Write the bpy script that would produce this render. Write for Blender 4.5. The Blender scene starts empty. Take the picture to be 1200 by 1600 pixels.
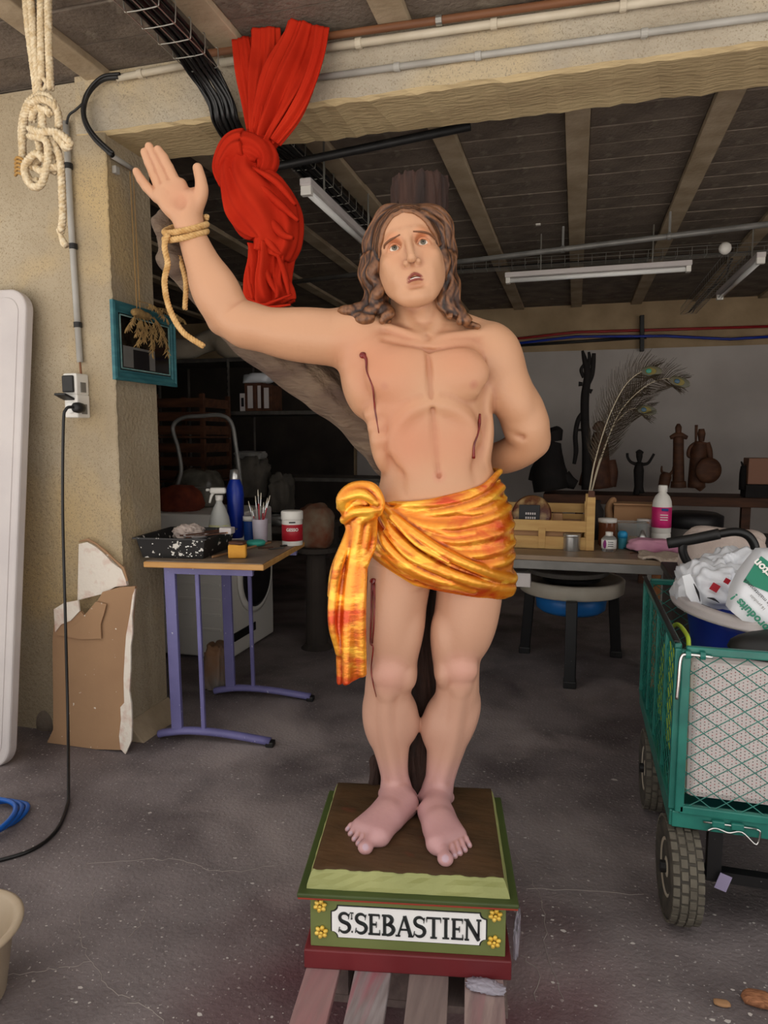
import bpy, math, random
import numpy as np
from mathutils import Vector

# ------------------------------------------------------------------ camera, world, sun, exposure
FPX, CAMH = 1080.0, 1.30
PITCH, YAW = math.radians(6.08), math.radians(15.4)
scene = bpy.context.scene
cam_d = bpy.data.cameras.new('camera')
cam_d.sensor_fit = 'HORIZONTAL'; cam_d.sensor_width = 36.0; cam_d.lens = 36.0 * FPX / 1200.0
cam_d.clip_start = 0.05; cam_d.clip_end = 200
cam = bpy.data.objects.new('camera', cam_d)
scene.collection.objects.link(cam)
cam.location = (0, 0, CAMH)
cam.rotation_euler = (math.pi / 2 - PITCH, 0, YAW)
scene.camera = cam

world = bpy.data.worlds.new('sky'); scene.world = world; world.use_nodes = True
bg = world.node_tree.nodes['Background']
bg.inputs[0].default_value = (1.0, 0.97, 0.94, 1); bg.inputs[1].default_value = 0.85
sun_d = bpy.data.lights.new('sun', 'SUN'); sun_d.energy = 11.0; sun_d.angle = math.radians(1.5); sun_d.color = (1, .98, .95)
sun = bpy.data.objects.new('sun', sun_d); scene.collection.objects.link(sun)
sun.rotation_euler = (math.radians(-24), math.radians(6), 0)
sun.location = (0, 12, 9)
scene.view_settings.view_transform = 'Standard'; scene.view_settings.look = 'None'
scene.view_settings.gamma = 1.0; scene.view_settings.use_curve_mapping = False
scene.view_settings.exposure = 0.42

# ------------------------------------------------------------------ helpers
rnd = random.Random(7)
A = np.array
COL = scene.collection
cP, sP, cY, sY = math.cos(PITCH), math.sin(PITCH), math.cos(YAW), math.sin(YAW)

def ray(px, py):                      # heading frame: x right, y ahead, z up
    x = (px - 600.0) / FPX; u = -(py - 800.0) / FPX
    return A([x, cP + u * sP, -sP + u * cP])
def to_world(v):
    v = np.asarray(v, float)
    return np.stack([v[..., 0] * cY - v[..., 1] * sY, v[..., 0] * sY + v[..., 1] * cY, v[..., 2]], -1)
def hd(px, py, D):                    # point at heading distance D (heading frame)
    r = ray(px, py); t = D / r[1]
    return A([r[0] * t, D, CAMH + r[2] * t])
def hz(px, py, z):                    # point at height z (heading frame)
    r = ray(px, py); t = (z - CAMH) / r[2]
    return A([r[0] * t, r[1] * t, z])
def wy(px, py, Y):                    # world point on the plane Y
    r = to_world(ray(px, py)); t = Y / r[1]
    return r * t + A([0, 0, CAMH])
def wx(px, py, X):
    r = to_world(ray(px, py)); t = X / r[0]
    return r * t + A([0, 0, CAMH])
def wz(px, py, z):
    r = to_world(ray(px, py)); t = (z - CAMH) / r[2]
    return r * t + A([0, 0, CAMH])
def wd(px, py, D):
    return to_world(hd(px, py, D))

def rz(a):
    c, s = math.cos(a), math.sin(a); return A([[c, -s, 0], [s, c, 0], [0, 0, 1.0]])
def rx(a):
    c, s = math.cos(a), math.sin(a); return A([[1.0, 0, 0], [0, c, -s], [0, s, c]])
def ry(a):
    c, s = math.cos(a), math.sin(a); return A([[c, 0, s], [0, 1.0, 0], [-s, 0, c]])
def nrm(v):
    v = np.asarray(v, float); return v / (np.linalg.norm(v) + 1e-12)

def cat(pts, n=8, closed=False):      # Catmull-Rom resample, any dimension
    P = np.asarray(pts, float)
    if len(P) < 3 and not closed:
        return np.array([P[0] + (P[-1] - P[0]) * t for t in np.linspace(0, 1, n + 1)])
    if closed: Q = np.vstack([P[-1], P, P[0], P[1]])
    else: Q = np.vstack([2 * P[0] - P[1], P, 2 * P[-1] - P[-2]])
    out = []
    for i in range(1, len(Q) - 2):
        p0, p1, p2, p3 = Q[i - 1], Q[i], Q[i + 1], Q[i + 2]
        for k in range(n):
            t = k / n
            out.append(.5 * ((2 * p1) + (-p0 + p2) * t + (2 * p0 - 5 * p1 + 4 * p2 - p3) * t * t + (-p0 + 3 * p1 - 3 * p2 + p3) * t ** 3))
    if not closed: out.append(Q[-2])
    return np.array(out)

class MB:
    def __init__(s): s.v = []; s.f = []; s.n = 0
    def add(s, v, f):
        v = np.asarray(v, float).reshape(-1, 3)
        s.v.append(v); s.f += [tuple(int(i) + s.n for i in q) for q in f]; s.n += len(v); return s
    def box(s, c, d, R=None):
        d = np.asarray(d, float) / 2
        v = A([[x, y, z] for x in (-1, 1) for y in (-1, 1) for z in (-1, 1)]) * d
        if R is not None: v = v @ np.asarray(R).T
        return s.add(v + np.asarray(c, float), [(0, 1, 3, 2), (4, 6, 7, 5), (0, 4, 5, 1), (2, 3, 7, 6), (0, 2, 6, 4), (1, 5, 7, 3)])
    def bar(s, a, b, w, h=None, up=(0, 0, 1)):       # rectangular bar from a to b
        a = np.asarray(a, float); b = np.asarray(b, float); h = h or w
        y = nrm(b - a); x = np.cross(y, up)
        if np.linalg.norm(x) < 1e-4: x = np.cross(y, (1, 0, 0))
        x = nrm(x); z = np.cross(x, y)
        return s.box((a + b) / 2, (w, np.linalg.norm(b - a), h), np.stack([x, y, z], 1))
    def prism(s, poly, ax0, ax1, n, org=(0, 0, 0)):  # 2D outline on axes ax0, ax1 pushed along n (vector with length)
        ax0, ax1, n, org = [np.asarray(q, float) for q in (ax0, ax1, n, org)]
        b = A([org + ax0 * p[0] + ax1 * p[1] for p in poly]); k = len(b)
        f = [tuple(range(k - 1, -1, -1)), tuple(range(k, 2 * k))] + [(i, (i + 1) % k, k + (i + 1) % k, k + i) for i in range(k)]
        return s.add(np.vstack([b, b + n]), f)
    def tube(s, path, r, n=8, caps=True, closed=False, flat=None, up=None):
        P = np.asarray(path, float); m = len(P)
        R = np.full(m, float(r)) if np.isscalar(r) else np.interp(np.linspace(0, 1, m), np.linspace(0, 1, len(r)), r)
        T = np.gradient(P, axis=0)
        if closed: T = np.roll(P, -1, 0) - np.roll(P, 1, 0)
        T = A([nrm(t) for t in T])
        u = up if up is not None else ((0, 0, 1) if abs(T[0][2]) < .9 else (1, 0, 0))
        x = nrm(np.cross(T[0], u)); V = []
        for i in range(m):
            x = nrm(x - T[i] * np.dot(x, T[i])); y = np.cross(T[i], x)
            for k in range(n):
                a = 2 * math.pi * k / n
                V.append(P[i] + R[i] * (math.cos(a) * x + (flat or 1) * math.sin(a) * y))
        F = []
        for i in range(m - (0 if closed else 1)):
            j = (i + 1) % m
            for k in range(n):
                l = (k + 1) % n; F.append((i * n + k, i * n + l, j * n + l, j * n + k))
        if caps and not closed:
            F.append(tuple(range(n - 1, -1, -1))); F.append(tuple((m - 1) * n + k for k in range(n)))
        return s.add(V, F)
    def lathe(s, prof, c, n=28, R=None):             # prof = [(radius, z)...]
        V = []
        for r, z in prof:
            for k in range(n):
                a = 2 * math.pi * k / n; V.append((r * math.cos(a), r * math.sin(a), z))
        V = A(V)
        if R is not None: V = V @ np.asarray(R).T
        m = len(prof)
        F = [(i * n + k, i * n + (k + 1) % n, (i + 1) * n + (k + 1) % n, (i + 1) * n + k) for i in range(m - 1) for k in range(n)]
        F.append(tuple(range(n - 1, -1, -1))); F.append(tuple((m - 1) * n + k for k in range(n)))
        return s.add(V + np.asarray(c, float), F)
    def loft(s, rings, closed=True, caps=True):
        m, n = len(rings), len(rings[0]); F = []
        for i in range(m - 1):
            for k in range(n if closed else n - 1):
                l = (k + 1) % n; F.append((i * n + k, i * n + l, (i + 1) * n + l, (i + 1) * n + k))
        if caps and closed:
            F.append(tuple(range(n - 1, -1, -1))); F.append(tuple((m - 1) * n + k for k in range(n)))
        return s.add(np.vstack(rings), F)
    def ball(s, c, r, n=14, m=9, R=None):
        r = A(r, float) * np.ones(3); V = []
        for i in range(m + 1):
            t = math.pi * (i + .02) / (m + .04)
            for k in range(n):
                a = 2 * math.pi * k / n; V.append((math.sin(t) * math.cos(a), math.sin(t) * math.sin(a), math.cos(t)))
        V = A(V) * r
        if R is not None: V = V @ np.asarray(R).T
        F = [(i * n + k, (i + 1) * n + k, (i + 1) * n + (k + 1) % n, i * n + (k + 1) % n) for i in range(m) for k in range(n)]
        F.append(tuple(range(n))); F.append(tuple(m * n + n - 1 - k for k in range(n)))
        return s.add(V + np.asarray(c, float), F)
    def build(s, name, mat, parent=None, smooth=False, bevel=0, solid=0, label=None, loc=None, kind=None):
        v = np.vstack(s.v)
        if parent is not None:
            off = parent.location
            if parent.parent is not None: off = off + parent.parent.location
            off = A(off)
        elif loc is not None: off = A(loc, float)
        else:
            lo, hi = v.min(0), v.max(0); off = A([(lo[0] + hi[0]) / 2, (lo[1] + hi[1]) / 2, lo[2]])
        me = bpy.data.meshes.new(name); me.from_pydata((v - off).tolist(), [], s.f); me.validate()
        o = bpy.data.objects.new(name, me); COL.objects.link(o)
        me.materials.append(mat)
        if parent is not None: o.parent = parent
        else: o.location = off
        if smooth: me.shade_smooth()
        if bevel:
            m = o.modifiers.new('bevel', 'BEVEL'); m.width = bevel; m.segments = 2; m.limit_method = 'ANGLE'; m.angle_limit = math.radians(40)
        if solid:
            m = o.modifiers.new('solid', 'SOLIDIFY'); m.thickness = solid; m.offset = 0
        if label: o['label'] = label
        if kind: o['kind'] = kind
        return o
def auto(o, deg=40):
    try: o.data.set_sharp_from_angle(angle=math.radians(deg))
    except Exception: pass
    return o

def tag(o, label, catg, group=None):
    o['label'] = label; o['category'] = catg
    if group: o['group'] = group
    return o
def thing(name, label, catg, loc, group=None):
    o = bpy.data.objects.new(name, None); COL.objects.link(o); o.location = Vector([float(q) for q in loc])
    o.empty_display_size = .05
    return tag(o, label, catg, group)
def struct(o): o['kind'] = 'structure'; return o
def empty_struct(name, loc=(0, 0, 0)):
    o = bpy.data.objects.new(name, None); COL.objects.link(o); o.location = loc; o['kind'] = 'structure'; return o
def dup(o, parent=None, loc=None):
    c = o.copy(); COL.objects.link(c)
    if parent is not None: c.parent = parent
    if loc is not None: c.location = loc
    for ch in list(o.children): dup(ch, c)
    return c

# ------------------------------------------------------------------ materials
def lin(c):
    return tuple((q / 255 / 12.92 if q / 255 <= .04045 else ((q / 255 + .055) / 1.055) ** 2.4) for q in c) + (1,)
MATS = {}
def mat(name, c1, c2=None, scale=8, rough=.7, metal=0, bump=0, bscale=None, detail=6, stretch=None, lo=.35, hi=.65, spec=.5,
        c3=None, s3=2, lo3=.5, hi3=.7, trans=0, alpha=1, ior=1.45, coat=0, speck=None, vcol=False, sheen=0, voro=None):
    if name in MATS: return MATS[name]
    m = bpy.data.materials.new(name); m.use_nodes = True; nt = m.node_tree; N, L = nt.nodes, nt.links
    b = N['Principled BSDF']
    b.inputs['Roughness'].default_value = rough; b.inputs['Metallic'].default_value = metal
    b.inputs['Specular IOR Level'].default_value = spec; b.inputs['IOR'].default_value = ior
    b.inputs['Transmission Weight'].default_value = trans; b.inputs['Alpha'].default_value = alpha
    b.inputs['Coat Weight'].default_value = coat; b.inputs['Sheen Weight'].default_value = sheen
    col = lin(c1); b.inputs['Base Color'].default_value = col
    tc = N.new('ShaderNodeTexCoord'); mp = N.new('ShaderNodeMapping'); L.new(tc.outputs['Object'], mp.inputs[0])
    if stretch: mp.inputs['Scale'].default_value = stretch
    def noise(sc, det=detail, w=0):
        n = N.new('ShaderNodeTexNoise'); n.inputs['Scale'].default_value = sc; n.inputs['Detail'].default_value = det
        n.inputs['Distortion'].default_value = w
        L.new(mp.outputs[0], n.inputs['Vector']); return n.outputs['Fac']
    def mix(a, bcol, fac, lo_, hi_):
        r = N.new('ShaderNodeMapRange'); r.inputs[1].default_value = lo_; r.inputs[2].default_value = hi_; L.new(fac, r.inputs[0])
        x = N.new('ShaderNodeMix'); x.data_type = 'RGBA'; L.new(r.outputs[0], x.inputs[0])
        if isinstance(a, tuple): x.inputs[6].default_value = a
        else: L.new(a, x.inputs[6])
        x.inputs[7].default_value = bcol; return x.outputs[2]
    cur = col
    if vcol:
        at = N.new('ShaderNodeAttribute'); at.attribute_name = 'paint'; cur = at.outputs['Color']
        L.new(cur, b.inputs['Base Color'])
    if c2: cur = mix(cur, lin(c2), noise(scale), lo, hi)
    if c3: cur = mix(cur, lin(c3), noise(s3, 5, .4), lo3, hi3)
    if speck:
        cs, ss, th = speck; cur = mix(cur, lin(cs), noise(ss, 2), th, th + .03)
    if c2 or c3 or speck: L.new(cur, b.inputs['Base Color'])
    if bump:
        bn = N.new('ShaderNodeBump'); bn.inputs['Strength'].default_value = 1; bn.inputs['Distance'].default_value = bump
        L.new(noise(bscale or scale * 4, 8), bn.inputs['Height']); L.new(bn.outputs[0], b.inputs['Normal'])
    MATS[name] = m; return m

M = dict(
 wall=mat('wall_plaster', (182, 168, 144), (164, 148, 122), 2.2, .95, bump=.006, bscale=55, c3=(192, 168, 126), s3=1.1, lo3=.52, hi3=.62, spec=.2, speck=((150, 134, 108), 190, .60)),
 beam=mat('beam_concrete', (184, 174, 156), (164, 152, 134), 3, .95, bump=.007, bscale=55, c3=(192, 174, 142), s3=1.6, lo3=.48, hi3=.6, spec=.2, speck=((156, 144, 124), 170, .60)),
 beam_low=mat('beam_formwork', (206, 184, 142), (184, 162, 124), 3, .95, bump=.005, bscale=34, stretch=(.5, 2, 3), spec=.2),
 joist=mat('joist_concrete', (184, 166, 140), (158, 140, 114), 5, .95, bump=.003, bscale=40, spec=.2),
 block=mat('ceiling_block', (128, 116, 104), (104, 94, 84), 6, .95, bump=.006, bscale=60, c3=(150, 140, 126), s3=5, lo3=.62, hi3=.72, spec=.15),
 floor=mat('floor_concrete', (134, 124, 123), (92, 83, 83), 2.6, .72, bump=.004, bscale=80, c3=(160, 148, 145), s3=1.3, lo3=.5, hi3=.66, speck=((170, 162, 158), 85, .66), spec=.35, detail=9),
 outside=mat('yard_gravel', (206, 203, 198), (186, 182, 176), 3, .95),
 plaster=mat('white_plaster', (196, 188, 182), (178, 170, 164), 1.5, .9, bump=.001, bscale=20),
 ochre=mat('bare_wall_top', (176, 152, 120), (150, 128, 98), 3, .95, bump=.004, bscale=20),
 dark=mat('dark_wall', (70, 62, 56), (54, 48, 44), 3, .95),
 pvc=mat('grey_conduit', (180, 177, 170), (160, 156, 148), 5, .45),
 pvcw=mat('cream_conduit', (206, 196, 176), (188, 176, 154), 6, .5),
 brownpipe=mat('brown_pipe', (140, 92, 60), (104, 66, 42), 6, .6, stretch=(.3, 3, 3)),
 blackrub=mat('black_rubber', (26, 25, 25), (34, 33, 32), 20, .5),
 blackcable=mat('black_cable', (24, 23, 23), None, rough=.38),
 steel=mat('zinc_wire', (170, 168, 160), None, rough=.35, metal=.8),
 chrome=mat('chrome', (215, 215, 212), None, rough=.18, metal=1),
 white=mat('white_plastic', (226, 222, 214), None, rough=.4),
 whitep=mat('cream_plastic', (208, 200, 196), (196, 188, 186), 3, .55, bump=.0006, bscale=160),
 red=mat('red_cotton', (188, 46, 24), (172, 36, 18), 7, .9, bump=.0012, bscale=60, spec=.1),
 rope=mat('hemp_rope', (206, 170, 118), (178, 138, 86), 60, .9, bump=.001, bscale=180, spec=.1),
 ropew=mat('white_rope', (222, 206, 176), (196, 172, 134), 70, .92, bump=.0025, bscale=150, spec=.1),
 twine=mat('twine', (170, 130, 70), None, rough=.9),
 teal=mat('teal_paint', (44, 98, 106), (66, 124, 128), 9, .55, stretch=(1, 1, 4), lo=.45, hi=.75, bump=.0005, bscale=60),
 tealw=mat('teal_edge', (150, 178, 172), (90, 140, 140), 20, .6),
 glass_dark=mat('picture_glass', (14, 12, 12), None, rough=.06, spec=.6),
 herb=mat('dried_herb', (168, 136, 84), (120, 94, 58), 30, .95),
 purple=mat('lilac_metal', (124, 120, 172), (108, 104, 154), 6, .45, speck=((200, 200, 215), 60, .72)),
 ply=mat('table_edge_wood', (208, 158, 92), (192, 140, 76), 5, .5, stretch=(1, 8, 8)),
 ltop=mat('table_top_laminate', (142, 124, 106), (112, 96, 80), 7, .5),
 tray=mat('paint_tray_black', (34, 33, 33), None, rough=.45, speck=((226, 222, 214), 34, .63), spec=.5),
 bag=mat('thin_plastic_white', (226, 228, 232), None, rough=.3, spec=.6),
 cardb=mat('cardboard', (176, 134, 96), (160, 120, 84), 3, .9),
 brownboard=mat('plasterboard_back', (172, 136, 102), (154, 120, 90), 2, .92, bump=.0006, bscale=60, speck=((226, 216, 200), 50, .73)),
 gyps=mat('plaster_white', (232, 222, 208), (214, 184, 168), 18, .9, bump=.003, bscale=60, lo=.5, hi=.7),
 wood=mat('light_wood', (206, 168, 106), (186, 144, 86), 4, .7, stretch=(1, 7, 7), bump=.0008, bscale=40),
 woodold=mat('grey_old_wood', (136, 118, 112), (112, 96, 92), 3, .85, stretch=(14, 1.2, 10), bump=.002, bscale=8),
 wooddark=mat('dark_wood', (92, 56, 34), (66, 38, 22), 4, .7, stretch=(1, 6, 6)),
 shelfm=mat('shelf_metal', (96, 92, 86), (70, 66, 62), 10, .5, metal=.3),
 greym=mat('grey_metal', (134, 132, 128), (116, 114, 110), 8, .45, metal=.3),
 green=mat('green_enamel', (40, 122, 108), (28, 100, 90), 12, .32, spec=.6),
 blackp=mat('black_paint', (26, 25, 26), (20, 19, 20), 10, .45, speck=((150, 148, 150), 50, .74)),
 bluep=mat('blue_plastic', (20, 50, 156), (16, 42, 134), 6, .3),
 blueb=mat('blue_basin', (32, 110, 184), None, rough=.4),
 yellowp=mat('lime_plastic', (172, 196, 54), None, rough=.5),
 creamp=mat('cream_enamel', (206, 198, 182), (188, 178, 160), 6, .4),
 cloth=mat('beige_cloth', (206, 190, 180), (190, 172, 162), 12, .95, bump=.003, bscale=120),
 towel=mat('terry_towel', (212, 194, 176), (196, 176, 158), 50, 1, bump=.006, bscale=220),
 pinkc=mat('pink_cloth', (206, 150, 170), (186, 124, 150), 8, .9),
 pinkl=mat('pink_label', (214, 46, 120), (190, 34, 100), 12, .4),
 orangec=mat('orange_fabric', (130, 56, 28), (84, 30, 16), 9, .9),
 brown=mat('brown_clay', (96, 58, 38), (70, 40, 26), 14, .7),
 almost=mat('near_black_wood', (30, 24, 22), (22, 18, 16), 12, .8, bump=.003),
 insuld=mat('dim_cloth', (84, 78, 70), (62, 58, 52), 8, 1),
 insul=mat('pale_roll', (178, 166, 148), (160, 146, 126), 6, 1, bump=.006, bscale=20),
 glass=mat('clear_plastic', (225, 228, 226), None, rough=.08, trans=.85, ior=1.4),
 tin=mat('tin', (196, 196, 194), (180, 180, 178), 20, .3, metal=.85),
 redl=mat('red_label', (170, 24, 40), None, rough=.45),
 navy=mat('blue_label', (20, 60, 130), None, rough=.45),
 whitel=mat('white_label', (232, 230, 224), None, rough=.5),
 blackl=mat('black_label', (24, 22, 24), None, rough=.5),
 tealp=mat('mint_plastic', (60, 170, 150), None, rough=.5),
 yel=mat('yellow_block', (226, 164, 60), (206, 140, 44), 10, .7, bump=.002, bscale=40),
 bark=mat('painted_bark', (62, 38, 28), (34, 20, 15), 5, .8, bump=.012, bscale=9, stretch=(6, 6, .8)),
 bark2=mat('grey_bark', (116, 98, 80), (80, 62, 52), 7, .85, bump=.010, bscale=26, stretch=(.5, 3, 3)),
 basetop=mat('brown_earth_paint', (84, 60, 36), (62, 46, 26), 5, .55, bump=.004, bscale=16, c3=(104, 48, 34), s3=5, lo3=.62, hi3=.72, stretch=(1, 3, 1)),
 olive=mat('olive_paint', (156, 158, 100), (138, 142, 86), 6, .5, bump=.004, bscale=22),
 olived=mat('green_box_paint', (120, 130, 78), (108, 118, 68), 4, .42),
 darkolive=mat('dark_olive_paint', (70, 84, 40), (58, 70, 34), 4, .5),
 maroon=mat('maroon_paint', (120, 44, 48), (104, 36, 40), 6, .4),
 redlip=mat('red_lip_paint', (150, 56, 40), None, rough=.45),
 gold=mat('gold_leaf', (226, 184, 66), (246, 214, 110), 30, .35, metal=.35),
 plate=mat('white_plate', (250, 250, 248), None, rough=.35),
 ink=mat('black_letter', (26, 28, 30), (44, 50, 50), 60, .35),
 hair=mat('hair_paint', (120, 76, 46), None, rough=.4, vcol=True, bump=.0015, bscale=140, stretch=(1, 1, .35)),
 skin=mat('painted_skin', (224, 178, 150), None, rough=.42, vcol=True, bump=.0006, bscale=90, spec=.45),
 blood=mat('blood_paint', (126, 24, 16), (88, 14, 10), 40, .25, spec=.6),
 eyew=mat('eye_white', (206, 190, 174), None, rough=.2), iris=mat('eye_iris', (96, 92, 78), (70, 60, 46), 60, .2), pupil=mat('eye_pupil', (18, 14, 12), None, rough=.15),
 browp=mat('brow_paint', (104, 66, 42), None, rough=.6),
 teeth=mat('teeth_paint', (222, 206, 196), None, rough=.3),
 drape=mat('gilded_cloth', (216, 120, 24), rough=.27, metal=.5, vcol=True, c2=(250, 186, 62), scale=16, lo=.54, hi=.64, bump=.0014, bscale=50, c3=(196, 66, 16), s3=6.5, lo3=.52, hi3=.64, stretch=(.8, 1.2, 2.2), coat=.3),
 basin=mat('beige_basin', (188, 170, 146), (172, 152, 126), 5, .5),
 hose=mat('blue_hose', (26, 92, 178), None, rough=.3),
 tyre=mat('tyre_rubber', (62, 58, 52), (84, 78, 68), 25, .85, bump=.001, bscale=80),
 tyrel=mat('tyre_lug', (104, 98, 86), (84, 78, 68), 25, .9, bump=.001, bscale=80),
)
# ------------------------------------------------------------------ sculpting engine (signed distances -> surface nets)
class Sculpt:
    def __init__(s): s.ops = []
    def _add(s, fn, lo, hi, k, mode):
        s.ops.append((fn, np.minimum(lo, hi), np.maximum(lo, hi), k, mode)); return s
    def rc(s, a, b, ra, rb=None, k=.01, mode='+'):
        a = np.asarray(a, float); b = np.asarray(b, float); rb = ra if rb is None else rb; ba = b - a; L2 = max(ba @ ba, 1e-9)
        def fn(p):
            h = np.clip(((p - a) @ ba) / L2, 0, 1)
            return np.sqrt(((p - a - h[..., None] * ba) ** 2).sum(-1)) - (ra + (rb - ra) * h)
        R = max(ra, rb); return s._add(fn, np.minimum(a, b) - R, np.maximum(a, b) + R, k, mode)
    def line(s, pts, r, k=.01, mode='+', sub=6):
        P = np.asarray(pts, float); m = len(P)
        R = np.full(m, float(r)) if np.isscalar(r) else np.interp(np.linspace(0, 1, m), np.linspace(0, 1, len(r)), r)
        Q = cat(np.hstack([P, R[:, None]]), sub); a, b = Q[:-1, :3], Q[1:, :3]; ra, rb = Q[:-1, 3], Q[1:, 3]
        def fn(p):                                     # exact union of its segments, one blend with the rest
            out = np.full(p.shape[:-1], 1e3)
            for i in range(len(a)):
                ba = b[i] - a[i]; h = np.clip(((p - a[i]) @ ba) / max(ba @ ba, 1e-9), 0, 1)
                d = np.sqrt(((p - a[i] - h[..., None] * ba) ** 2).sum(-1)) - (ra[i] + (rb[i] - ra[i]) * h)
                out = np.minimum(out, d)
            return out
        R = Q[:, 3].max(); return s._add(fn, Q[:, :3].min(0) - R, Q[:, :3].max(0) + R, k, mode)
    def ell(s, c, r, Rm=None, k=.01, mode='+'):
        c = np.asarray(c, float); r = np.asarray(r, float) * np.ones(3); Rm = np.eye(3) if Rm is None else Rm
        def fn(p):
            q = (p - c) @ Rm; k0 = np.sqrt(((q / r) ** 2).sum(-1)); k1 = np.sqrt(((q / r ** 2) ** 2).sum(-1)) + 1e-9
            return k0 * (k0 - 1) / k1
        R = r.max(); return s._add(fn, c - R, c + R, k, mode)
    def zloft(s, z, cx, cy, a, b, k=.01, e=2.0, mode='+'):
        o = np.argsort(z); T = cat(np.stack([np.asarray(q, float)[o] for q in (z, cx, cy, a, b)], 1), 6)
        zz, cx, cy, a, b = T.T; z0, z1 = zz.min(), zz.max()
        def fn(p):
            zp = np.clip(p[..., 2], z0, z1)
            X = (p[..., 0] - np.interp(zp, zz, cx)); Y = (p[..., 1] - np.interp(zp, zz, cy))
            aa = np.interp(zp, zz, a); bb = np.interp(zp, zz, b)
            k0 = ((np.abs(X) / aa) ** e + (np.abs(Y) / bb) ** e) ** (1 / e)
            k1 = np.sqrt((X / aa ** 2) ** 2 + (Y / bb ** 2) ** 2) + 1e-6
            d = np.where(k0 > .25, k0 * (k0 - 1) / k1, -np.minimum(aa, bb) * .8)
            dz = np.abs(p[..., 2] - zp)
            return np.where(dz > 0, np.sqrt(np.maximum(d, 0) ** 2 + dz ** 2) + np.minimum(d, 0) * 0, d)
        lo = A([(cx - a).min(), (cy - b).min(), z0]); hi = A([(cx + a).max(), (cy + b).max(), z1])
        return s._add(fn, lo, hi, k, mode)
    def plane(s, c, n, k=.003):                        # keep what is behind the plane (n points out)
        c = np.asarray(c, float); n = nrm(n)
        def fn(p): return -((p - c) @ n)
        return s._add(fn, A([-9., -9, -9]), A([9., 9, 9]), k, '-')
    def mesh(s, h, pad=.03, disp=None):
        adds = [o for o in s.ops if o[4] == '+']
        lo = np.min([o[1] for o in adds], 0) - pad; hi = np.max([o[2] for o in adds], 0) + pad
        B = 8; nb = np.ceil((hi - lo) / (h * B)).astype(int); n = nb * B
        gx = np.stack(np.meshgrid(*[np.arange(q) for q in nb], indexing='ij'), -1).reshape(-1, 3)
        half = h * B / 2; cen = lo + (gx + .5) * h * B - h / 2
        def ev(pts, blo, bhi):
            D = np.full(pts.shape[:-1], 1.0, np.float32)
            for fn, l, hgh, k, mode in s.ops:
                m = np.all((bhi > l - k - .012) & (blo < hgh + k + .012), axis=-1)
                if not m.any(): continue
                d = fn(pts[m]).astype(np.float32); q = D[m]
                if mode == '+':
                    hh = np.clip(.5 + .5 * (q - d) / k, 0, 1); D[m] = q + (d - q) * hh - k * hh * (1 - hh)
                else:
                    d = -d; hh = np.clip(.5 - .5 * (q - d) / k, 0, 1); D[m] = q + (d - q) * hh + k * hh * (1 - hh)
            return D
        coarse = ev(cen[:, None, :], cen - half, cen + half)[:, 0]
        keep = np.abs(coarse) < half * 1.8 + .012
        dense = np.where(coarse.reshape(nb) < 0, np.float32(-1), np.float32(1))
        dense = np.repeat(np.repeat(np.repeat(dense, B, 0), B, 1), B, 2)
        loc = np.stack(np.meshgrid(*[np.arange(B)] * 3, indexing='ij'), -1).reshape(-1, 3)
        idx = np.nonzero(keep)[0]; V5 = dense.reshape(nb[0], B, nb[1], B, nb[2], B)
        for s0 in range(0, len(idx), 1500):
            ii = idx[s0:s0 + 1500]
            pts = lo + (gx[ii][:, None, :] * B + loc[None]) * h
            D = ev(pts, cen[ii] - half, cen[ii] + half)
            if disp is not None: D = D - disp(pts).astype(np.float32)
            V5[gx[ii, 0], :, gx[ii, 1], :, gx[ii, 2], :] = D.reshape(-1, B, B, B)
        D = dense; I = D < 0
        c = np.zeros(tuple(n - 1), np.int8)
        for a in (0, 1):
            for b in (0, 1):
                for d in (0, 1):
                    c += I[a:n[0] - 1 + a, b:n[1] - 1 + b, d:n[2] - 1 + d]
        act = np.argwhere((c > 0) & (c < 8))
        corner = [(a, b, d) for a in (0, 1) for b in (0, 1) for d in (0, 1)]
        val = np.stack([D[act[:, 0] + a, act[:, 1] + b, act[:, 2] + d] for a, b, d in corner], 1)
        S = np.zeros((len(act), 3)); C = np.zeros(len(act))
        for i in range(8):
            for j in range(i + 1, 8):
                ci, cj = A(corner[i]), A(corner[j])
                if np.abs(ci - cj).sum() != 1: continue
                x, y = val[:, i], val[:, j]; m = (x < 0) != (y < 0)
                t = x[m] / (x[m] - y[m]); S[m] += ci + t[:, None] * (cj - ci); C[m] += 1
        V = lo + (act + S / C[:, None]) * h
        key = np.ravel_multi_index(act.T, tuple(n))
        F = []
        for ax in range(3):
            sl0 = [slice(None)] * 3; sl1 = [slice(None)] * 3; sl0[ax] = slice(0, -1); sl1[ax] = slice(1, None)
            x0 = I[tuple(sl0)]; x1 = I[tuple(sl1)]; e = np.argwhere(x0 != x1)
            o1, o2 = (ax + 1) % 3, (ax + 2) % 3
            e = e[(e[:, o1] > 0) & (e[:, o2] > 0) & (e[:, o1] < n[o1] - 1) & (e[:, o2] < n[o2] - 1)]
            q = []
            for d1, d2 in ((0, 0), (-1, 0), (-1, -1), (0, -1)):
                g = e.copy(); g[:, o1] += d1; g[:, o2] += d2
                q.append(np.searchsorted(key, np.ravel_multi_index(g.T, tuple(n))))
            q = np.stack(q, 1); flip = ~x0[e[:, 0], e[:, 1], e[:, 2]]
            q[flip] = q[flip][:, ::-1]; F.append(q)
        return V, np.vstack(F)

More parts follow.
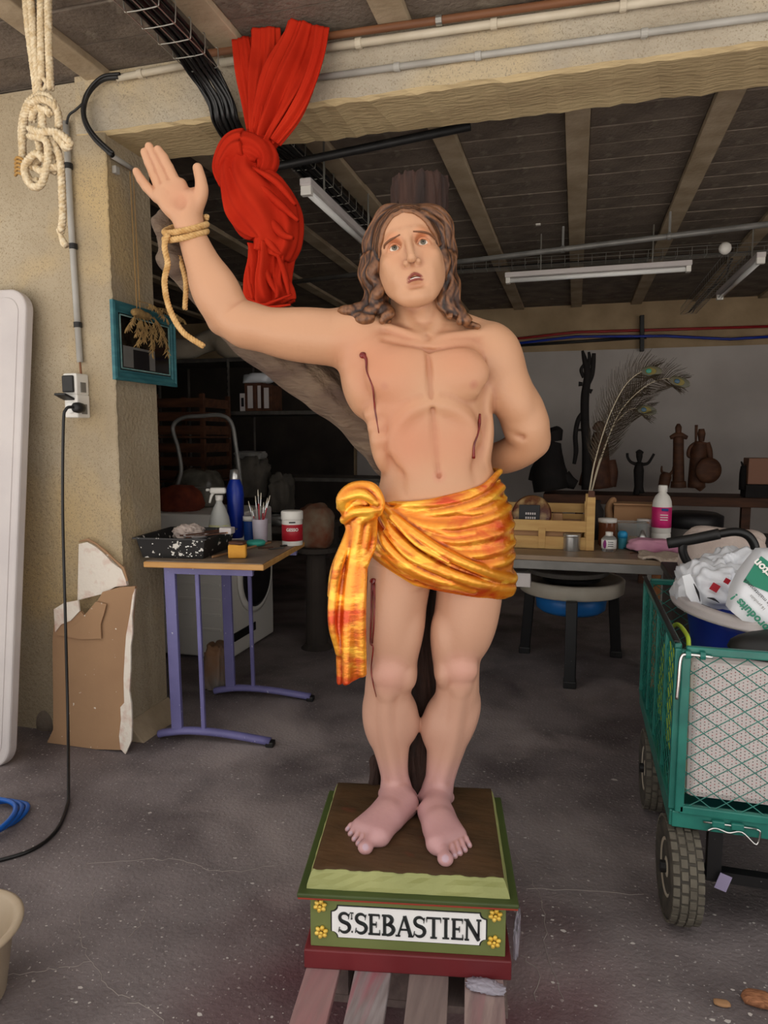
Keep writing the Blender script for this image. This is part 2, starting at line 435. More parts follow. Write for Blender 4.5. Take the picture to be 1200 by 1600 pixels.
def convexity(V, F, it=2):
    """per-vertex height above its neighbours (ridges +, hollows -)"""
    n = len(V); a, b, c, d = V[F[:, 0]], V[F[:, 1]], V[F[:, 2]], V[F[:, 3]]; fn = np.cross(c - a, d - b)
    N = np.zeros((n, 3))
    for i in range(4):
        for k in range(3): N[:, k] += np.bincount(F[:, i], fn[:, k], n)
    N /= np.linalg.norm(N, axis=1)[:, None] + 1e-12
    U = V.copy(); cnt = sum(np.bincount(F[:, i], minlength=n) for i in range(4)) * 2.
    for _ in range(it):
        S_ = np.zeros((n, 3))
        for i in range(4):
            for j in ((i + 1) % 4, (i - 1) % 4):
                for k in range(3): S_[:, k] += np.bincount(F[:, i], U[F[:, j], k], n)
        U = .5 * U + .5 * S_ / cnt[:, None]
    return ((V - U) * N).sum(1), N
def sculpt_obj(name, V, F, m, parent=None, to_w=True, paint=None, label=None):
    Vw = to_world(V) if to_w else V
    off = A(parent.location) if parent is not None else A([*(Vw.mean(0)[:2]), Vw[:, 2].min()])
    me = bpy.data.meshes.new(name); nv, nf = len(Vw), len(F)
    me.vertices.add(nv); me.loops.add(nf * 4); me.polygons.add(nf)
    me.vertices.foreach_set('co', (Vw - off).astype(np.float32).ravel())
    me.loops.foreach_set('vertex_index', F.astype(np.int32).ravel())
    me.polygons.foreach_set('loop_start', np.arange(0, nf * 4, 4, dtype=np.int32))
    me.update(calc_edges=True); me.shade_smooth(); me.materials.append(m)
    if paint is not None:
        ca = me.color_attributes.new('paint', 'FLOAT_COLOR', 'POINT')
        ca.data.foreach_set('color', np.hstack([paint, np.ones((nv, 1))]).astype(np.float32).ravel())
    o = bpy.data.objects.new(name, me); COL.objects.link(o)
    if parent is not None: o.parent = parent
    else: o.location = off
    if label: o['label'] = label
    return o
# ------------------------------------------------------------------ the shell
YW, YWB, ZB, ZC, XP, YB = 2.47, 2.76, 2.49, 2.70, -1.82, 7.9
fl = MB().box((0, 3.6, -.05), (13, 9.6, .1)).build('floor', M['floor'], loc=(0, 0, 0)); struct(fl)
yd = MB().box((0, -11.6, -.06), (40, 22, .1)).build('ground_outside', M['outside']); struct(yd)
# red overspray on the slab around the pallet: a mask with a shape of its own
nt = M['floor'].node_tree; N, L = nt.nodes, nt.links; b = N['Principled BSDF']
src = b.inputs['Base Color'].links[0].from_socket
geo = N.new('ShaderNodeTexCoord'); vm = N.new('ShaderNodeVectorMath'); vm.operation = 'DISTANCE'
L.new(geo.outputs['Object'], vm.inputs[0]); cpt = to_world(A([.05, 1.45, 0])); vm.inputs[1].default_value = tuple(cpt)
mr = N.new('ShaderNodeMapRange'); mr.inputs[1].default_value = .62; mr.inputs[2].default_value = .2; mr.inputs[3].default_value = 0; mr.inputs[4].default_value = .75
L.new(vm.outputs['Value'], mr.inputs[0]); nz = N.new('ShaderNodeTexNoise'); nz.inputs['Scale'].default_value = 5; L.new(geo.outputs['Object'], nz.inputs['Vector'])
mu = N.new('ShaderNodeMath'); mu.operation = 'MULTIPLY'; L.new(mr.outputs[0], mu.inputs[0]); L.new(nz.outputs['Fac'], mu.inputs[1])
mx = N.new('ShaderNodeMix'); mx.data_type = 'RGBA'; L.new(mu.outputs[0], mx.inputs[0]); L.new(src, mx.inputs[6]); mx.inputs[7].default_value = lin((112, 40, 56)); L.new(mx.outputs[2], b.inputs['Base Color'])
# cracks and paint flecks on the slab
M['crack'] = mat('crack_dust', (150, 140, 134), None, rough=.95)
M['fleck'] = mat('paint_fleck', (198, 190, 184), None, rough=.8)
cr = MB()
for pts in ([(148, 1388), (140, 1410), (125, 1430), (124, 1452), (128, 1472), (145, 1505), (165, 1535), (200, 1560), (228, 1575), (260, 1600)],
            [(0, 1527), (50, 1520), (95, 1512), (140, 1503)], [(135, 1350), (200, 1345), (265, 1342), (310, 1352), (340, 1362), (400, 1356), (450, 1350)],
            [(800, 1330), (830, 1372), (850, 1430), (856, 1500), (880, 1560)], [(820, 1388), (900, 1392), (1010, 1399)], [(1115, 1380), (1200, 1370)],
            [(228, 1416), (222, 1440), (205, 1465)], [(815, 1490), (840, 1520), (833, 1560)]):
    Q = cat([wz(x, y, .0005) for x, y in pts], 5)
    Q[:, :2] += A([[rnd.gauss(0, .0035), rnd.gauss(0, .0035)] for _ in Q]); cr.tube(Q, .0010, 4)
cr.build('crack', M['crack'], fl)
fk = MB()
for i in range(420):
    px, py = rnd.uniform(-30, 1230), 1120 + 480 * rnd.random() ** 1.1
    c = wz(px, py, .0008); r = abs(rnd.gauss(0, .0022)) + .0010
    if rnd.random() < .035: r *= 3
    k = rnd.randint(5, 8); a0 = rnd.random() * 6
    fk.add([c + A([math.cos(a0 + j * 6.283 / k) * r * rnd.uniform(.6, 1.5), math.sin(a0 + j * 6.283 / k) * r * rnd.uniform(.5, 1.1), 0]) for j in range(k)], [tuple(range(k))])
o = fk.build('paint_flecks', M['fleck'], fl); o['kind'] = 'stuff'
# walls
wl = MB().box(((XP - 6) / 2, (YW + YWB) / 2, ZC / 2), (6 + XP, YWB - YW, ZC)).build('wall_left', M['wall'], loc=(0, 0, 0)); struct(wl)
arr = MB(); zs = np.linspace(0.02, 2.45, 160)                     # chipped, crumbly arris of the pier
arr.tube(A([[XP + rnd.uniform(-.004, .000), YW + rnd.uniform(.0, .004), z] for z in zs]), [.004 + rnd.random() * .003 for _ in zs], 6)
arr.build('crumbled_edge', M['wall'], wl)
mt = MB(); mt.prism([(0, 0), (.075, 0), (.03, .05), (0, .09)], (1, 0, 0), (0, 0, 1), (0, .31, 0), (XP, YW - .008, 0)); mt.build('mortar_fillet', M['joist'], wl, bevel=.006)
MB().ball(wz(52, 1150, 0) + A([0, .10, .02]), (.06, .05, .09), 16, 10).build('mortar_lump', M['block'], wl, smooth=True)
struct(MB().box((-6.05, 5.0, ZC / 2 + .08), (.1, 5.9, ZC + .16)).build('wall_side_left', M['dark']))
struct(MB().box((4.55, 5.2, ZC / 2 + .08), (.1, 5.5, ZC + .16)).build('wall_side_right', M['dark']))
wb = struct(MB().box((-.75, YB + .05, ZC / 2 + .08), (10.7, .1, ZC + .16)).build('wall_back', M['ochre'], loc=(0, YB, 0)))
MB().box((1.0, YB - .015, 1.12), (7.0, .03, 2.24)).build('white_lining', M['plaster'], wb, label='smooth off-white lower wall face')
MB().box((-4.2, YB - .015, 1.12), (3.3, .03, 2.24)).build('dark_lining', M['dark'], wb)
MB().tube([wy(125, 566, 2.44), wy(127, 590, 2.43)], .0045, 8).build('cable_end', M['brownpipe'], wl)
# ceiling: slab, joists, hollow blocks
ce = MB().box((-.75, 4.75, ZC + .13), (10.7, 6.5, .14)).build('ceiling', M['block'], loc=(0, 0, ZC)); struct(ce)
JX = [-.03 + .605 * k for k in range(-9, 8)]
def proj(p):
    p = A(p) - A([0, 0, CAMH]); xh = p[0] * cY + p[1] * sY; yh = -p[0] * sY + p[1] * cY
    d = yh * cP - p[2] * sP; return (600 + FPX * xh / d, 800 - FPX * (yh * sP + p[2] * cP) / d) if d > .05 else (-9e9, -9e9)
for x in JX:
    MB().box((x, 4.7, ZC + .03), (.108, 6.38, .06)).build('joist', M['joist'], ce, bevel=.004)
blk = None; rest = MB(); nb_ = 0; cand = []
for i, x in enumerate(JX[:-1]):
    for j in range(6, 38):
        y = .3 + .2 * j + .1; c = (x + .3025, y, ZC + .048); u, v = proj(c)
        if YW - .1 < y < YWB + .1 : vis = False
        else: vis = -60 < u < 1260 and -40 < v < 520 and not (y < YW and v > 140) and not (y > YWB and v < 120)
        cand.append((0 if vis else 1, y, c))
cand.sort(key=lambda q: (q[0], q[1]))
for k, (nv, y, c) in enumerate(cand):
    if nv == 0 and k < 290 and y < 6.6:
        if blk is None:
            blk = MB().box((0, 0, 0), (.494, .194, .045)).build('ceiling_block', M['block'], loc=(0, 0, 0), bevel=.004); q = blk
        else: q = blk.copy(); COL.objects.link(q)
        q.parent = ce; q.location = (c[0], c[1], c[2] - ZC + rnd.uniform(-.003, .003)); q.rotation_euler = (rnd.uniform(-.006, .006), rnd.uniform(-.004, .004), 0)
    else: rest.box((c[0], c[1], c[2]), (.494, .194, .045))
o = rest.build('distant_blocks', M['block'], ce); o['kind'] = 'stuff'
# main beam: rough cast, ragged lower arris
bm_ = MB(); xs = np.linspace(-1.95, 4.5, 150); rings = []
for x in xs:
    j = lambda s=.004: rnd.uniform(-s, s)
    rings.append(A([(x, YW, ZC + .02), (x, YW + j(.002), ZB + .13 + j(.001)), (x, YW - .004 + j(), ZB + .075 + j(.006)), (x, YW - .004 + j(.003), ZB + .012 + j(.003)), (x, YW + .012, ZB + j(.004)),
                    (x, YWB - .012, ZB + j(.006)), (x, YWB + j(.006), ZB + .014 + j(.005)), (x, YWB, ZC + .02)]))
bm_.loft(rings); bo = bm_.build('ceiling_beam', M['beam'], loc=(0, 0, ZB)); struct(bo); bo.data.materials.append(M['beam_low'])
for p in bo.data.polygons:
    if p.center[2] < .035: p.material_index = 1

# ------------------------------------------------------------------ pipes, cables, lamps
def pipe(name, pts, r, m, label, catg, group=None, n=12, clips=(), cm=None):
    mb = MB().tube(pts, r, n); pts = A(pts)
    t = thing(name, label, catg, pts.mean(0), group); mb.build('tube', m, t, smooth=True)
    for f in clips:
        c = pts[0] + (pts[-1] - pts[0]) * f; d = nrm(pts[-1] - pts[0]); Rr = A(Vector(d).to_track_quat('Z', 'Y').to_matrix())
        MB().lathe([(r * 1.05, -.011), (r * 1.3, -.010), (r * 1.3, .010), (r * 1.05, .011)], c, 14, Rr).build('clip', cm or m, t, smooth=False)
        MB().box(c + A([0, .5 * (YW - c[1]) if abs(c[1] - YW) < .12 else 0, 0 if abs(c[1] - YW) < .12 else .5 * (ZC - c[2])]),
                 (.014, max(abs(YW - c[1]), .01) if abs(c[1] - YW) < .12 else .006, .014 if abs(c[1] - YW) < .12 else max(ZC - c[2] - .006, .01))).build('bracket', cm or m, t)
    return t
def two(p0, p1, Y, ext0=0, ext1=0):
    a, b = wy(*p0, Y), wy(*p1, Y); d = b - a; return [a - d * ext0, b + d * ext1]
pipe('curtain_pole', two((329, 83), (760, 21), 2.415, .08, .6), .0125, M['brownpipe'], 'brown round pole running along the top of the concrete beam', 'pole', clips=(.0, .55, .95), cm=M['steel'])
pipe('conduit', two((345, 98), (1035, 0), 2.44, 0, .4), .0135, M['pvcw'], 'cream conduit just below the brown pole on the beam', 'conduit', clips=(.25, .47, .66))
pipe('conduit', two((500, 121), (1200, 25), 2.445, .05, .25), .011, M['pvc'], 'thin grey conduit lowest on the front face of the beam', 'conduit', clips=(.19, .34, .62))
pipe('conduit', two((183, 122), (290, 102), 2.44), .0125, M['pvcw'], 'short cream conduit above the looped black hose', 'conduit', clips=(.35,))
pipe('conduit', [wx(176, 244, XP + .02), wx(214, 268, XP + .02)], .010, M['pvc'], 'short pale conduit stub on the side of the pier, by the raised hand', 'conduit')
MB().box(wx(181, 266, XP + .012), (.02, .028, .03)).build('pipe_clip', M['pvc'], bevel=.004)
tag(bpy.data.objects['pipe_clip'], 'small pale empty pipe clip on the pier below the conduit stub', 'clip')
pipe('conduit', [wy(103, 190, 2.452), wy(111, 350, 2.452), wy(125, 566, 2.452)], .0125, M['pvc'], 'long vertical grey conduit running down the wall to the socket', 'conduit', clips=(.18, .51, .84), cm=M['blackrub'])
pipe('service_pipe', [wz(440, 443, 2.55), wz(1260, 343, 2.55)], .018, M['greym'], 'long grey pipe crossing under the rear ceiling', 'pipe', clips=(.2, .62, .8), cm=M['greym'])
pipe('black_bar', [wy(235, 302, 2.98), wy(735, 197, 2.98)], .018, M['blackrub'], 'thick black bar crossing behind the red cloth under the ceiling', 'bar')
pipe('water_pipe', [wy(640, 548, YB - .06), wy(900, 519, YB - .06), wy(1010, 516, YB - .06), wy(1300, 507, YB - .06)], .014, mat('red_pipe', (150, 30, 34), None, rough=.4), 'red water pipe high on the back wall', 'pipe')
pipe('water_pipe', [wy(640, 556, YB - .12), wy(900, 526, YB - .12), wy(1040, 525, YB - .12), wy(1140, 530, YB - .12), wy(1300, 520, YB - .12)], .014, M['bluep'], 'blue water pipe just below the red one on the back wall', 'pipe')
pipe('wall_rail', [wy(790, 541, YB - .05), wy(1010, 527, YB - .05)], .016, M['blackrub'], 'dark rail under the coloured pipes on the back wall', 'rail')
MB().bar(wy(1003, 493, YB - .09), wy(1003, 549, YB - .09), .07, .04).build('wall_bracket', M['blackrub'], bevel=.004)
tag(bpy.data.objects['wall_bracket'], 'black upright bracket holding the pipes on the back wall', 'bracket')
# looped hose on the beam
hp_ = cat([wy(*q, 2.435) for q in ((186, 120), (160, 124), (140, 142), (131, 165), (133, 190), (148, 216), (176, 243))], 8)
t = thing('cable_hose', 'black hose looping from the cream conduit round to the pier', 'hose', hp_[0])
MB().tube(hp_, .0105, 10).build('hose', M['blackrub'], t, smooth=True); MB().tube(hp_ + A([.012, -.012, .004]), .006, 8).build('cable', M['blackcable'], t, smooth=True)
tag(MB().tube(cat([wy(*q, 2.445) for q in ((131, 160), (118, 172), (108, 180), (104, 194))], 6), .0045, 8).build('thin_cable', M['blackcable'], smooth=True), 'thin dark cable between the looped hose and the vertical conduit', 'cable')
# cable tray with hooks, going back through the opening
XT = -1.31
t = thing('cable_tray', 'bundle of black cables on wire hooks under the ceiling, dropping in front of the beam', 'cable tray', (XT, 2.3, 2.6))
for i in range(21):
    a, dx, dz = i * 2.4, -.048 + .096 * i / 20, .016 * math.sin(i * 2.4)
    w = lambda s: rnd.uniform(-s, s)
    pts = [(XT + dx + w(.005), 1.2, 2.640 + dz), (XT + dx + w(.01), 1.7, 2.63 + dz + w(.004)), (XT + dx, 2.15, 2.63 + dz), (XT + dx + w(.008), 2.33 + dz * .5, 2.60 + dz), (XT + .03 + dx, 2.40 + dz * .8, 2.52), (XT + .035 + dx + w(.006), 2.43 + dz * .7, 2.46),
           (XT + .03 + dx, 2.52, 2.440 + dz * .5), (XT + .02 + dx, 2.72, 2.45 + dz * .5), (XT + dx, 2.86, 2.56 + dz), (XT + dx, 3.1, 2.61 + dz), (XT + dx + w(.01), 4.0, 2.62 + dz), (XT + dx, 4.9, 2.62 + dz)]
    MB().tube(cat(pts, 6), rnd.choice([.006, .0075, .005]), 6).build('cable', M['blackcable'], t, smooth=True)
ys = [1.62 + .09 * i for i in range(9)] + [2.9 + .13 * i for i in range(15)]
hk = None
for y in ys:
    if hk is None:
        hk = MB().tube(cat([(XT - .066, y, 2.66), (XT - .062, y, 2.61), (XT - .05, y, 2.600), (XT + .045, y, 2.600), (XT + .058, y, 2.61), (XT + .060, y, 2.66), (XT + .052, y, 2.668)], 3), .0022, 6).build('wire_hook', M['steel'], t, smooth=True); y0 = y; q = hk
    else: q = dup(hk, t); q.location = (0, y - y0, 0)
for dx in (-.055, 0, .055): MB().tube([(XT + dx, 1.55, 2.600), (XT + dx, 2.38, 2.600)], .002, 5).build('tray_wire', M['steel'], t); MB().tube([(XT + dx, 2.86, 2.600), (XT + dx, 4.8, 2.600)], .002, 5).build('tray_wire', M['steel'], t)
b0 = wy(318, 62, 2.42)
MB().bar(b0 + A([-.05, 0, .03]), b0 + A([.08, 0, .04]), .02, .006).bar(b0 + A([-.05, 0, .035]), b0 + A([-.02, 0, -.06]), .02, .006).bar(b0 + A([.06, 0, .04]), b0 + A([-.01, 0, -.05]), .02, .005).build('steel_bracket', M['steel'])
tag(bpy.data.objects['steel_bracket'], 'galvanised bracket at the ceiling where the pole begins', 'bracket')
def wire_tray(name, a, b, w, h, label, across, n):
    a, b = A(a), A(b); t = thing(name, label, 'cable tray', (a + b) / 2); mb = MB(); across = A(across)
    for s1 in (-1, -.33, .33, 1): mb.tube([a + across * w / 2 * s1, b + across * w / 2 * s1], .0022, 5)
    for s1 in (-1, 1): mb.tube([a + across * w / 2 * s1 + A([0, 0, h]), b + across * w / 2 * s1 + A([0, 0, h])], .0022, 5)
    mb.build('long_wires', M['steel'], t); mb = MB()
    for i in range(n):
        c = a + (b - a) * i / (n - 1); mb.tube([c - across * w / 2 + A([0, 0, h]), c - across * w / 2, c + across * w / 2, c + across * w / 2 + A([0, 0, h])], .0020, 4)
    q = mb.build('cross_wires', M['steel'], t); q['kind'] = 'stuff'; mb = MB()
    for k in range(3): mb.tube(cat([a + (b - a) * f + across * rnd.uniform(-.3, .3) * w + A([0, 0, .012]) for f in (0, .3, .6, 1)], 5), .005, 5)
    mb.build('cables', M['blackcable'], t); return t
wire_tray('wire_tray', (-1.4, 5.25, 2.53), (2.2, 5.25, 2.53), .10, .055, 'long wire cable tray running across above the middle lamp', (0, 1, 0), 40)
wire_tray('wire_tray', (1.02, 5.3, 2.50), (1.02, 7.4, 2.50), .14, .06, 'short wire cable tray going back beside the right-hand lamp', (1, 0, 0), 24)
def lamp(a, b, label, wdt=.07):
    a, b = A(a), A(b); d = nrm(b - a); s_ = nrm(np.cross(d, (0, 0, 1))); t = thing('fluorescent_lamp', label, 'lamp', (a + b) / 2)
    MB().bar(a + A([0, 0, .035]), b + A([0, 0, .035]), wdt, .035).build('housing', M['whitep'], t, bevel=.006)
    for q in (a + d * .02, b - d * .02): MB().bar(q + A([0, 0, .022]), q + A([0, 0, -.02]), .03, .05, up=tuple(s_)).build('end_cap', M['white'], t, bevel=.003)
    MB().tube([a + d * .03, b - d * .03], .016, 14).build('glass_tube', mat('lamp_glass', (236, 236, 232), None, rough=.12, coat=.5), t, smooth=True)
    for f in (.2, .8):
        q = a + (b - a) * f; MB().tube([q + A([0, 0, .05]), (q[0], q[1], ZC)], .005, 6).build('hanger', M['steel'], t)
lamp((-1.19, 3.0, 2.40), (-1.19, 4.22, 2.40), 'unlit strip lamp seen end-on beside the cable tray, left of the head', .055)
lamp((-.507, 5.05, 2.40), (.70, 5.02, 2.40), 'unlit strip lamp hanging level right of the head, the brightest of the three')
lamp((1.10, 4.98, 2.42), (1.08, 6.2, 2.42), 'unlit strip lamp going back at the far right', .055)
tag(MB().ball(wy(1133, 388, 5.15), (.04, .03, .04), 18, 10).build('junction_box', M['white'], smooth=True), 'round white box on the cable tray near the right edge', 'junction box')
tag(MB().box(wz(841, 351, ZC - .004), (.03, .03, .008)).build('ceiling_sticker', M['white']), 'tiny white scrap stuck to the ceiling blocks', 'scrap')

# socket, plug and black cable
t = thing('wall_socket', 'double weatherproof wall socket with black covers, one open with a plug', 'socket', wy(119, 650, 2.44))
for i, (px, py, h) in enumerate(((119, 601, .086), (121, 635, .094))):
    c = wy(px, py, 2.43); MB().box(c + A([0, .0, 0]), (.064, .075, h)).build('socket_box', M['white'], t, bevel=.006)
    MB().box(c + A([.034, .0, -.012]), (.003, .03, .04)).build('side_marking', M['greym'], t)
    if i == 0: MB().box(c + A([-.004, -.042, 0]), (.052, .014, .068)).build('cover', M['blackrub'], t, bevel=.005)
    else:
        MB().box(c + A([-.008, -.062, .036]), (.054, .062, .010), rx(math.radians(-18))).build('cover', M['blackrub'], t, bevel=.004, label='open cover lifted by the plug')
        MB().lathe([(.024, 0), (.024, .006), (.020, .008)], c + A([0, -.037, -.006]), 20, rx(math.pi / 2)).build('socket_face', M['whitel'], t)
pc = wy(121, 637, 2.385)
pw = thing('power_cable', 'black power cable hanging from the socket to the floor and out of the left edge', 'cable', wz(106, 1245, 0))
MB().lathe([(.006, -.03), (.019, -.026), (.022, -.006), (.020, .012), (.012, .02)], pc, 20, rx(math.pi / 2)).build('plug', M['blackrub'], pw, smooth=True)
Q = [pc + A([0, -.012, 0]), wy(112, 636, 2.36), wy(103, 640, 2.34), wy(99, 665, 2.33), wy(98, 800, 2.33), wy(102, 960, 2.31), wy(106, 1120, 2.26), wz(107, 1230, .03), wz(104, 1262, .008), wz(86, 1300, .006), wz(45, 1330, .006), wz(-30, 1352, .006)]
MB().tube(cat(Q, 8), .0062, 8).build('cord', M['blackcable'], pw, smooth=True)
# ------------------------------------------------------------------ pedestal, statue
DB = 1.70                                              # heading distance of the body's plane
def S(px, py, dy=0): return hd(px, py, DB + dy)
def pxm(py, D=DB): return D / ray(600, py)[1] / FPX    # metres per pixel there

TOPZ = .352
ped_c = hd(641, 1500, 1.62); RP = rz(YAW - math.radians(4.6))
ped_o = to_world(A([ped_c[0], 1.615, 0])); ped_o[2] = 0
def pl(x, y, z): return ped_o + A([x, y, 0]) @ RP.T + A([0, 0, z])
PZ = .128                                              # top of the pallet
ped = thing('pedestal', 'square olive green wooden pedestal reading ST SEBASTIEN, standing on the pallet', 'pedestal', (ped_o[0], ped_o[1], PZ))
MB().box(pl(0, 0, PZ + .0225), (.456, .425, .045), RP).build('base_plinth', M['maroon'], ped, bevel=.003, label='dark red bottom board')
MB().box(pl(0, 0, PZ + .045 + .063), (.430, .400, .126), RP).build('box', M['olived'], ped, bevel=.002)
MB().box(pl(0, 0, .3005), (.476, .444, .005), RP).build('red_edge', M['redlip'], ped, bevel=.001)
MB().box(pl(0, 0, .3075), (.480, .448, .010), RP).build('moulding', M['darkolive'], ped, bevel=.003)
yf = -.2005
hw, hh_, ct = .169, .0365, .014
out = [(-hw + ct, -hh_), (hw - ct, -hh_)]
def notch(cx, cz, a0, a1, r=ct, n=5): return [(cx + r * math.cos(a0 + (a1 - a0) * i / n), cz + r * math.sin(a0 + (a1 - a0) * i / n)) for i in range(n + 1)]
out = notch(-hw, -hh_ - .0, math.pi / 2, 0) + notch(hw, -hh_, math.pi, math.pi / 2) + notch(hw, hh_, 3 * math.pi / 2, math.pi) + notch(-hw, hh_, 0, -math.pi / 2)
pcx, pcz = .003, .236
MB().prism([(p[0] * 1.018, p[1] * 1.06) for p in out], RP[:, 0], (0, 0, 1), -RP[:, 1] * .0015, pl(pcx, yf + .001, pcz)).build('plate_border', M['ink'], ped, label='thin black outline of the name plate')
npl = MB().prism(out, RP[:, 0], (0, 0, 1), -RP[:, 1] * .003, pl(pcx, yf + .001, pcz)).build('name_plate', M['plate'], ped, label='white plate with hollowed corners')
# letters: strokes in a unit-high cell, (points, half widths)
def arc(cx, cz, rx_, rz_, a0, a1, n=12): return [(cx + rx_ * math.cos(math.radians(a0 + (a1 - a0) * i / n)), cz + rz_ * math.sin(math.radians(a0 + (a1 - a0) * i / n))) for i in range(n + 1)]
K, T_, SF = .085, .042, .03
def serif(x, z, w=.13): return ([(x - w, z), (x + w, z)], [SF, SF])
LET = {
 'S': (.62, [(arc(.31, .74, .21, .21, 20, 250) + arc(.31, .27, .23, .23, 80, -150)[1:], [.02, .06, .075, .085, .095, .1, .095, .08, .065, .02]), ([(.50, .70), (.53, .93)], [.02, .03]), ([(.09, .28), (.06, .07)], [.02, .03])]),
 'T': (.72, [([(.36, .02), (.36, .97)], [K, K]), ([(.04, .95), (.68, .95)], [T_, T_]), ([(.05, .96), (.05, .76)], [.035, .015]), ([(.67, .96), (.67, .76)], [.035, .015]), serif(.36, .03, .15)]),
 'E': (.62, [([(.18, .02), (.18, .97)], [K, K]), ([(.06, .95), (.55, .95)], [T_, T_]), ([(.06, .04), (.57, .04)], [T_, T_]), ([(.18, .5), (.42, .5)], [T_, T_]), ([(.55, .97), (.55, .78)], [.035, .015]), ([(.57, .02), (.57, .24)], [.035, .015]), ([(.42, .62), (.42, .38)], [.025, .025])]),
 'B': (.68, [([(.18, .02), (.18, .97)], [K, K]), ([(.06, .95), (.3, .95)], [T_, T_]), ([(.06, .04), (.3, .04)], [T_, T_]), (arc(.28, .74, .23, .21, 90, -90), [.04, .09, .1, .09, .04]), (arc(.28, .28, .30, .25, 90, -90), [.04, .09, .105, .09, .04]), ([(.18, .52), (.32, .52)], [T_, T_])]),
 'A': (.80, [([(.12, .02), (.40, .97)], [.05, .05]), ([(.40, .97), (.68, .02)], [.095, .095]), ([(.22, .33), (.58, .33)], [.035, .035]), serif(.11, .03, .11), serif(.69, .03, .12)]),
 'I': (.38, [([(.19, .02), (.19, .97)], [K, K]), serif(.19, .03, .15), serif(.19, .97, .15)]),
 'N': (.80, [([(.14, .02), (.14, .97)], [.055, .055]), ([(.12, .97), (.66, .02)], [.1, .1]), ([(.66, .02), (.66, .97)], [.055, .055]), serif(.14, .03, .1), serif(.66, .97, .11), serif(.08, .97, .07)]),
}
def letter(ch, x0, z0, h, sx=1):
    mb = MB()
    for j, (pts, w) in enumerate(LET[ch][1]):
        P = A(pts, float); W = np.interp(np.linspace(0, 1, len(P)), np.linspace(0, 1, len(w)), w)
        T = np.gradient(P, axis=0); T /= np.linalg.norm(T, axis=1)[:, None] + 1e-9; Nn = np.stack([-T[:, 1], T[:, 0]], 1) * W[:, None]
        L, R_ = P + Nn, P - Nn; rings = []
        dpt = .0034 + .0002 * j
        for l, r in zip(L, R_):
            q = [(l, 0), (r, 0), (r * .8 + l * .2, dpt), (l * .8 + r * .2, dpt)]
            rings.append(A([pl(x0 + a[0] * h * sx, yf - .0015 - d_, z0 + a[1] * h) for a, d_ in q]))
        mb.loft(rings)
    return mb
x = -.1535; H0 = .0495
for i, ch in enumerate('SSEBASTIEN'):
    w = LET[ch][0] * H0 * .99
    letter(ch, x, pcz - .0255, H0, .99).build('letter', M['ink'], npl)
    x += w - (.0004 if ch not in 'SA' else .0018)
    if i == 0:
        letter('T', x - .0015, pcz + .0095, .015, .85).build('small_letter', M['ink'], npl)
        MB().box(pl(x + .004, yf - .003, pcz - .021), (.003, .003, .003), RP).build('full_stop', M['ink'], npl); x += .0085
for fx, fz in ((-.192, .272), (-.190, .210), (.192, .272), (.190, .210)):
    mb = MB(); Rr = RP @ rx(math.pi / 2)
    for k in range(6):
        a = k * math.pi / 3 + .3; cx_, cz_ = .0098 * math.cos(a), .0098 * math.sin(a)
        mb.ball(pl(fx + cx_, yf - .003, fz + cz_), (.0062, .0045, .0050), 12, 6, R=RP @ ry(-a))
    r = mb.build('rosette', M['gold'], ped, smooth=True, label='small gilded flower')
    MB().ball(pl(fx, yf - .007, fz), (.0042, .003, .0042), 10, 6, R=RP).build('rosette_centre', M['gold'], r, smooth=True)

statue = thing('statue', 'painted carved statue of a bound man, right arm raised, gilded loincloth, tree trunk behind', 'statue', (ped_o[0], ped_o[1], .3125))
# carved ground: low tapering block under the feet
rngs = []
for z, w_, d_ in ((.3130, .444, .412), (.322, .440, .408), (.334, .432, .400), (TOPZ - .006, .426, .394), (TOPZ, .414, .384)):
    ring = []
    for ax, ay, bx, by in ((-1, -1, 1, -1), (1, -1, 1, 1), (1, 1, -1, 1), (-1, 1, -1, -1)):
        for k in range(16):
            t = k / 16; jx = rnd.uniform(-.0018, .0018) * (1 if .313 < z < TOPZ else .3)
            ring.append(pl((ax + (bx - ax) * t) * w_ / 2 + jx, (ay + (by - ay) * t) * d_ / 2 + jx, z))
    rngs.append(A(ring))
MB().loft(rngs).build('ground_block', M['olive'], statue, label='olive green sloping rim of the carved ground')
gm = MB(); n_ = 40; gv = []
for i in range(n_ + 1):
    for j in range(n_ + 1):
        u, v = i / n_ - .5, j / n_ - .5; e = max(abs(u), abs(v)) * 2
        z = TOPZ + .0030 + .0022 * math.sin(u * 19 + v * 7) * math.cos(v * 23) * (1 - e) - (0.0025 if e > .99 else 0)
        fr = (.0025 * math.sin(u * 31) + .002 * math.sin(u * 73 + 1)) * (1 if v < -.45 else 0)
        gv.append(pl(u * .420, v * .386 + fr, z))
gm.add(gv, [(i * (n_ + 1) + j, (i + 1) * (n_ + 1) + j, (i + 1) * (n_ + 1) + j + 1, i * (n_ + 1) + j + 1) for i in range(n_) for j in range(n_)])
gm.build('ground_top', M['basetop'], statue, smooth=True, label='brown painted earth under the feet')

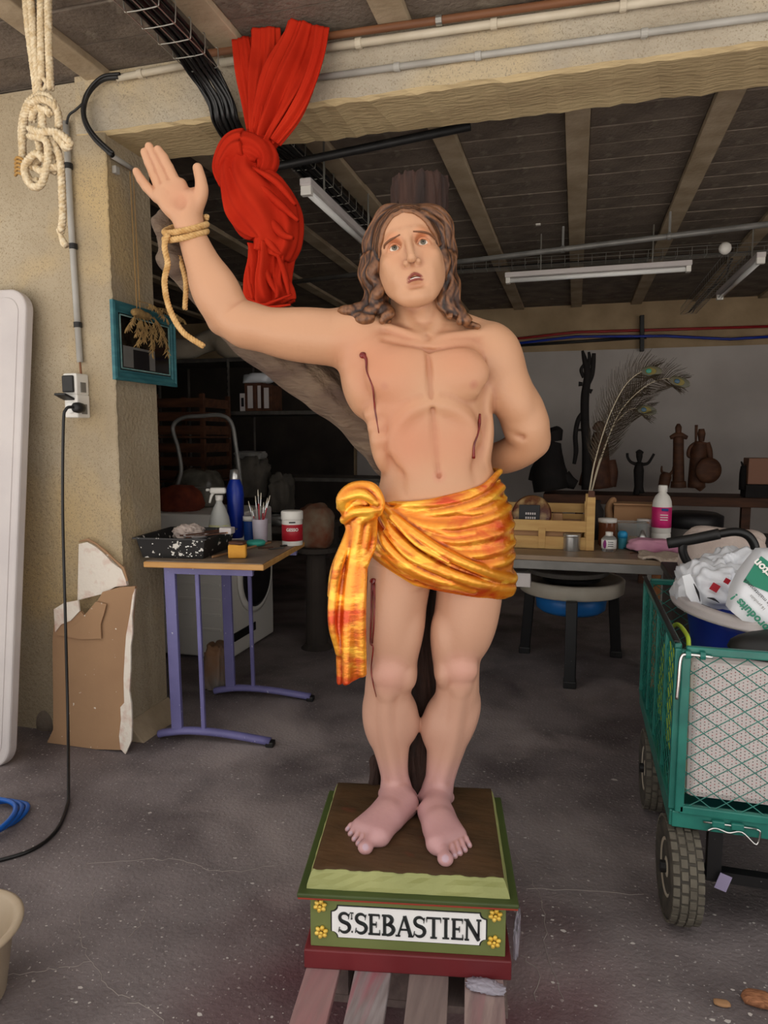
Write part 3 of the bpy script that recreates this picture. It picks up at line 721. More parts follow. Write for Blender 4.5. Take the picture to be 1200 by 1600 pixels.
# ---- body
sc = Sculpt()
def sect(rows, hd_, k, e=2.0):
    z, cx, cy, a, b = [], [], [], [], []
    for py, xl, xr, dy, hb in rows:
        l, r = S(xl, py, dy), S(xr, py, dy)
        z.append((l[2] + r[2]) / 2); cx.append((l[0] + r[0]) / 2); cy.append(DB + dy); a.append((r[0] - l[0]) / 2 * .985); b.append(hb)
    return z, cx, cy, a, b
torso = [(512, 610, 728, .01, .055), (530, 580, 756, .01, .075), (555, 553, 768, .005, .098), (585, 546, 762, .0, .108), (612, 552, 758, .0, .110), (645, 564, 759, .0, .106),
         (680, 580, 762, .0, .096), (712, 591, 764, .0, .088), (742, 594, 774, .0, .088), (770, 588, 785, .0, .092), (800, 582, 795, .0, .098),
         (840, 577, 799, .0, .102), (880, 575, 797, .005, .098), (905, 580, 790, .01, .085)]
sc.zloft(*sect(torso, 0, 0), k=.01, e=2.25)
LL = [(880, 578, 680, .0, .078), (920, 573, 672, .0, .08), (960, 573, 665, .0, .075), (1000, 574, 657, -.004, .066), (1030, 573, 653, -.008, .060), (1058, 571, 651, -.008, .056),
      (1082, 569, 643, .0, .050), (1105, 568, 649, .006, .052), (1132, 571, 650, .012, .054), (1162, 580, 641, .014, .046), (1190, 589, 638, .012, .039), (1215, 595, 639, .010, .036), (1237, 597, 643, .008, .036), (1256, 597, 650, .012, .036)]
RL = [(880, 682, 796, .0, .082), (930, 681, 783, .0, .082), (970, 676, 772, .0, .074), (1000, 673, 761, .0, .064), (1030, 675, 751, .0, .058), (1058, 680, 749, .0, .054),
      (1082, 680, 749, .004, .050), (1107, 669, 747, .012, .052), (1134, 663, 739, .016, .055), (1165, 666, 729, .016, .047), (1192, 666, 719, .014, .039), (1217, 664, 711, .012, .036), (1240, 660, 705, .010, .036), (1262, 658, 701, .012, .036)]
sc.zloft(*sect(LL, 0, 0), k=.018, e=2.1)
sc.zloft(*sect(RL, 0, 0), k=.018, e=2.1)
fy = -1.0
def E(px, py, dy, rpx, rpz, rd, rot=0, k=.012, mode='+', tilt=0):
    m_ = pxm(py); Rm = ry(math.radians(rot)) @ rx(math.radians(tilt))
    sc.ell(S(px, py, dy), (rpx * m_, rd, rpz * m_), Rm, k, mode)
# knees
E(607, 1052, -.052, 26, 24, .022, 0, .012); E(604, 1078, -.048, 15, 13, .014, 0, .012); E(636, 1056, -.03, 14, 22, .03, 0, .012)
E(722, 1046, -.046, 24, 22, .022, 0, .012); E(720, 1072, -.042, 15, 13, .014, 0, .012); E(692, 1050, -.028, 13, 22, .03, 0, .012)
# quads, adductors
E(610, 965, -.045, 27, 60, .036, -3, .03); E(592, 985, -.03, 14, 48, .03, 0, .03); E(642, 995, -.03, 15, 40, .034, 12, .025)
E(735, 965, -.045, 28, 60, .036, 6, .03); E(756, 965, -.02, 18, 55, .04, 8, .03); E(692, 1000, -.03, 15, 38, .034, -8, .025)
# calves and shins
E(636, 1120, .02, 17, 38, .035, -8, .02); E(583, 1125, .015, 14, 38, .035, -6, .02)
E(678, 1128, .02, 17, 38, .035, 12, .02); E(733, 1120, .015, 13, 38, .035, 14, .02)
sc.line([S(604, 1090, -.043), S(603, 1130, -.036), S(610, 1180, -.026), S(618, 1225, -.022)], [.013, .012, .011, .010], k=.016)
sc.line([S(718, 1086, -.038), S(712, 1130, -.030), S(702, 1180, -.022), S(688, 1225, -.018)], [.013, .012, .011, .010], k=.016)
# ankle bones
E(642, 1243, .0, 9, 9, .013, 0, .008); E(598, 1240, .015, 7, 8, .012, 0, .008); E(662, 1246, .0, 8, 9, .013, 0, .008); E(703, 1246, .015, 7, 8, .012, 0, .008)
# feet
def G(px, py, h=0): return hz(px, py, TOPZ + h)
def foot(heel, ball_in, ball_out, ankle, toes, side):
    hl = G(*heel, .028); bi = G(*ball_in, .022); bo = G(*ball_out, .016); an = A(ankle)
    sc.rc(hl, hl * .5 + bi * .5 + A([0, 0, .002]), .030, .024, k=.02)
    sc.rc(hl, bi, .028, .020, k=.02); sc.rc(hl + A([0, 0, -.002]), bo, .027, .016, k=.02)
    md = (bi + bo) / 2 + A([0, 0, .004]); sc.rc(an, md, .030, .017, k=.028); sc.rc(an, bi, .026, .017, k=.025)
    sc.rc((an + bo) / 2 + A([0, 0, -.01]), bo, .020, .015, k=.02)
    for t in (.25, .5, .75):
        q = bi * (1 - t) + bo * t; sc.rc(q, (q + hl) / 2 + A([0, 0, .012]), .0175, .02, k=.02)
    for i, (b0, tp, r) in enumerate(toes):
        b_ = G(*b0, .016 if i else .017); t_ = G(*tp, r * .9); mid = (b_ * .45 + t_ * .55) + A([0, 0, .006 if i else .003])
        sc.rc(b_, mid, r * 1.05, r * .92, k=.012 if i == 0 else .006); sc.rc(mid, t_, r * .92, r, k=.004)
        if i == 0: sc.ell(t_, (r * 1.18, r * 1.1, r * .95), k=.004)
toesL = [((589, 1306), (571, 1324), .0150), ((577, 1302), (560, 1318), .0075), ((570, 1297), (553.5, 1311), .0072), ((562, 1293), (547.5, 1303), .0070), ((555, 1290), (543, 1296), .0066)]
toesR = [((685, 1320), (696, 1342), .0152), ((700, 1315), (710.5, 1337), .0078), ((707, 1312), (718.5, 1333), .0074), ((714, 1309), (726.5, 1328), .0070), ((721, 1305), (733.5, 1321), .0067)]
foot((632, 1256), (594, 1306), (562, 1292), S(619, 1236, .0), toesL, -1)
foot((676, 1270), (682, 1318), (716, 1305), S(682, 1240, .0), toesR, 1)
# torso muscles
E(628, 582, -.082, 52, 38, .034, -6, .022); E(716, 582, -.080, 46, 36, .034, 6, .022)            # pectorals
E(590, 552, -.04, 40, 26, .04, -18, .03)
E(640, 612, -.082, 36, 12, .018, -4, .010); E(715, 610, -.080, 34, 11, .018, 4, .010)
sc.line([S(668, 545, -.098), S(672, 590, -.112), S(674, 622, -.110)], [.003, .006, .004], k=.012, mode='-')   # sternum groove
# rib arch
sc.line([S(613, 700, -.072), S(621, 668, -.086), S(645, 641, -.098), S(672, 632, -.100), S(700, 636, -.098), S(730, 655, -.086), S(744, 684, -.070)], [.005, .009, .009, .005, .009, .009, .005], k=.024)
E(640, 690, -.078, 28, 40, .016, 4, .022); E(712, 688, -.076, 27, 40, .016, -4, .022)             # belly plates
E(684, 745, -.075, 40, 30, .018, 0, .03)
sc.line([S(676, 640, -.104), S(681, 690, -.100), S(685, 738, -.096)], [.003, .005, .002], k=.014, mode='-')
sc.ell(S(686, 744, -.096), (.0045, .008, .0055), k=.006, mode='-')                                  # navel
E(592, 690, -.035, 14, 44, .034, -8, .02); E(760, 690, -.03, 10, 40, .034, 6, .02)
for i in range(3): E(582 + i * 7, 645 + i * 20, -.060, 13, 8, .014, -30, .020)
E(556, 600, .0, 22, 50, .06, -12, .03)                                                               # latissimus
E(757, 628, .01, 12, 42, .055, 5, .02)
for pts in ([(758, 552, -.055), (758, 585, -.066), (754, 612, -.074)], [(583, 762, -.060), (612, 782, -.080), (650, 800, -.09)],
            [(668, 548, -.085), (640, 540, -.086), (600, 528, -.076)], [(676, 549, -.085), (705, 542, -.084), (740, 536, -.072)]):
    sc.line([S(*q) for q in pts], .0032, k=.016, mode='-')
# clavicles, neck, traps
sc.line([S(664, 532, -.066), S(635, 520, -.068), S(600, 509, -.05), S(572, 505, -.03)], [.009, .0085, .008, .008], k=.016)
sc.line([S(672, 534, -.066), S(700, 526, -.066), S(735, 522, -.05), S(762, 524, -.03)], [.009, .0085, .008, .008], k=.016)
sc.ell(S(668, 527, -.070), (.010, .010, .012), k=.012, mode='-')
sc.line([S(655, 452, .0), S(657, 480, .005), S(661, 520, .0)], [.052, .051, .056], k=.03)
sc.line([S(655, 490, .02), S(620, 510, .02), S(575, 512, .01)], [.05, .045, .042], k=.04)
sc.line([S(660, 490, .02), S(705, 512, .02), S(760, 530, .01)], [.05, .045, .042], k=.04)
sc.line([S(619, 470, -.005), S(638, 503, -.04), S(662, 532, -.062)], [.012, .013, .008], k=.014)
sc.line([S(690, 475, -.005), S(682, 505, -.04), S(669, 532, -.062)], [.012, .013, .008], k=.014)
sc.ell(S(660, 492, -.046), (.012, .012, .016), k=.02)
# nipples
for q in ((602, 602, -.098), (739, 600, -.096)): sc.ell(S(*q), (.005, .006, .005), k=.004)
# raised arm
aL = lambda px, py, dy: S(px, py, dy)
sc.line([aL(556, 530, .0), aL(520, 528, -.005), aL(470, 524, -.015), aL(425, 517, -.02), aL(385, 508, -.02)], [.068, .067, .061, .054, .050], k=.03)
sc.ell(aL(558, 516, -.005), (.062, .056, .046), ry(math.radians(15)), k=.03)
sc.ell(aL(470, 505, -.025), (.078, .040, .030), ry(math.radians(-3)), k=.02); sc.ell(aL(455, 540, -.01), (.085, .036, .028), ry(math.radians(9)), k=.02)
sc.line([aL(385, 508, -.02), aL(358, 494, -.02), aL(345, 470, -.022), aL(330, 440, -.028), aL(312, 400, -.035), aL(300, 368, -.04), aL(294, 345, -.042)], [.046, .046, .052, .048, .038, .032, .031], k=.03)
sc.ell(aL(343, 508, .0), (.020, .022, .018), k=.03); sc.ell(aL(350, 445, -.035), (.028, .034, .055), ry(math.radians(-33)), k=.02)
sc.ell(aL(322, 462, -.02), (.026, .032, .055), ry(math.radians(-25)), k=.02)
# hand: palm and five fingers
h0 = -.042
sc.line([aL(294, 345, h0), aL(286, 322, h0), aL(272, 300, h0)], [.028, .024, .020], k=.02)
for a_, b_, ra, rb in (((288, 335), (249, 306), .022, .017), ((288, 332), (258, 298), .021, .017), ((290, 330), (268, 292), .021, .017), ((294, 328), (281, 290), .021, .017), ((296, 334), (306, 304), .021, .016)):
    sc.rc(aL(*a_, h0), aL(*b_, h0 + .002), ra, rb, k=.012)
sc.ell(aL(297, 322, h0 - .012), (.020, .018, .032), ry(math.radians(12)), k=.014); sc.ell(aL(262, 322, h0 - .010), (.016, .016, .030), ry(math.radians(-32)), k=.014)
sc.ell(aL(281, 313, h0 - .031), (.014, .009, .016), k=.014, mode='-')
fingers = [[(246, 309), (229, 292), (220, 280), (213, 268)], [(252, 297), (241, 272), (233, 254), (226, 238)], [(262, 292), (250, 263), (241, 245), (233, 229)], [(275, 288), (263, 262), (255, 246), (247, 234)]]
for j, f in enumerate(fingers):
    r = [.0138, .0122, .0112, .0094] if j else [.0125, .0112, .0102, .0086]
    off = [0, .004, -.002, -.010]
    P = [aL(q[0], q[1], h0 + off[i] + (j - 1.5) * -.002) for i, q in enumerate(f)]
    for i in range(3): sc.rc(P[i], P[i + 1], r[i], r[i + 1], k=.0022)
sc.line([aL(304, 325, h0 - .005), aL(314, 302, h0 - .012), aL(314, 284, h0 - .012), aL(309, 263, h0 - .006)], [.020, .0165, .0135, .0115], k=.006)
# lowered arm, forearm behind the back
sc.ell(S(778, 558, .0), (.055, .058, .072), ry(math.radians(-16)), k=.025)
sc.line([S(770, 552, .0), S(788, 590, .005), S(806, 630, .012), S(822, 668, .02)], [.058, .056, .054, .052], k=.025)
sc.ell(S(803, 622, -.012), (.040, .040, .066), ry(math.radians(-22)), k=.02); sc.ell(S(826, 640, .02), (.036, .040, .060), ry(math.radians(-24)), k=.02)
sc.line([S(822, 668, .02), S(826, 690, .03), S(806, 706, .065), S(778, 716, .11), S(740, 715, .15), S(700, 708, .165)], [.050, .047, .046, .042, .034, .028], k=.02)
sc.ell(S(844, 690, .03), (.020, .026, .026), k=.02)
sc.rc(S(700, 708, .165), S(660, 700, .17), .026, .018, k=.02)
for q in range(4): sc.line([S(668, 696 + q * 9, .165), S(645, 694 + q * 11, .172), S(628, 698 + q * 11, .165)], [.011, .0095, .008], k=.002)
sc.line([S(786, 676, -.010), S(800, 680, -.020), S(816, 683, -.024)], .003, k=.016, mode='-')
# head (its own turned frame)
HR = ry(math.radians(-10.5)) @ rx(math.radians(-4)) @ rz(math.radians(-2))
eye_mid = hd(638.5, 384.5, DB - .045 - .064)
def hp(x, u, f): return eye_mid + HR @ A([x, -(f) + .0, u])   # f: forward (towards the camera), measured from the eye plane
def HE(x, u, f, r, k=.01, mode='+', rot=None): sc.ell(hp(x, u, f), (r[0], r[2], r[1]), HR if rot is None else HR @ rot, k, mode)
HE(0, .012, -.072, (.073, .100, .086), .01)
HE(0, -.035, -.040, (.064, .085, .055), .02)
HE(0, .045, -.030, (.060, .045, .040), .02)                                   # forehead
sc.line([hp(-.056, -.03, -.06), hp(-.045, -.075, -.038), hp(-.022, -.112, -.006), hp(.022, -.112, -.006), hp(.045, -.075, -.038), hp(.056, -.03, -.06)], [.016, .018, .018, .018, .018, .016], k=.025)
HE(0, -.085, -.015, (.040, .035, .030), .02)
HE(0, -.112, .008, (.019, .015, .014), .016)                                   # chin
for s_ in (-1, 1):
    HE(s_ * .044, -.026, -.012, (.021, .017, .021), .014)                       # cheekbone
    HE(s_ * .034, -.060, -.006, (.018, .024, .020), .02)
    sc.line([hp(s_ * .010, .024, .012), hp(s_ * .030, .024, .008), hp(s_ * .052, .008, -.014)], [.006, .0075, .006], k=.012)  # brow ridge
    HE(s_ * .0325, .003, .010, (.017, .0125, .013), .007, '-')                 # socket
    HE(s_ * .0325, -.0005, -.0105, (.0175, .0160, .0175), .003)                # lids' ball
    HE(s_ * .0325, .0, .0085, (.0152, .0062, .009), .0012, '-')                # opening
    sc.line([hp(s_ * .0180, -.0015, .0055), hp(s_ * .026, .0068, .0078), hp(s_ * .034, .0085, .0082), hp(s_ * .042, .0045, .0055), hp(s_ * .047, -.003, .000)], [.0016, .0022, .0024, .002, .0014], k=.0022)
    sc.line([hp(s_ * .0180, -.0025, .0055), hp(s_ * .027, -.0075, .0072), hp(s_ * .036, -.0085, .0068), hp(s_ * .046, -.004, .000)], [.0014, .0018, .0018, .0012], k=.0025)
    HE(s_ * .0125, -.043, .022, (.0078, .0070, .008), .005); HE(s_ * .049, -.046, -.042, (.018, .040, .036), .02)                    # nostril wing
    HE(s_ * .0066, -.0495, .029, (.0040, .0034, .0056), .0015, '-')
    HE(s_ * .072, -.022, -.075, (.007, .026, .015), .006)                      # ear
sc.line([hp(0, .028, .010), hp(0, .005, .019), hp(0, -.018, .030), hp(0, -.036, .038)], [.0082, .0076, .0084, .0092], k=.009)
HE(0, -.040, .036, (.0098, .0080, .0082), .004)
HE(0, -.066, .006, (.024, .020, .016), .014)                                   # muzzle
HE(.0, -.0765, .022, (.0175, .0028, .012), .002, '-')                           # open mouth
sc.line([hp(-.0265, -.0830, .006), hp(-.012, -.0740, .0185), hp(-.003, -.0690, .0240), hp(.003, -.0690, .0240), hp(.012, -.0740, .0185), hp(.0265, -.0830, .006)], [.0016, .0026, .0028, .0028, .0026, .0016], k=.003)
sc.line([hp(-.0255, -.0838, .006), hp(-.009, -.0815, .0185), hp(0, -.0815, .0210), hp(.009, -.0815, .0185), hp(.0255, -.0838, .006)], [.0014, .0028, .0034, .0028, .0014], k=.003)
HE(0, -.0935, .019, (.018, .0055, .008), .010, '-')
bodyV, bodyF = sc.mesh(.0026)

def near(V, c, r): return np.clip(1 - np.sqrt(((V - c) ** 2).sum(1)) / r, 0, 1)[:, None]
def L3(c): return A(lin(c)[:3])
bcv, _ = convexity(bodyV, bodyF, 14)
P = np.tile(L3((190, 143, 110)), (len(bodyV), 1))
zz = bodyV[:, 2]
w = np.clip((1.15 - zz) / .75, 0, 1)[:, None]; P = P * (1 - w) + L3((188, 146, 128)) * w           # pinker, cooler legs
w = np.clip((.50 - zz) / .10, 0, 1)[:, None]; P = P * (1 - w) + L3((188, 144, 143)) * w           # mauve feet
w = np.clip(-bcv / .0006, 0, 1)[:, None] * .45; P = P * (1 - w) + L3((158, 100, 72)) * w   # the painter's brown tone, plus shade painted into the hollows for muscle definition
def tint(c, r, col, a):
    global P
    w_ = near(bodyV, c, r) ** .8 * a; P = P * (1 - w_) + L3(col) * w_
for q in ((632, 675), (640, 700), (715, 690), (600, 620), (560, 560), (715, 560), (620, 560)): tint(S(*q, -.09), .09, (190, 118, 86), .45)
for q in ((607, 1052), (722, 1046)): tint(S(*q, -.06), .06, (206, 150, 138), .6)
for q in ((602, 602), (739, 600)): tint(S(*q, -.10), .014, (176, 116, 94), 1)
tint(S(686, 744, -.095), .02, (190, 128, 104), .8); tint(S(284, 308, -.06), .05, (190, 128, 100), .4)
for s_ in (-1, 1):
    tint(hp(s_ * .034, .012, .01), .026, (196, 118, 76), .8); tint(hp(s_ * .036, -.018, .0), .03, (196, 138, 102), .6)
def lipd(pts, r, col):
    global P
    Q = cat(pts, 6); d = np.min([np.sqrt(((bodyV - q) ** 2).sum(1)) for q in Q], 0)
    w_ = np.clip((r - d) / .0016 + .5, 0, 1)[:, None]; P = P * (1 - w_) + L3(col) * w_
lipd([hp(-.0250, -.0822, .008), hp(-.012, -.0740, .0195), hp(-.003, -.0700, .0250), hp(.003, -.0700, .0250), hp(.012, -.0740, .0195), hp(.0250, -.0822, .008)], .0035, (124, 56, 44))
lipd([hp(-.0240, -.0835, .008), hp(-.009, -.0812, .0205), hp(0, -.0812, .0230), hp(.009, -.0812, .0205), hp(.0240, -.0835, .008)], .0032, (128, 62, 52))
lipd([hp(-.012, -.0765, .012), hp(0, -.0755, .014), hp(.012, -.0765, .012)], .0055, (64, 20, 18))
for tl in (toesL, toesR):
    for i, (b0, tp, r) in enumerate(tl):
        c = G(*tp, r * 1.85) + A([0, .003, 0]); w_ = np.clip((r * .82 - np.sqrt(((bodyV - c) ** 2).sum(1))) / .001 + .5, 0, 1)[:, None]
        P = P * (1 - w_) + L3((186, 158, 168)) * w_
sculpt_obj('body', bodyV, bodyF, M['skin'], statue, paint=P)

def front(px, py, D0=1.3, dilate=0):                  # first point of the body seen along that pixel ray
    r = ray(px, py); r = r / np.linalg.norm(r); o = A([0, 0, CAMH]); v = bodyV - o
    t = v @ r; d = np.sqrt(np.maximum((v * v).sum(1) - t * t, 0)); m = d < .004
    if not m.any(): m = d < d.min() + .002
    return o + r * (t[m].min() - dilate)
# eyes
for s_ in (-1, 1):
    c = hp(s_ * .0325, -.0005, -.0095); W = to_world
    lk = nrm(hp(s_ * .0325 + .0005, .0012, .0072) - c)
    ev_ = MB().ball(W(c), .0160, 20, 14).build('eyeball', M['eyew'], statue, smooth=True)
    RR = A(Vector(W(lk)).to_track_quat('Z', 'Y').to_matrix())
    MB().lathe([(.0001, .0166), (.0034, .0163), (.0062, .0151), (.0063, .0145)][::-1], W(c), 20, RR).build('iris', M['iris'], ev_, smooth=True)
    MB().lathe([(.0001, .0171), (.0022, .0166), (.0023, .0160)][::-1], W(c), 16, RR).build('pupil', M['pupil'], ev_, smooth=True)
for pts in ([(600, 389), (601, 383), (610, 375), (625, 366.5)], [(645.5, 361.5), (660, 362.5), (672, 366), (680, 375)]):
    Q = cat([front(*q, dilate=-.0004) for q in pts], 6)
    MB().tube(to_world(Q), [.0010, .0024, .0027, .0014] if pts[0][0] < 640 else [.0015, .0027, .0022, .0009], 8).build('eyebrow', M['browp'], statue, smooth=True)
Q = cat([hp(-.0200, -.0820, .0125), hp(-.009, -.0785, .0200), hp(.004, -.0775, .0215), hp(.0180, -.0800, .0145)], 6)
MB().tube(to_world(Q), [.0007, .0013, .0014, .0008], 8).build('teeth', M['teeth'], statue, smooth=True)
# blood
for pts, r in (([(567, 554), (572, 562), (573, 580), (582, 605), (586, 640), (592, 677)], [.0045, .0026, .0014, .0016, .0018, .0008]),
               ([(750, 647), (749, 662), (747, 678), (741, 695), (740, 716)], [.0020, .0030, .0014, .0020, .0032]),
               ([(583, 906), (581, 925), (580, 960), (579, 1003), (583, 1012), (580, 1045), (583, 1068), (588, 1089)], [.0050, .0026, .0018, .0020, .0014, .0012, .0012, .0006]),
               ([(584, 912), (585, 940), (584, 975), (582, 1005)], [.0030, .0020, .0018, .0012])):
    Q = cat([front(*q, dilate=-.0005) for q in pts], 6)
    MB().tube(to_world(Q), A(r) * 1.25, 8).build('blood_trickle', M['blood'], statue, smooth=True)
for q in ((567, 555), (583, 908)):
    MB().ball(to_world(front(*q)), (.0085, .004, .0075), 12, 8, R=RP).build('wound', M['blood'], statue, smooth=True)

# ---- hair: wavy locks carved in one mass
hs = Sculpt()
def H(px, py, dy): return hd(px, py, DB + dy)
hs.ell(hp(0, .028, -.080), (.084, .098, .090), HR, k=.01)
def lock(pts, r, wav=.006, n=5, ph=0):
    Q = cat(A(pts, float), 8); m = len(Q); t = np.linspace(0, 1, m)
    Q[:, 0] += wav * np.sin(t * n * math.pi * 2 + ph) * np.clip(t * 4, 0, 1); Q[:, 1] += wav * .6 * np.cos(t * n * math.pi * 2 + ph)
    hs.line(Q[::2], r, k=.004, sub=2)
    for k_ in range(3):                               # strands winding round the lock
        a = t * n * 2.2 + k_ * 2.1 + ph; rr = np.interp(t, np.linspace(0, 1, len(r)), r) * .88
        Z = Q.copy(); Z[:, 0] += rr * np.cos(a); Z[:, 1] -= np.abs(rr * np.sin(a)) * .8; Z[:, 2] += rr * .2 * np.sin(a)
        hs.line(Z[::2], [.0042, .0048, .0030], k=.002, sub=2)
top = (642, 333)
for i, (a_, b_, c_, d_) in enumerate([((640, 338), (612, 345), (595, 372), (589, 400)), ((640, 331), (604, 338), (584, 370), (580, 402)), ((640, 328), (600, 330), (578, 372), (573, 410))]):
    lock([H(*a_, -.106 + i * .030), H(*b_, -.094 + i * .032), H(*c_, -.070 + i * .028), H(*d_, -.06 + i * .022)], [.011, .013, .012, .012], .002, 2, i)
for i, (a_, b_, c_, d_) in enumerate([((643, 337), (668, 340), (686, 362), (691, 395)), ((644, 330), (676, 332), (697, 360), (700, 398)), ((644, 327), (684, 330), (703, 365), (706, 402))]):
    lock([H(*a_, -.106 + i * .030), H(*b_, -.094 + i * .032), H(*c_, -.070 + i * .028), H(*d_, -.06 + i * .022)], [.011, .013, .012, .011], .002, 2, i)
for i, pts in enumerate([
    [(588, 398, -.065), (586, 430, -.06), (592, 460, -.062), (586, 480, -.062)],
    [(580, 400, -.045), (578, 432, -.045), (584, 462, -.05), (596, 485, -.06), (600, 502, -.062)],
    [(573, 405, -.02), (572, 440, -.025), (578, 475, -.04), (570, 492, -.055), (555, 494, -.055)],
    [(590, 430, -.03), (596, 462, -.045), (604, 488, -.060), (606, 500, -.064)],
    [(578, 470, -.03), (560, 484, -.045), (545, 486, -.05), (534, 484, -.045)],
    [(588, 478, -.05), (572, 497, -.06), (560, 500, -.06)]]):
    lock([H(a, b, c) for a, b, c in pts], [.014, .015, .014, .008], .0065, 2.4, i * 1.3)
for i, pts in enumerate([
    [(692, 395, -.065), (694, 425, -.06), (688, 452, -.05), (694, 478, -.052), (700, 495, -.06)],
    [(700, 398, -.045), (704, 430, -.045), (700, 462, -.05), (712, 488, -.058), (722, 504, -.06)],
    [(706, 402, -.02), (706, 438, -.03), (714, 470, -.045), (718, 492, -.055), (736, 506, -.055)],
    [(698, 460, -.035), (706, 482, -.05), (726, 500, -.058), (742, 510, -.05)],
    [(690, 440, -.02), (690, 470, -.03), (696, 490, -.045)]]):
    lock([H(a, b, c) for a, b, c in pts], [.012, .013, .012, .007], .0065, 2.4, i * 1.7)
hs.ell(hp(0, -.035, .03), (.0685, .125, .108), HR, k=.004, mode='-')
for off, r_ in ((.0, .006), (.006, .0050), (.012, .0050), (.018, .0048)):
    for sg in (-1, 1):
        L_ = []
        for th in np.linspace(88, -8, 12):
            x_ = sg * (.0705 + off * .9) * math.cos(math.radians(th)); u_ = -.035 + (.111 + off * .8) * math.sin(math.radians(th)) + .0015 * math.sin(th * .3 + off * 300)
            q_ = max(1 - (x_ / .084) ** 2 - ((u_ - .028) / .090) ** 2, .0); L_.append(hp(x_, u_, -.080 + .098 * math.sqrt(q_) + .001))
        hs.line(L_[:9], [r_ * .7, r_, r_, r_ * .8], k=.0022, sub=3)
hV, hF = hs.mesh(.0026)
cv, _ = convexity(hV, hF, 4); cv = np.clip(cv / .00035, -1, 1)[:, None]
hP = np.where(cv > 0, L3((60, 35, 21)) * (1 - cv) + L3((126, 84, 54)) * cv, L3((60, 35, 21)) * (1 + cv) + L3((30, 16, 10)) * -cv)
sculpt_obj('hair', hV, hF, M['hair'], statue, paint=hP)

# ---- gilded loincloth
ds = Sculpt()
zr = [(745, 592, 782, .0, .090), (775, 584, 790, .0, .104), (800, 579, 800, .0, .110), (830, 576, 804, .0, .114), (860, 574, 804, .0, .114), (890, 574, 802, .004, .112), (915, 580, 798, .006, .106), (930, 590, 794, .006, .10)]
ds.zloft(*sect(zr, 0, 0), k=.01, e=2.2)
tl_, tr_ = S(588, 786, 0), S(792, 737, 0)
ds.plane((tl_ + tr_) / 2 + A([0, 0, -.012]), (-(tr_[2] - tl_[2]), 0, tr_[0] - tl_[0]))
bl, bm, br = S(573, 862, 0), S(645, 903, 0), S(800, 934, 0)
ds.plane(bl, (bm[2] - bl[2], 0, -(bm[0] - bl[0]))); ds.plane(bm, (br[2] - bm[2], 0, -(br[0] - bm[0])))
T = sect(zr, 0, 0); To = np.argsort(T[0]); T = [np.asarray(q)[To] for q in T]
def hipf(px, py, out=.004):
    """front of the hips' wrap at that pixel"""
    D = DB - .08
    for _ in range(6):
        p = hd(px, py, D); z = np.clip(p[2], T[0][0], T[0][-1])
        cx_, a_, b_, cy_ = [np.interp(z, T[0], T[i]) for i in (1, 3, 4, 2)]
        u = min(abs(p[0] - cx_) / a_, .995); D = cy_ - b_ * (1 - u ** 2.2) ** (1 / 2.2)
    p = hd(px, py, D - out + .020 * u ** 6); return p
def fold(pts, r, k=.0085, out=.002):
    L_ = [hipf(min(q[0], 797), q[1], out - .004) for q in pts]; r = list(r)
    if pts[-1][0] > 785:                               # carry the fold round the hip to the back
        z = L_[-1][2]; zc = np.clip(z, T[0][0], T[0][-1]); cx_, a_, cy_ = [np.interp(zc, T[0], T[i]) for i in (1, 3, 2)]
        L_[-1] = A([cx_ + a_ * .93, cy_ - .040, z]); L_ += [A([cx_ + a_ * .985, cy_, z + .003]), A([cx_ + a_ * .93, cy_ + .045, z + .005])]; r += [r[-1], r[-1] * .7]
    ds.line(L_, A(r) * .95, k=k)
fold([(592, 785), (640, 788), (700, 784), (750, 766), (790, 738)], [.006, .008, .009, .009, .008])
fold([(600, 795), (680, 802), (750, 786), (803, 762)], [.003, .006, .008, .008])
fold([(612, 806), (690, 824), (760, 812), (806, 792)], [.003, .0075, .006, .008])
fold([(640, 828), (705, 846), (770, 836), (806, 822)], [.003, .006, .009, .007])
fold([(668, 846), (725, 868), (775, 862), (806, 850)], [.003, .007, .006, .008])
fold([(705, 868), (745, 884), (780, 880), (804, 872)], [.003, .008, .009, .008])
fold([(640, 812), (700, 835), (740, 832)], [.002, .005, .003]); fold([(700, 800), (750, 800), (796, 778)], [.003, .005, .004])
fold([(598, 790), (632, 822), (690, 862), (745, 888), (802, 904)], [.008, .012, .013, .013, .015], out=.012)
fold([(592, 796), (618, 838), (670, 880), (735, 908), (798, 917)], [.007, .012, .013, .013, .014], out=.013)
fold([(586, 800), (602, 848), (650, 890), (715, 914), (792, 927)], [.007, .012, .013, .012, .010], out=.011)
fold([(582, 803), (588, 845), (622, 880), (672, 908), (740, 924)], [.006, .011, .011, .010, .006], out=.008)
fold([(578, 806), (578, 845), (598, 872), (645, 902)], [.006, .009, .009, .006], out=.006)
fold([(610, 808), (650, 850), (700, 880)], [.003, .005, .003], out=.022); fold([(600, 830), (640, 872), (700, 900)], [.003, .006, .003], out=.022)
zb_ = S(550, 1022)[2]; cA, cB = S(526, 1053), S(577, 1034); nB = nrm(A([cA[2] - cB[2], 0, cB[0] - cA[0]])) * -1
TAILCUT = (cA, nB, zb_)
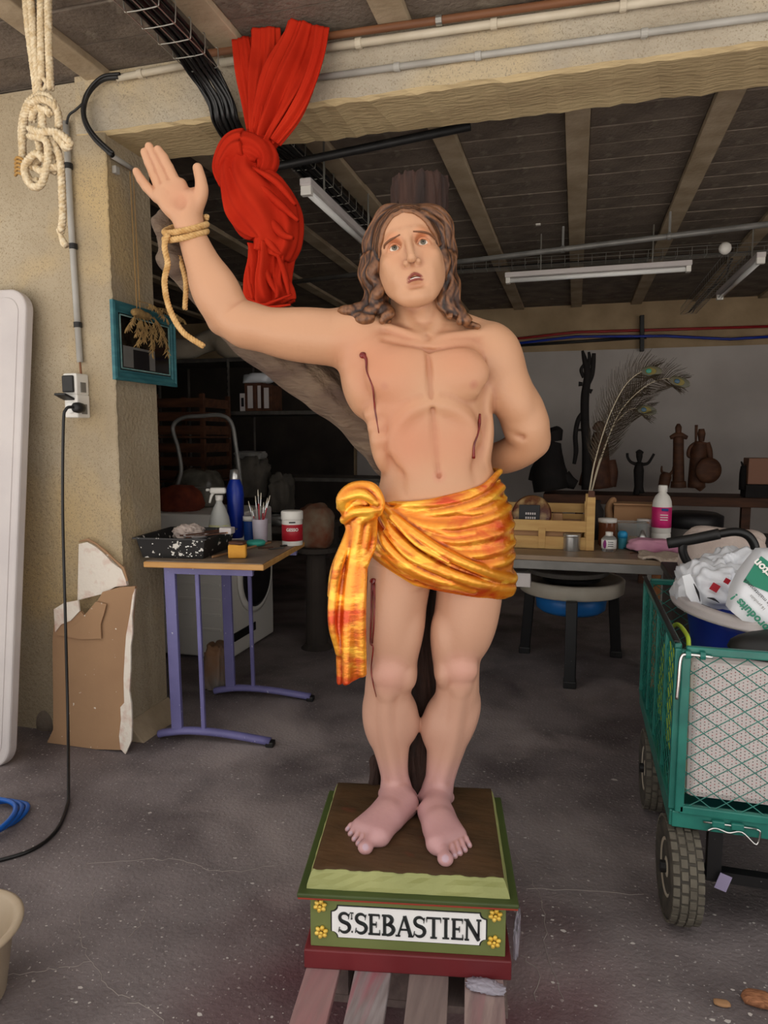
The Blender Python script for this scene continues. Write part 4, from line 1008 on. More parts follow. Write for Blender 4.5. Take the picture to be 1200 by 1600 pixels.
# knot
kb = -.095
ds.ell(S(560, 785, kb + .02), (.050, .036, .042), ry(math.radians(-20)), k=.008)
ds.line([S(540, 800, kb), S(535, 780, kb - .01), S(552, 763, kb - .015), S(580, 762, kb - .012), S(594, 782, kb - .01), S(592, 800, kb - .01)], [.012, .015, .015, .013, .011, .009], k=.006)
ds.line([S(532, 792, kb), S(545, 776, kb - .022), S(566, 772, kb - .028), S(586, 786, kb - .018)], [.010, .014, .013, .010], k=.006)
ds.line([S(538, 812, kb + .005), S(556, 800, kb - .018), S(578, 798, kb - .022), S(592, 796, kb - .012)], [.011, .012, .010, .008], k=.006)
ds.line([S(545, 820, kb + .01), S(562, 812, kb - .012), S(580, 805, kb - .02)], [.010, .010, .008], k=.006)
# hanging tail
for pts, r in (([(577, 806), (568, 870), (564, 950), (566, 1052)], [.010, .012, .013, .011]), ([(568, 810), (558, 880), (551, 960), (553, 1060)], [.010, .013, .015, .013]),
               ([(562, 815), (550, 885), (543, 965), (542, 1066)], [.009, .013, .014, .011]), ([(556, 820), (541, 880), (532, 950), (531, 1066)], [.008, .012, .012, .008]),
               ([(550, 822), (532, 870), (522, 920), (519, 975), (528, 1020)], [.007, .012, .012, .010, .006]), ([(548, 826), (524, 885), (515, 930)], [.007, .010, .006]),
               ([(585, 800), (583, 850), (572, 880)], [.008, .008, .006])):
    ds.line([S(a, b, kb - .004 + .012 * math.sin(i * 2.1 + a * .3)) for i, (a, b) in enumerate(pts)], r, k=.010)
def cutfn(p): return -((p - TAILCUT[0]) @ TAILCUT[1])
ds._add(cutfn, A([-9., -9, -9]), A([9., 9, TAILCUT[2] - .02]), .002, '-')
dV, dF = ds.mesh(.0026)
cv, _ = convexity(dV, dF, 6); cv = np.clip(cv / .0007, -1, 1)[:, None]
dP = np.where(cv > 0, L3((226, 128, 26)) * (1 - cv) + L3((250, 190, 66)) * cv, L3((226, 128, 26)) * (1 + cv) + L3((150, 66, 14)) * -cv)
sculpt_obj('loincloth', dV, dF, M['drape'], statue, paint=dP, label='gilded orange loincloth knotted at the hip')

# ---- tree behind
ts = Sculpt()
def Tb(px, py, dy=.19): return hd(px, py, DB + dy)
Rt = .066
ts.line([Tb(652, 1236, .09), Tb(650, 1150, .11), Tb(652, 1000, .14), Tb(655, 850, .16), Tb(655, 650, .17), Tb(656, 450, .165), Tb(656, 296, .16)], [.075, .055, .052, .055, .06, .066, .072], k=.01)
ts.line([Tb(640, 1240, .13), Tb(592, 1237, .12), Tb(588, 1190, .13)], [.05, .022, .018], k=.02)
b2s = Sculpt(); b2s.line([Tb(640, 740, .15), Tb(560, 655, .13), Tb(500, 605, .11), Tb(430, 560, .09), Tb(370, 510, .07), Tb(310, 450, .05), Tb(280, 415, .035), Tb(266, 380, .025), Tb(252, 345, .02)], [.06, .058, .056, .052, .046, .036, .030, .024, .022], k=.03)
b2s.ell(Tb(272, 408, .02), (.040, .034, .032), k=.02); b2s.ell(Tb(251, 352, .02), (.020, .02, .02), k=.015)
ts.plane(Tb(656, 280, .16), (0, 0, 1)); ts.plane((0, 0, TOPZ - .012), (0, 0, -1))
def barkd(p):
    a = np.arctan2(p[..., 1] - 1.87, p[..., 0] - .08)
    return .0045 * np.sin(a * 17 + 3 * np.sin(p[..., 2] * 9)) * np.cos(p[..., 2] * 31 + a * 5) + .002 * np.sin(a * 41 + p[..., 2] * 23)
tV, tF = ts.mesh(.005, disp=barkd)
sculpt_obj('tree_trunk', tV, tF, M['bark'], statue, label='dark brown trunk behind the figure')

def barkb(p):
    a = p[..., 0] + p[..., 2]; return .0035 * np.sin(p[..., 0] * 60 + 4 * np.sin(a * 14)) * np.sin(p[..., 1] * 70 + p[..., 2] * 40) + .0015 * np.sin(a * 150)
bV, bF = b2s.mesh(.005, disp=barkb)
sculpt_obj('branch', bV, bF, M['bark2'], statue, label='grey-brown side branch behind the raised arm')
# ---- ropes on the wrist
def rope3(path, R, name, m, parent=None, pitch=.022, k=8, label=None):
    Q = cat(path, k) if len(path) < 40 else A(path); L = np.concatenate([[0], np.cumsum(np.linalg.norm(np.diff(Q, axis=0), axis=1))])
    n = max(8, int(L[-1] / pitch * 7)); t = np.linspace(0, L[-1], n); Q = np.stack([np.interp(t, L, Q[:, i]) for i in range(3)], 1)
    T = A([nrm(v) for v in np.gradient(Q, axis=0)]); x = nrm(np.cross(T[0], (0.1, .2, 1))); mb = MB(); X = []
    for i in range(n): x = nrm(x - T[i] * (x @ T[i])); X.append(x)
    X = A(X); Y = np.cross(T, X)
    for s_ in range(3):
        a = 2 * math.pi * t / pitch + s_ * 2 * math.pi / 3
        mb.tube(Q + R * .48 * (np.cos(a)[:, None] * X + np.sin(a)[:, None] * Y), R * .56, 6)
    return mb.build(name, m, parent, smooth=True, label=label)
wr = thing('binding_rope', 'tan twisted hemp rope wound around the statue\'s raised wrist', 'rope', to_world(aL(297, 352, -.04)))
loop = []
for i in range(46):
    a = 2 * math.pi * i / 22 - .3; px = 290 + 33 * math.cos(a) ; py = 360 - 9 * math.cos(a) - (i - 22) * .5
    loop.append(to_world(hd(px, py + 3 * math.sin(a), DB - .028 - .046 * math.sin(a))))
rope3(A(loop), .0075, 'coil', M['rope'], wr)
rope3([to_world(aL(*q)) for q in ((262, 366, -.07), (257, 385, -.07), (268, 410, -.075))][:2] + [to_world(aL(*q)) for q in ((262, 412, -.06), (257, 440, -.065), (264, 480, -.07), (285, 518, -.07), (318, 541, -.07))], .0072, 'hanging_end', M['rope'], wr)
rope3([to_world(aL(*q)) for q in ((280, 400, -.005), (290, 440, -.01), (289, 483, -.015))], .0065, 'hanging_end', M['rope'], wr)
# ------------------------------------------------------------------ left side
def wl_(px, py, Y0, k):                                # pixel onto the leaning plane Y = Y0 + k z
    r = to_world(ray(px, py)); t = (Y0 + k * CAMH) / (r[1] - k * r[2]); return r * t + A([0, 0, CAMH])
# folding table leaning on its end
k_ = (2.40 - 2.13) / 1.9; a_ = math.atan(k_); w_, h_, r_ = .74, 1.93, .085
o0 = A([-2.125 - w_, 2.12, .004]); ax0 = A([1, 0, -.012]); ax1 = A([-.018, math.sin(a_), math.cos(a_)]); axn = A([0, math.cos(a_), -math.sin(a_)])
def rrect(w, h, r, n=7):
    o = []
    for cx, cz, a in ((w - r, r, -90), (w - r, h - r, 0), (r, h - r, 90), (r, r, 180)):
        for i in range(n + 1): o.append((cx + r * math.cos(math.radians(a + 90 * i / n)), cz + r * math.sin(math.radians(a + 90 * i / n))))
    return o
lt = thing('folding_table', 'grey-white plastic folding table leaning upright against the left wall', 'table', o0 + A([w_ / 2, 0, 0]))
MB().prism(rrect(w_, h_, r_), ax0, ax1, axn * .045, o0).build('table_top', M['whitep'], lt, bevel=.008)
MB().prism([(p[0] + .035, p[1] + .035) for p in rrect(w_ - .07, h_ - .07, r_ - .02)], ax0, ax1, axn * .004, o0 - axn * .003).build('raised_panel', M['whitep'], lt, bevel=.002)
for z in (.3, 1.5): MB().bar(o0 + ax0 * .1 + ax1 * z + axn * .055, o0 + ax0 * (w_ - .1) + ax1 * z + axn * .055, .025).build('folded_leg', M['greym'], lt)
# plasterboard off-cuts
def board(name, pts, Y0, k, th, m, label, catg, parent=None):
    v = A([wl_(x, y, Y0, k) for x, y in pts]); v[:, 2] = np.maximum(v[:, 2], .002); n = len(v); d = A([0, th, 0])
    mb = MB().add(np.vstack([v, v + d]), [tuple(range(n)), tuple(range(2 * n - 1, n - 1, -1))] + [(i, n + i, n + (i + 1) % n, (i + 1) % n) for i in range(n)])
    return mb
bb = thing('plasterboard', 'torn brown-faced plasterboard off-cut leaning on the pier', 'board', wl_(132, 1168, 2.36, .07))
board('', [(74, 1170), (83, 1140), (83, 1100), (82, 1000), (84, 978), (92, 965), (105, 968), (125, 955), (138, 968), (160, 925), (185, 918), (211, 916), (207, 965), (203, 1010), (200, 1080), (192, 1172), (150, 1174), (110, 1172)], 2.36, .07, .012, M['brownboard'], '', '').build('board', M['brownboard'], bb)
eo = [(211, 920), (208, 945), (206, 965), (207, 990), (204, 1010), (204, 1045), (202, 1080), (205, 1100), (206, 1130), (205, 1158), (196, 1182)]
ei = [(188, 1170), (186, 1150), (189, 1125), (188, 1105), (194, 1098), (193, 1060), (195, 1020), (197, 992), (203, 960), (207, 930)]
board('', eo + ei, 2.352, .07, .008, M['gyps'], '', '').build('torn_edge', M['gyps'], bb)
edge = []
for i in range(len(edge) - 1):
    board('', [edge[i], edge[i + 1], (edge[i + 1][0] - 7 - i, edge[i + 1][1] - 3), (edge[i][0] - 3, edge[i][1] + 2)], 2.354, .07, .006, M['gyps'], '', '').build('torn_edge', M['gyps'], bb)
board('', [(86, 988), (84, 952), (100, 942), (122, 938), (124, 955), (110, 970), (95, 976)], 2.352, .07, .007, M['gyps'], '', '').build('bare_corner', M['gyps'], bb, label='white corner with the paper torn off')
board('', [(88, 992), (120, 975), (150, 940), (166, 944), (162, 960), (157, 975), (158, 998), (125, 999)], 2.348, .07, .004, M['brownboard'], '', '').build('paper_flap', M['brownboard'], bb, label='loose flap of brown paper')
bb2 = thing('plaster_fragment', 'broken white plaster fragment behind the brown board', 'fragment', wl_(150, 930, 2.385, .045))
board('', [(121, 938), (123, 850), (136, 847), (150, 855), (163, 866), (176, 880), (190, 890), (196, 905), (198, 915), (180, 917), (160, 928)], 2.40, .045, .014, M['gyps'], '', '').build('face', M['gyps'], bb2)
pp = [(124, 846), (138, 843), (152, 851), (166, 863), (180, 876), (193, 888), (199, 908)]
MB().tube([wl_(x, y, 2.402, .045) for x, y in pp], [.004, .006, .005, .007, .005, .007, .005], 6).build('rough_edge', M['brownboard'], bb2)
# rope hank top left
YR = 1.93
rk = thing('rope_hank', 'thick off-white rope hank knotted up and hanging from the ceiling at top left', 'rope', wy(70, 290, YR))
R_ = .0122
def rp(pts, r=R_, name='rope_strand', m=None, Y=YR, dy=None):
    Q = A([wy(p[0], p[1], Y + (p[2] if len(p) > 2 else 0)) for p in pts]); Qc = cat(Q, 9)
    if name == 'rope_strand': rope3(Qc if len(Qc) >= 40 else Q, r * 1.0, name, M['ropew'], rk, pitch=.034, k=9)
    else: MB().tube(Qc, r, 10).build(name, m or M['ropew'], rk, smooth=True)
for pts in ([(38, -30), (44, 40), (53, 110), (58, 152)], [(46, -30), (52, 50), (58, 110), (62, 150)], [(64, -30), (64, 60), (65, 125)], [(75, -30), (76, 60), (79, 140)],
    [(60, 148, -.02), (78, 152, -.03), (90, 175, -.02), (92, 200, -.02)], [(92, 190), (85, 165, -.03), (60, 155, -.04), (42, 175, -.02), (36, 210), (35, 260)], [(36, 250, .01), (34, 200, .01), (42, 165, .01), (56, 150)],
    [(50, 190, -.02), (54, 172, -.02), (64, 170, -.03), (66, 192, -.03), (60, 215, -.03)], [(78, 180, -.03), (72, 170, -.03), (66, 180, -.03), (68, 215, -.03)],
    [(46, 200, -.045), (60, 206, -.05), (85, 206, -.05), (102, 215, -.045), (110, 225, -.04), (102, 231, -.04), (96, 222, -.045), (86, 212, -.05)],
    [(46, 212, -.03), (70, 218, -.05), (75, 240, -.05), (72, 265, -.05), (64, 288, -.05), (52, 292, -.05), (42, 280, -.05), (38, 262, -.04), (46, 248, -.05), (58, 240, -.055), (68, 250, -.055)],
    [(60, 218, -.02), (62, 240, -.02), (54, 262, -.02), (44, 255, -.03), (40, 268, -.03), (50, 284, -.03), (60, 282, -.03)],
    [(80, 215, -.03), (90, 235, -.03), (95, 260, -.03), (97, 300, -.02), (98, 340, -.01), (95, 362, -.01)], [(56, 262, -.03), (66, 268, -.04), (78, 262, -.04), (90, 262, -.03)], [(78, 240, -.02), (84, 250, -.02), (86, 268, -.02), (76, 262, -.02)]): rp(pts)
rp([(92, 358), (95, 368), (100, 380), (104, 384)], [.009, .008, .012, .010], 'frayed_end')
rp([(59, 126), (66, 122), (72, 130), (68, 140), (60, 138)], .006, 'twine_knot')
for i in range(5): rp([(24, 250 + i * 6), (28, 246 + i * 6, -.02), (36, 250 + i * 6, -.02), (38, 256 + i * 6)], .0045, 'twine_winding', M['twine'])
# picture frame on the pier
XF = XP + .03; c0 = wx(170, 470, XF); yA, yB, zT, zB_ = 2.42, 2.868, 1.848, 1.535
pf = thing('picture_frame', 'teal distressed picture frame hung on the side of the pier', 'picture frame', (XF, (yA + yB) / 2, zB_))
W_ = .05
for a, b in (((yA, zT), (yB, zT)), ((yB, zT), (yB, zB_)), ((yB, zB_), (yA, zB_)), ((yA, zB_), (yA, zT))):
    d = nrm(A(b) - A(a)); n2 = A([-d[1], d[0]]) * -1
    if n2 @ (A([(yA + yB) / 2, (zT + zB_) / 2]) - A(a)) < 0: n2 = -n2
    rings = []
    for e, s_ in ((A(a), 1), (A(b), -1)):
        prof = [(0, 0), (0, .014), (.010, .018), (.018, .013), (.030, .013), (.036, .008), (W_, .006), (W_, 0)]
        rings.append(A([(XF + q[1] - .004, *(e + n2 * q[0] + d * s_ * q[0])) for q in prof]))
    MB().loft(rings).build('rail', M['teal'], pf)
MB().box((XF + .001, (yA + yB) / 2, (zT + zB_) / 2), (.004, yB - yA - .07, zT - zB_ - .07)).build('dark_picture', M['glass_dark'], pf)
for a, b in (((yA + W_, zT - W_), (yB - W_, zT - W_)), ((yB - W_, zT - W_), (yB - W_, zB_ + W_)), ((yB - W_, zB_ + W_), (yA + W_, zB_ + W_)), ((yA + W_, zB_ + W_), (yA + W_, zT - W_))):
    MB().bar((XF + .004, *a), (XF + .004, *b), .005, .005, up=(1, 0, 0)).build('inner_fillet', M['tealw'], pf)
MB().box((XF + .0035, yA + .175, zB_ + .10), (.002, .22, .085)).build('grey_mount', M['greym'], pf)
MB().box((XF + .005, yA + .185, zB_ + .095), (.002, .11, .075)).build('dark_print', M['blackl'], pf)
# dried herbs on a string
hb = thing('dried_herbs', 'dried herb sprigs hanging on twine over the teal frame', 'herbs', wx(222, 560, XP + .09))
xs_ = XP + .08
for a, b in (((203, 268), (214, 487)), ((208, 268), (219, 487))): MB().tube(cat([wx(*a, XP + .03), wx((a[0] + b[0]) / 2, (a[1] + b[1]) / 2, XP + .06), wx(*b, xs_)], 4), .0014, 5).build('twine', M['twine'], hb)
MB().ball(wx(217, 490, xs_), (.02, .05, .02), 12, 7).ball(wx(228, 494, xs_), (.016, .04, .016), 12, 7).build('tied_bunch', M['herb'], hb)
for (x0, y0, x1, y1) in ((213, 492, 198, 512), (217, 495, 213, 520), (222, 495, 226, 530), (228, 495, 238, 552), (234, 492, 252, 535), (240, 495, 262, 552), (228, 480, 288, 500), (215, 470, 262, 500), (236, 500, 240, 540), (222, 500, 216, 535)):
    sg = MB(); Q = cat([wx(x0, y0, xs_), wx((x0 + x1) / 2 + 4, (y0 + y1) / 2 - 6, xs_ + .02), wx(x1, y1, xs_ + .01)], 8); sg.tube(Q, [.0022, .0012], 5)
    for q in Q[5:]:
        for s_ in range(3):
            d = A([rnd.uniform(-.012, .012), rnd.uniform(-.02, .02), -.022]); sg.tube([q, q + d * .5, q + d], [.0016, .0024, .0008], 4)
    sg.build('sprig', M['herb'], hb)

# ---- lilac table
tO = A([-1.70, 2.45, 0]); tR = rz(math.radians(7)); TT = .795
def tp(u, v, z=0): return tO + tR @ A([u, v, 0]) + A([0, 0, z])
tb = thing('work_table', 'small wooden-topped table on lilac metal legs beside the pier', 'table', tp(.25, .3))
MB().box(tp(.252, .32, TT - .013), (.515, .64, .024), tR).build('table_top', M['ply'], tb, bevel=.004)
MB().box(tp(.252, .32, TT + .0005), (.500, .625, .003), tR).build('laminate', M['ltop'], tb)
for v in (.075, .60):
    u0 = .0 if v < .1 else .04
    for du, w in ((.085, .048), (.205, .018)):
        MB().bar(tp(u0 + du, v, .05), tp(u0 + du - .01, v, TT - .026), w, .022 if w > .02 else .018, up=tuple(tR @ A([0, 1, 0]))).build('leg_post', M['purple'], tb, bevel=.003)
    ring = []
    MB().tube(cat([tp(u0 + .0, v, .022), tp(u0 + .03, v, .030), tp(u0 + .14, v, .046), tp(u0 + .30, v, .042), tp(u0 + .50, v, .020)], 6), .021, 10, flat=.8).build('foot_bar', M['purple'], tb, smooth=True)
    MB().box(tp(u0 + .50, v, .012), (.035, .04, .024), tR).build('foot_cap', M['blackrub'], tb, bevel=.005)
    MB().bar(tp(u0 + .06, v, TT - .045), tp(u0 + .44, v, TT - .045), .02, .035).build('top_rail', M['purple'], tb, bevel=.002)
for u in (.10, .40): MB().bar(tp(u, .08, TT - .045), tp(u + .02, .6, TT - .045), .025, .03).build('side_rail', M['purple'], tb, bevel=.002)
def wt(px, py, z=TT + .002): return wz(px, py, z)
# paint tray
tc_ = wt(268, 873); Rt_ = tR
def tub(c, w0, d0, w1, d1, h, th, m, name, parent, R):
    mb = MB(); rr = []
    for (w, d, z) in ((w0, d0, 0), (w1, d1, h), (w1 + .02, d1 + .02, h), (w1 + .02, d1 + .02, h - .006)):
        rr.append(A([c + R @ A([a * w / 2, b * d / 2, 0]) + A([0, 0, z]) for a, b in ((-1, -1), (1, -1), (1, 1), (-1, 1))]))
    mb.loft(rr[:3], caps=False).loft(rr[2:], caps=False)
    inn = [A([c + R @ A([a * (w - 2 * th) / 2, b * (d - 2 * th) / 2, 0]) + A([0, 0, z]) for a, b in ((-1, -1), (1, -1), (1, 1), (-1, 1))]) for (w, d, z) in ((w1 + th * 2, d1 + th * 2, h), (w1, d1, h - .001), (w0, d0, th))]
    mb.loft(inn, caps=False).add(inn[-1], [(0, 1, 2, 3)]).add(rr[0], [(3, 2, 1, 0)])
    return mb.build(name, m, parent, bevel=.004)
cen_ = tc_ + tR @ A([0, .165, 0])
pt = thing('paint_tray', 'black plastic tray spattered with white paint at the front of the lilac table', 'tray', cen_)
tub(cen_ + A([0, 0, .001]), .27, .31, .31, .35, .088, .004, M['tray'], 'tray', pt, tR)
for i in range(40):
    u = .15 - abs(rnd.gauss(0, .09)); z = rnd.uniform(.01, .085); r = rnd.uniform(.001, .0032)
    u = max(min(u, .14), -.14)
    MB().ball(cen_ + tR @ A([u, -.158 - z * .21, 0]) + A([0, 0, z]), (r * rnd.uniform(.8, 2.2), .0012, r), 7, 4, R=tR).build('paint_splash', M['whitel'], pt)
def crumple(name, c, r, m, parent=None, seed=1, n=26, amp=.25, R=None, fr=5, flatb=True, boxy=.7):
    g = random.Random(seed); K_ = [(A([g.gauss(0, 1) for _ in range(3)]) * fr * .5, g.random() * 6.3, g.uniform(.4, 1)) for _ in range(9)]
    mb = MB(); mb.ball((0, 0, 0), 1, n, n // 2 + 2); v = mb.v[0]; d = v / np.linalg.norm(v, axis=1)[:, None]
    s_ = sum(a * np.abs(np.sin(d @ k + p)) for k, p, a in K_) / 5 - .55; v = np.sign(d) * np.abs(d) ** boxy * (1 + amp * s_)[:, None] * (A(r) * np.ones(3)) * .92
    if flatb: v[:, 2] = np.maximum(v[:, 2], -.75 * (r[2] if np.ndim(r) else r))
    if R is not None: v = v @ np.asarray(R).T
    mb.v = [v + A(c)]; return mb.build(name, m, parent, smooth=True)
tag(crumple('rag', cen_ + tR @ A([-.005, .02, 0]) + A([0, 0, .085]), (.065, .055, .034), M['cloth'], seed=3, amp=.9, n=40, fr=8, boxy=.9), 'crumpled off-white rag lying in the black tray', 'rag')
o = MB().lathe([(.001, 0), (.045, 0), (.052, .016), (.054, .018), (.048, .018), (.042, .004), (.001, .004)][::1], cen_ + tR @ A([.07, -.07, 0]) + A([0, 0, .072]), 26).build('saucer', M['whitep'], smooth=True); tag(o, 'shallow white dish on the front rim of the black tray', 'dish')
for i, (u0, v0, u1, v1) in enumerate(((.0, -.08, .16, .02), (.05, -.13, .19, -.03), (.02, .0, .15, .09))):
    o = thing('stir_stick', ('stained wooden stick lying across the tray, nearest the rag', 'stained wooden stick at the front of the tray', 'stained wooden stick furthest back in the tray')[i], 'stick', cen_ + A([0, 0, .09]), 'sticks in the tray')
    MB().bar(cen_ + tR @ A([u0, v0, .086]), cen_ + tR @ A([u1, v1, .096]), .012, .005).build('stick', M['brown'], o); MB().bar(cen_ + tR @ A([u1, v1, .096]), cen_ + tR @ A([u1 + .02, v1 + .012, .097]), .013, .006).build('tip', M['cardb'], o)
def jar(name, base, prof, m, label, catg, cap=None, lab=None, n=26, parent=None, group=None):
    t = thing(name, label, catg, base, group); MB().lathe(prof, base, n).build('body', m, t, smooth=True)
    auto(t.children[0])
    if cap: MB().lathe(cap[0], base, n).build('cap', cap[1], t, smooth=True)
    if lab:
        r, z0, z1, lm = lab; MB().lathe([(r - .001, z0), (r, z0 + .0005), (r, z1 - .0005), (r - .001, z1)], base, n).build('label', lm, t, smooth=True)
    return t
b0 = wt(344, 846)
sp = jar('spray_bottle', b0, [(.001, .0), (.048, .0), (.052, .01), (.052, .08), (.046, .12), (.028, .17), (.016, .19), (.014, .205), (.001, .205)], mat('milky_bottle', (190, 190, 184), None, rough=.35), 'milky spray bottle with white trigger standing behind the tray', 'spray bottle', lab=(.0528, .03, .085, mat('yellow_label', (206, 204, 120), (190, 190, 190), 30, .5)))
MB().lathe([(.016, .20), (.018, .205), (.018, .228), (.001, .228)], b0, 16).build('collar', M['white'], sp, smooth=True)
MB().box(b0 + A([-.005, 0, .25]), (.078, .028, .030), rz(YAW)).build('spray_head', M['white'], sp, bevel=.009)
MB().tube(cat([b0 + A([-.022, 0, .245]), b0 + A([-.035, -.01, .225]), b0 + A([-.045, -.012, .19])], 5), [.007, .008, .005], 8).build('trigger', M['white'], sp, smooth=True)
MB().lathe([(.006, 0), (.007, .016), (.004, .018)], b0 + A([-.044, -.012, .253]), 12, ry(-math.pi / 2) @ rz(0)).build('nozzle', M['white'], sp)
b1 = wt(369, 840)
jar('detergent_bottle', b1, [(.001, 0), (.034, 0), (.038, .01), (.040, .06), (.042, .15), (.044, .22), (.040, .26), (.028, .29), (.024, .30), (.001, .30)], M['bluep'], 'tall dark blue bottle with clear grey cap behind the spray bottle', 'bottle', cap=([(.025, .295), (.026, .30), (.026, .315), (.022, .345), (.001, .35)], M['tin']))
b2 = wt(407, 849); bp = jar('brush_pot', b2, [(.001, 0), (.031, 0), (.033, .005), (.038, .115), (.0385, .118), (.035, .118), (.030, .01), (.001, .01)], mat('lilac_cup', (200, 190, 200), (180, 168, 180), 9, .5), 'pale lilac plastic cup full of paint brushes', 'cup')
for i, (tx, ty) in enumerate(((388, 783), (393, 792), (399, 775), (403, 765), (408, 770), (412, 785), (418, 778), (422, 774), (404, 790), (414, 795))):
    tpw = wt(tx, ty, TT + .1); tpw = wd(tx, ty, hd(407, 849, 1)[1] * 0 + np.linalg.norm(b2[:2]) * 1.0)
    o = thing('paint_brush', 'thin used paint brush standing in the lilac cup', 'brush', b2 + A([0, 0, .012]), 'brushes in the lilac cup')
    q0 = b2 + A([rnd.uniform(-.015, .015), rnd.uniform(-.015, .015), .012]); d = nrm(tpw - q0); Ln = np.linalg.norm(tpw - q0)
    MB().tube([q0, q0 + d * Ln * .72], [.0022, .0030], 6).build('handle', rnd.choice([M['wooddark'], M['pvc'], M['redl']]), o)
    MB().tube([q0 + d * Ln * .72, q0 + d * Ln * .87], .0034, 8).build('ferrule', M['chrome'], o); MB().tube([q0 + d * Ln * .87, q0 + d * Ln], [.0038, .0014], 6).build('bristles', M['pvcw'], o)
jar('tub', wt(391, 843), [(.001, 0), (.030, 0), (.032, .06), (.032, .10), (.001, .10)], M['navy'], 'small blue pot with white lid half hidden behind the brush cup', 'pot', cap=([(.034, .095), (.034, .118), (.001, .118)], M['white']))
b3 = wt(457, 851); gp = jar('gesso_pot', b3, [(.001, 0), (.047, 0), (.049, .006), (.049, .125), (.001, .125)], M['white'], 'white screw-top pot with dark red GESSO label', 'pot', cap=([(.051, .122), (.052, .125), (.052, .158), (.048, .163), (.001, .163)], M['white']), lab=(.0498, .022, .100, M['redl']))
def text(s, c, size, xdir, zdir, m, parent, ext=.0005, name='lettering', bend=None, bold=0):
    cu = bpy.data.curves.new('t', 'FONT'); cu.body = s; cu.size = size; cu.extrude = ext; cu.align_x = 'CENTER'; cu.align_y = 'CENTER'; cu.offset = bold; cu.resolution_u = 3
    ob = bpy.data.objects.new('t', cu); COL.objects.link(ob); bpy.context.view_layer.update()
    me = bpy.data.meshes.new_from_object(ob); v = np.array([q.co[:] for q in me.vertices]); f = [tuple(p.vertices) for p in me.polygons]; bpy.data.objects.remove(ob); bpy.data.curves.remove(cu)
    xd = nrm(xdir); zd = nrm(zdir); nd = np.cross(xd, zd)
    if bend: a = v[:, 0] / bend; P_ = np.outer(np.sin(a) * bend, xd) + np.outer(v[:, 1], zd) + np.outer((np.cos(a) - 1) * bend + v[:, 2], nd)
    else: P_ = np.outer(v[:, 0], xd) + np.outer(v[:, 1], zd) + np.outer(v[:, 2], nd)
    return MB().add(P_ + A(c), f).build(name, m, parent)
def face(c, r):                                        # front point of an upright cylinder as seen from the camera, with its right vector
    d = nrm(A([-c[0], -c[1], 0])); return d, A([-d[1], d[0], 0])
d, rr_ = face(b3, .05)
text('GESSO', b3 + d * .0505 + A([0, 0, .076]), .020, rr_, (0, 0, 1), M['whitel'], gp, bend=.05, bold=.0006)
text('LISSE', b3 + d * .0505 + A([0, 0, .059]), .009, rr_, (0, 0, 1), M['whitel'], gp, bend=.05) if False else None
MB().box(b3 + d * .0515 + A([0, 0, .112]), (.03, .004, .006), np.stack([rr_, -d, A([0, 0, 1.])], 1)).build('emblem', M['blackl'], gp)
o = MB().box(wt(368, 873) + A([0, .02, .030]), (.075, .045, .058), rz(math.radians(20))).build('sponge', M['yel'], bevel=.006); tag(o, 'yellow block with torn top at the front edge of the lilac table', 'sponge')
o = crumple('foam_tear', wt(368, 873) + A([0, .02, .063]), (.032, .02, .008), M['brown'], o if False else None, seed=5, amp=.6); tag(o, 'brown scrap of foam lying on the yellow block', 'scrap')
o = MB().lathe([(.012, 0), (.04, .004), (.046, .016), (.04, .026), (.03, .020), (.012, .014)], wt(400, 853), 20).build('sanding_ring', M['tealp'], smooth=True); tag(o, 'mint green plastic scoop in front of the brush cup', 'scoop')
o = MB().bar(wt(330, 873) + A([0, .01, .006]), wt(423, 849) + A([0, 0, .006]), .008, .008).build('wooden_batten', M['cardb']); tag(o, 'thin wooden stick lying diagonally on the lilac table', 'stick')
for i, (x, y, c) in enumerate(((415, 857, 'rusty scraper blade lying near the mint scoop'), (432, 858, 'dark flat palette knife lying on the lilac table'), (447, 853, 'dark metal file near the gesso pot'))):
    o = MB().box(wt(x, y) + A([0, 0, .004]), (.07, .018, .005), rz(.5 + i * .4)).build(('scraper', 'palette_knife', 'file')[i], M[('brown', 'shelfm', 'blackrub')[i]], bevel=.001); tag(o, c, 'tool')
o = MB().box(wt(355, 834, TT + .09), (.055, .05, .028), tR).build('small_box', M['whitep'], bevel=.004); o.location.z = TT + .091; tag(o, 'small white lidded box on the back rim of the black tray', 'box')

# ---- washing machine and what stands round it
mc = A([-2.21, 3.86, 0])
wm = thing('washing_machine', 'white front-loading washing machine in the shadow behind the lilac table', 'washing machine', mc)
MB().box(mc + A([0, 0, .435]), (.60, .60, .85)).build('cabinet', M['white'], wm, bevel=.012)
for i in range(7): MB().box(mc + A([.05, -.301, .18 + i * .09]), (.38, .006, .018)).build('pressed_rib', M['white'], wm, bevel=.003)
wdr = MB().lathe([(.20, 0), (.205, .02), (.17, .035), (.15, .03), (.001, .045)], mc + A([.30, .02, .46]), 36, ry(math.pi / 2)).build('door', M['blackl'], wm, smooth=True)
MB().lathe([(.20, 0), (.235, .004), (.235, .018), (.205, .028), (.2, .02)], mc + A([.30, .02, .46]), 36, ry(math.pi / 2)).build('door_ring', M['white'], wdr, smooth=True)
MB().box(mc + A([.302, 0, .80]), (.008, .56, .10)).build('control_panel', M['whitep'], wm, bevel=.002); MB().box(mc + A([.303, -.12, .13]), (.006, .28, .05)).build('filter_flap', M['blackl'], wm)
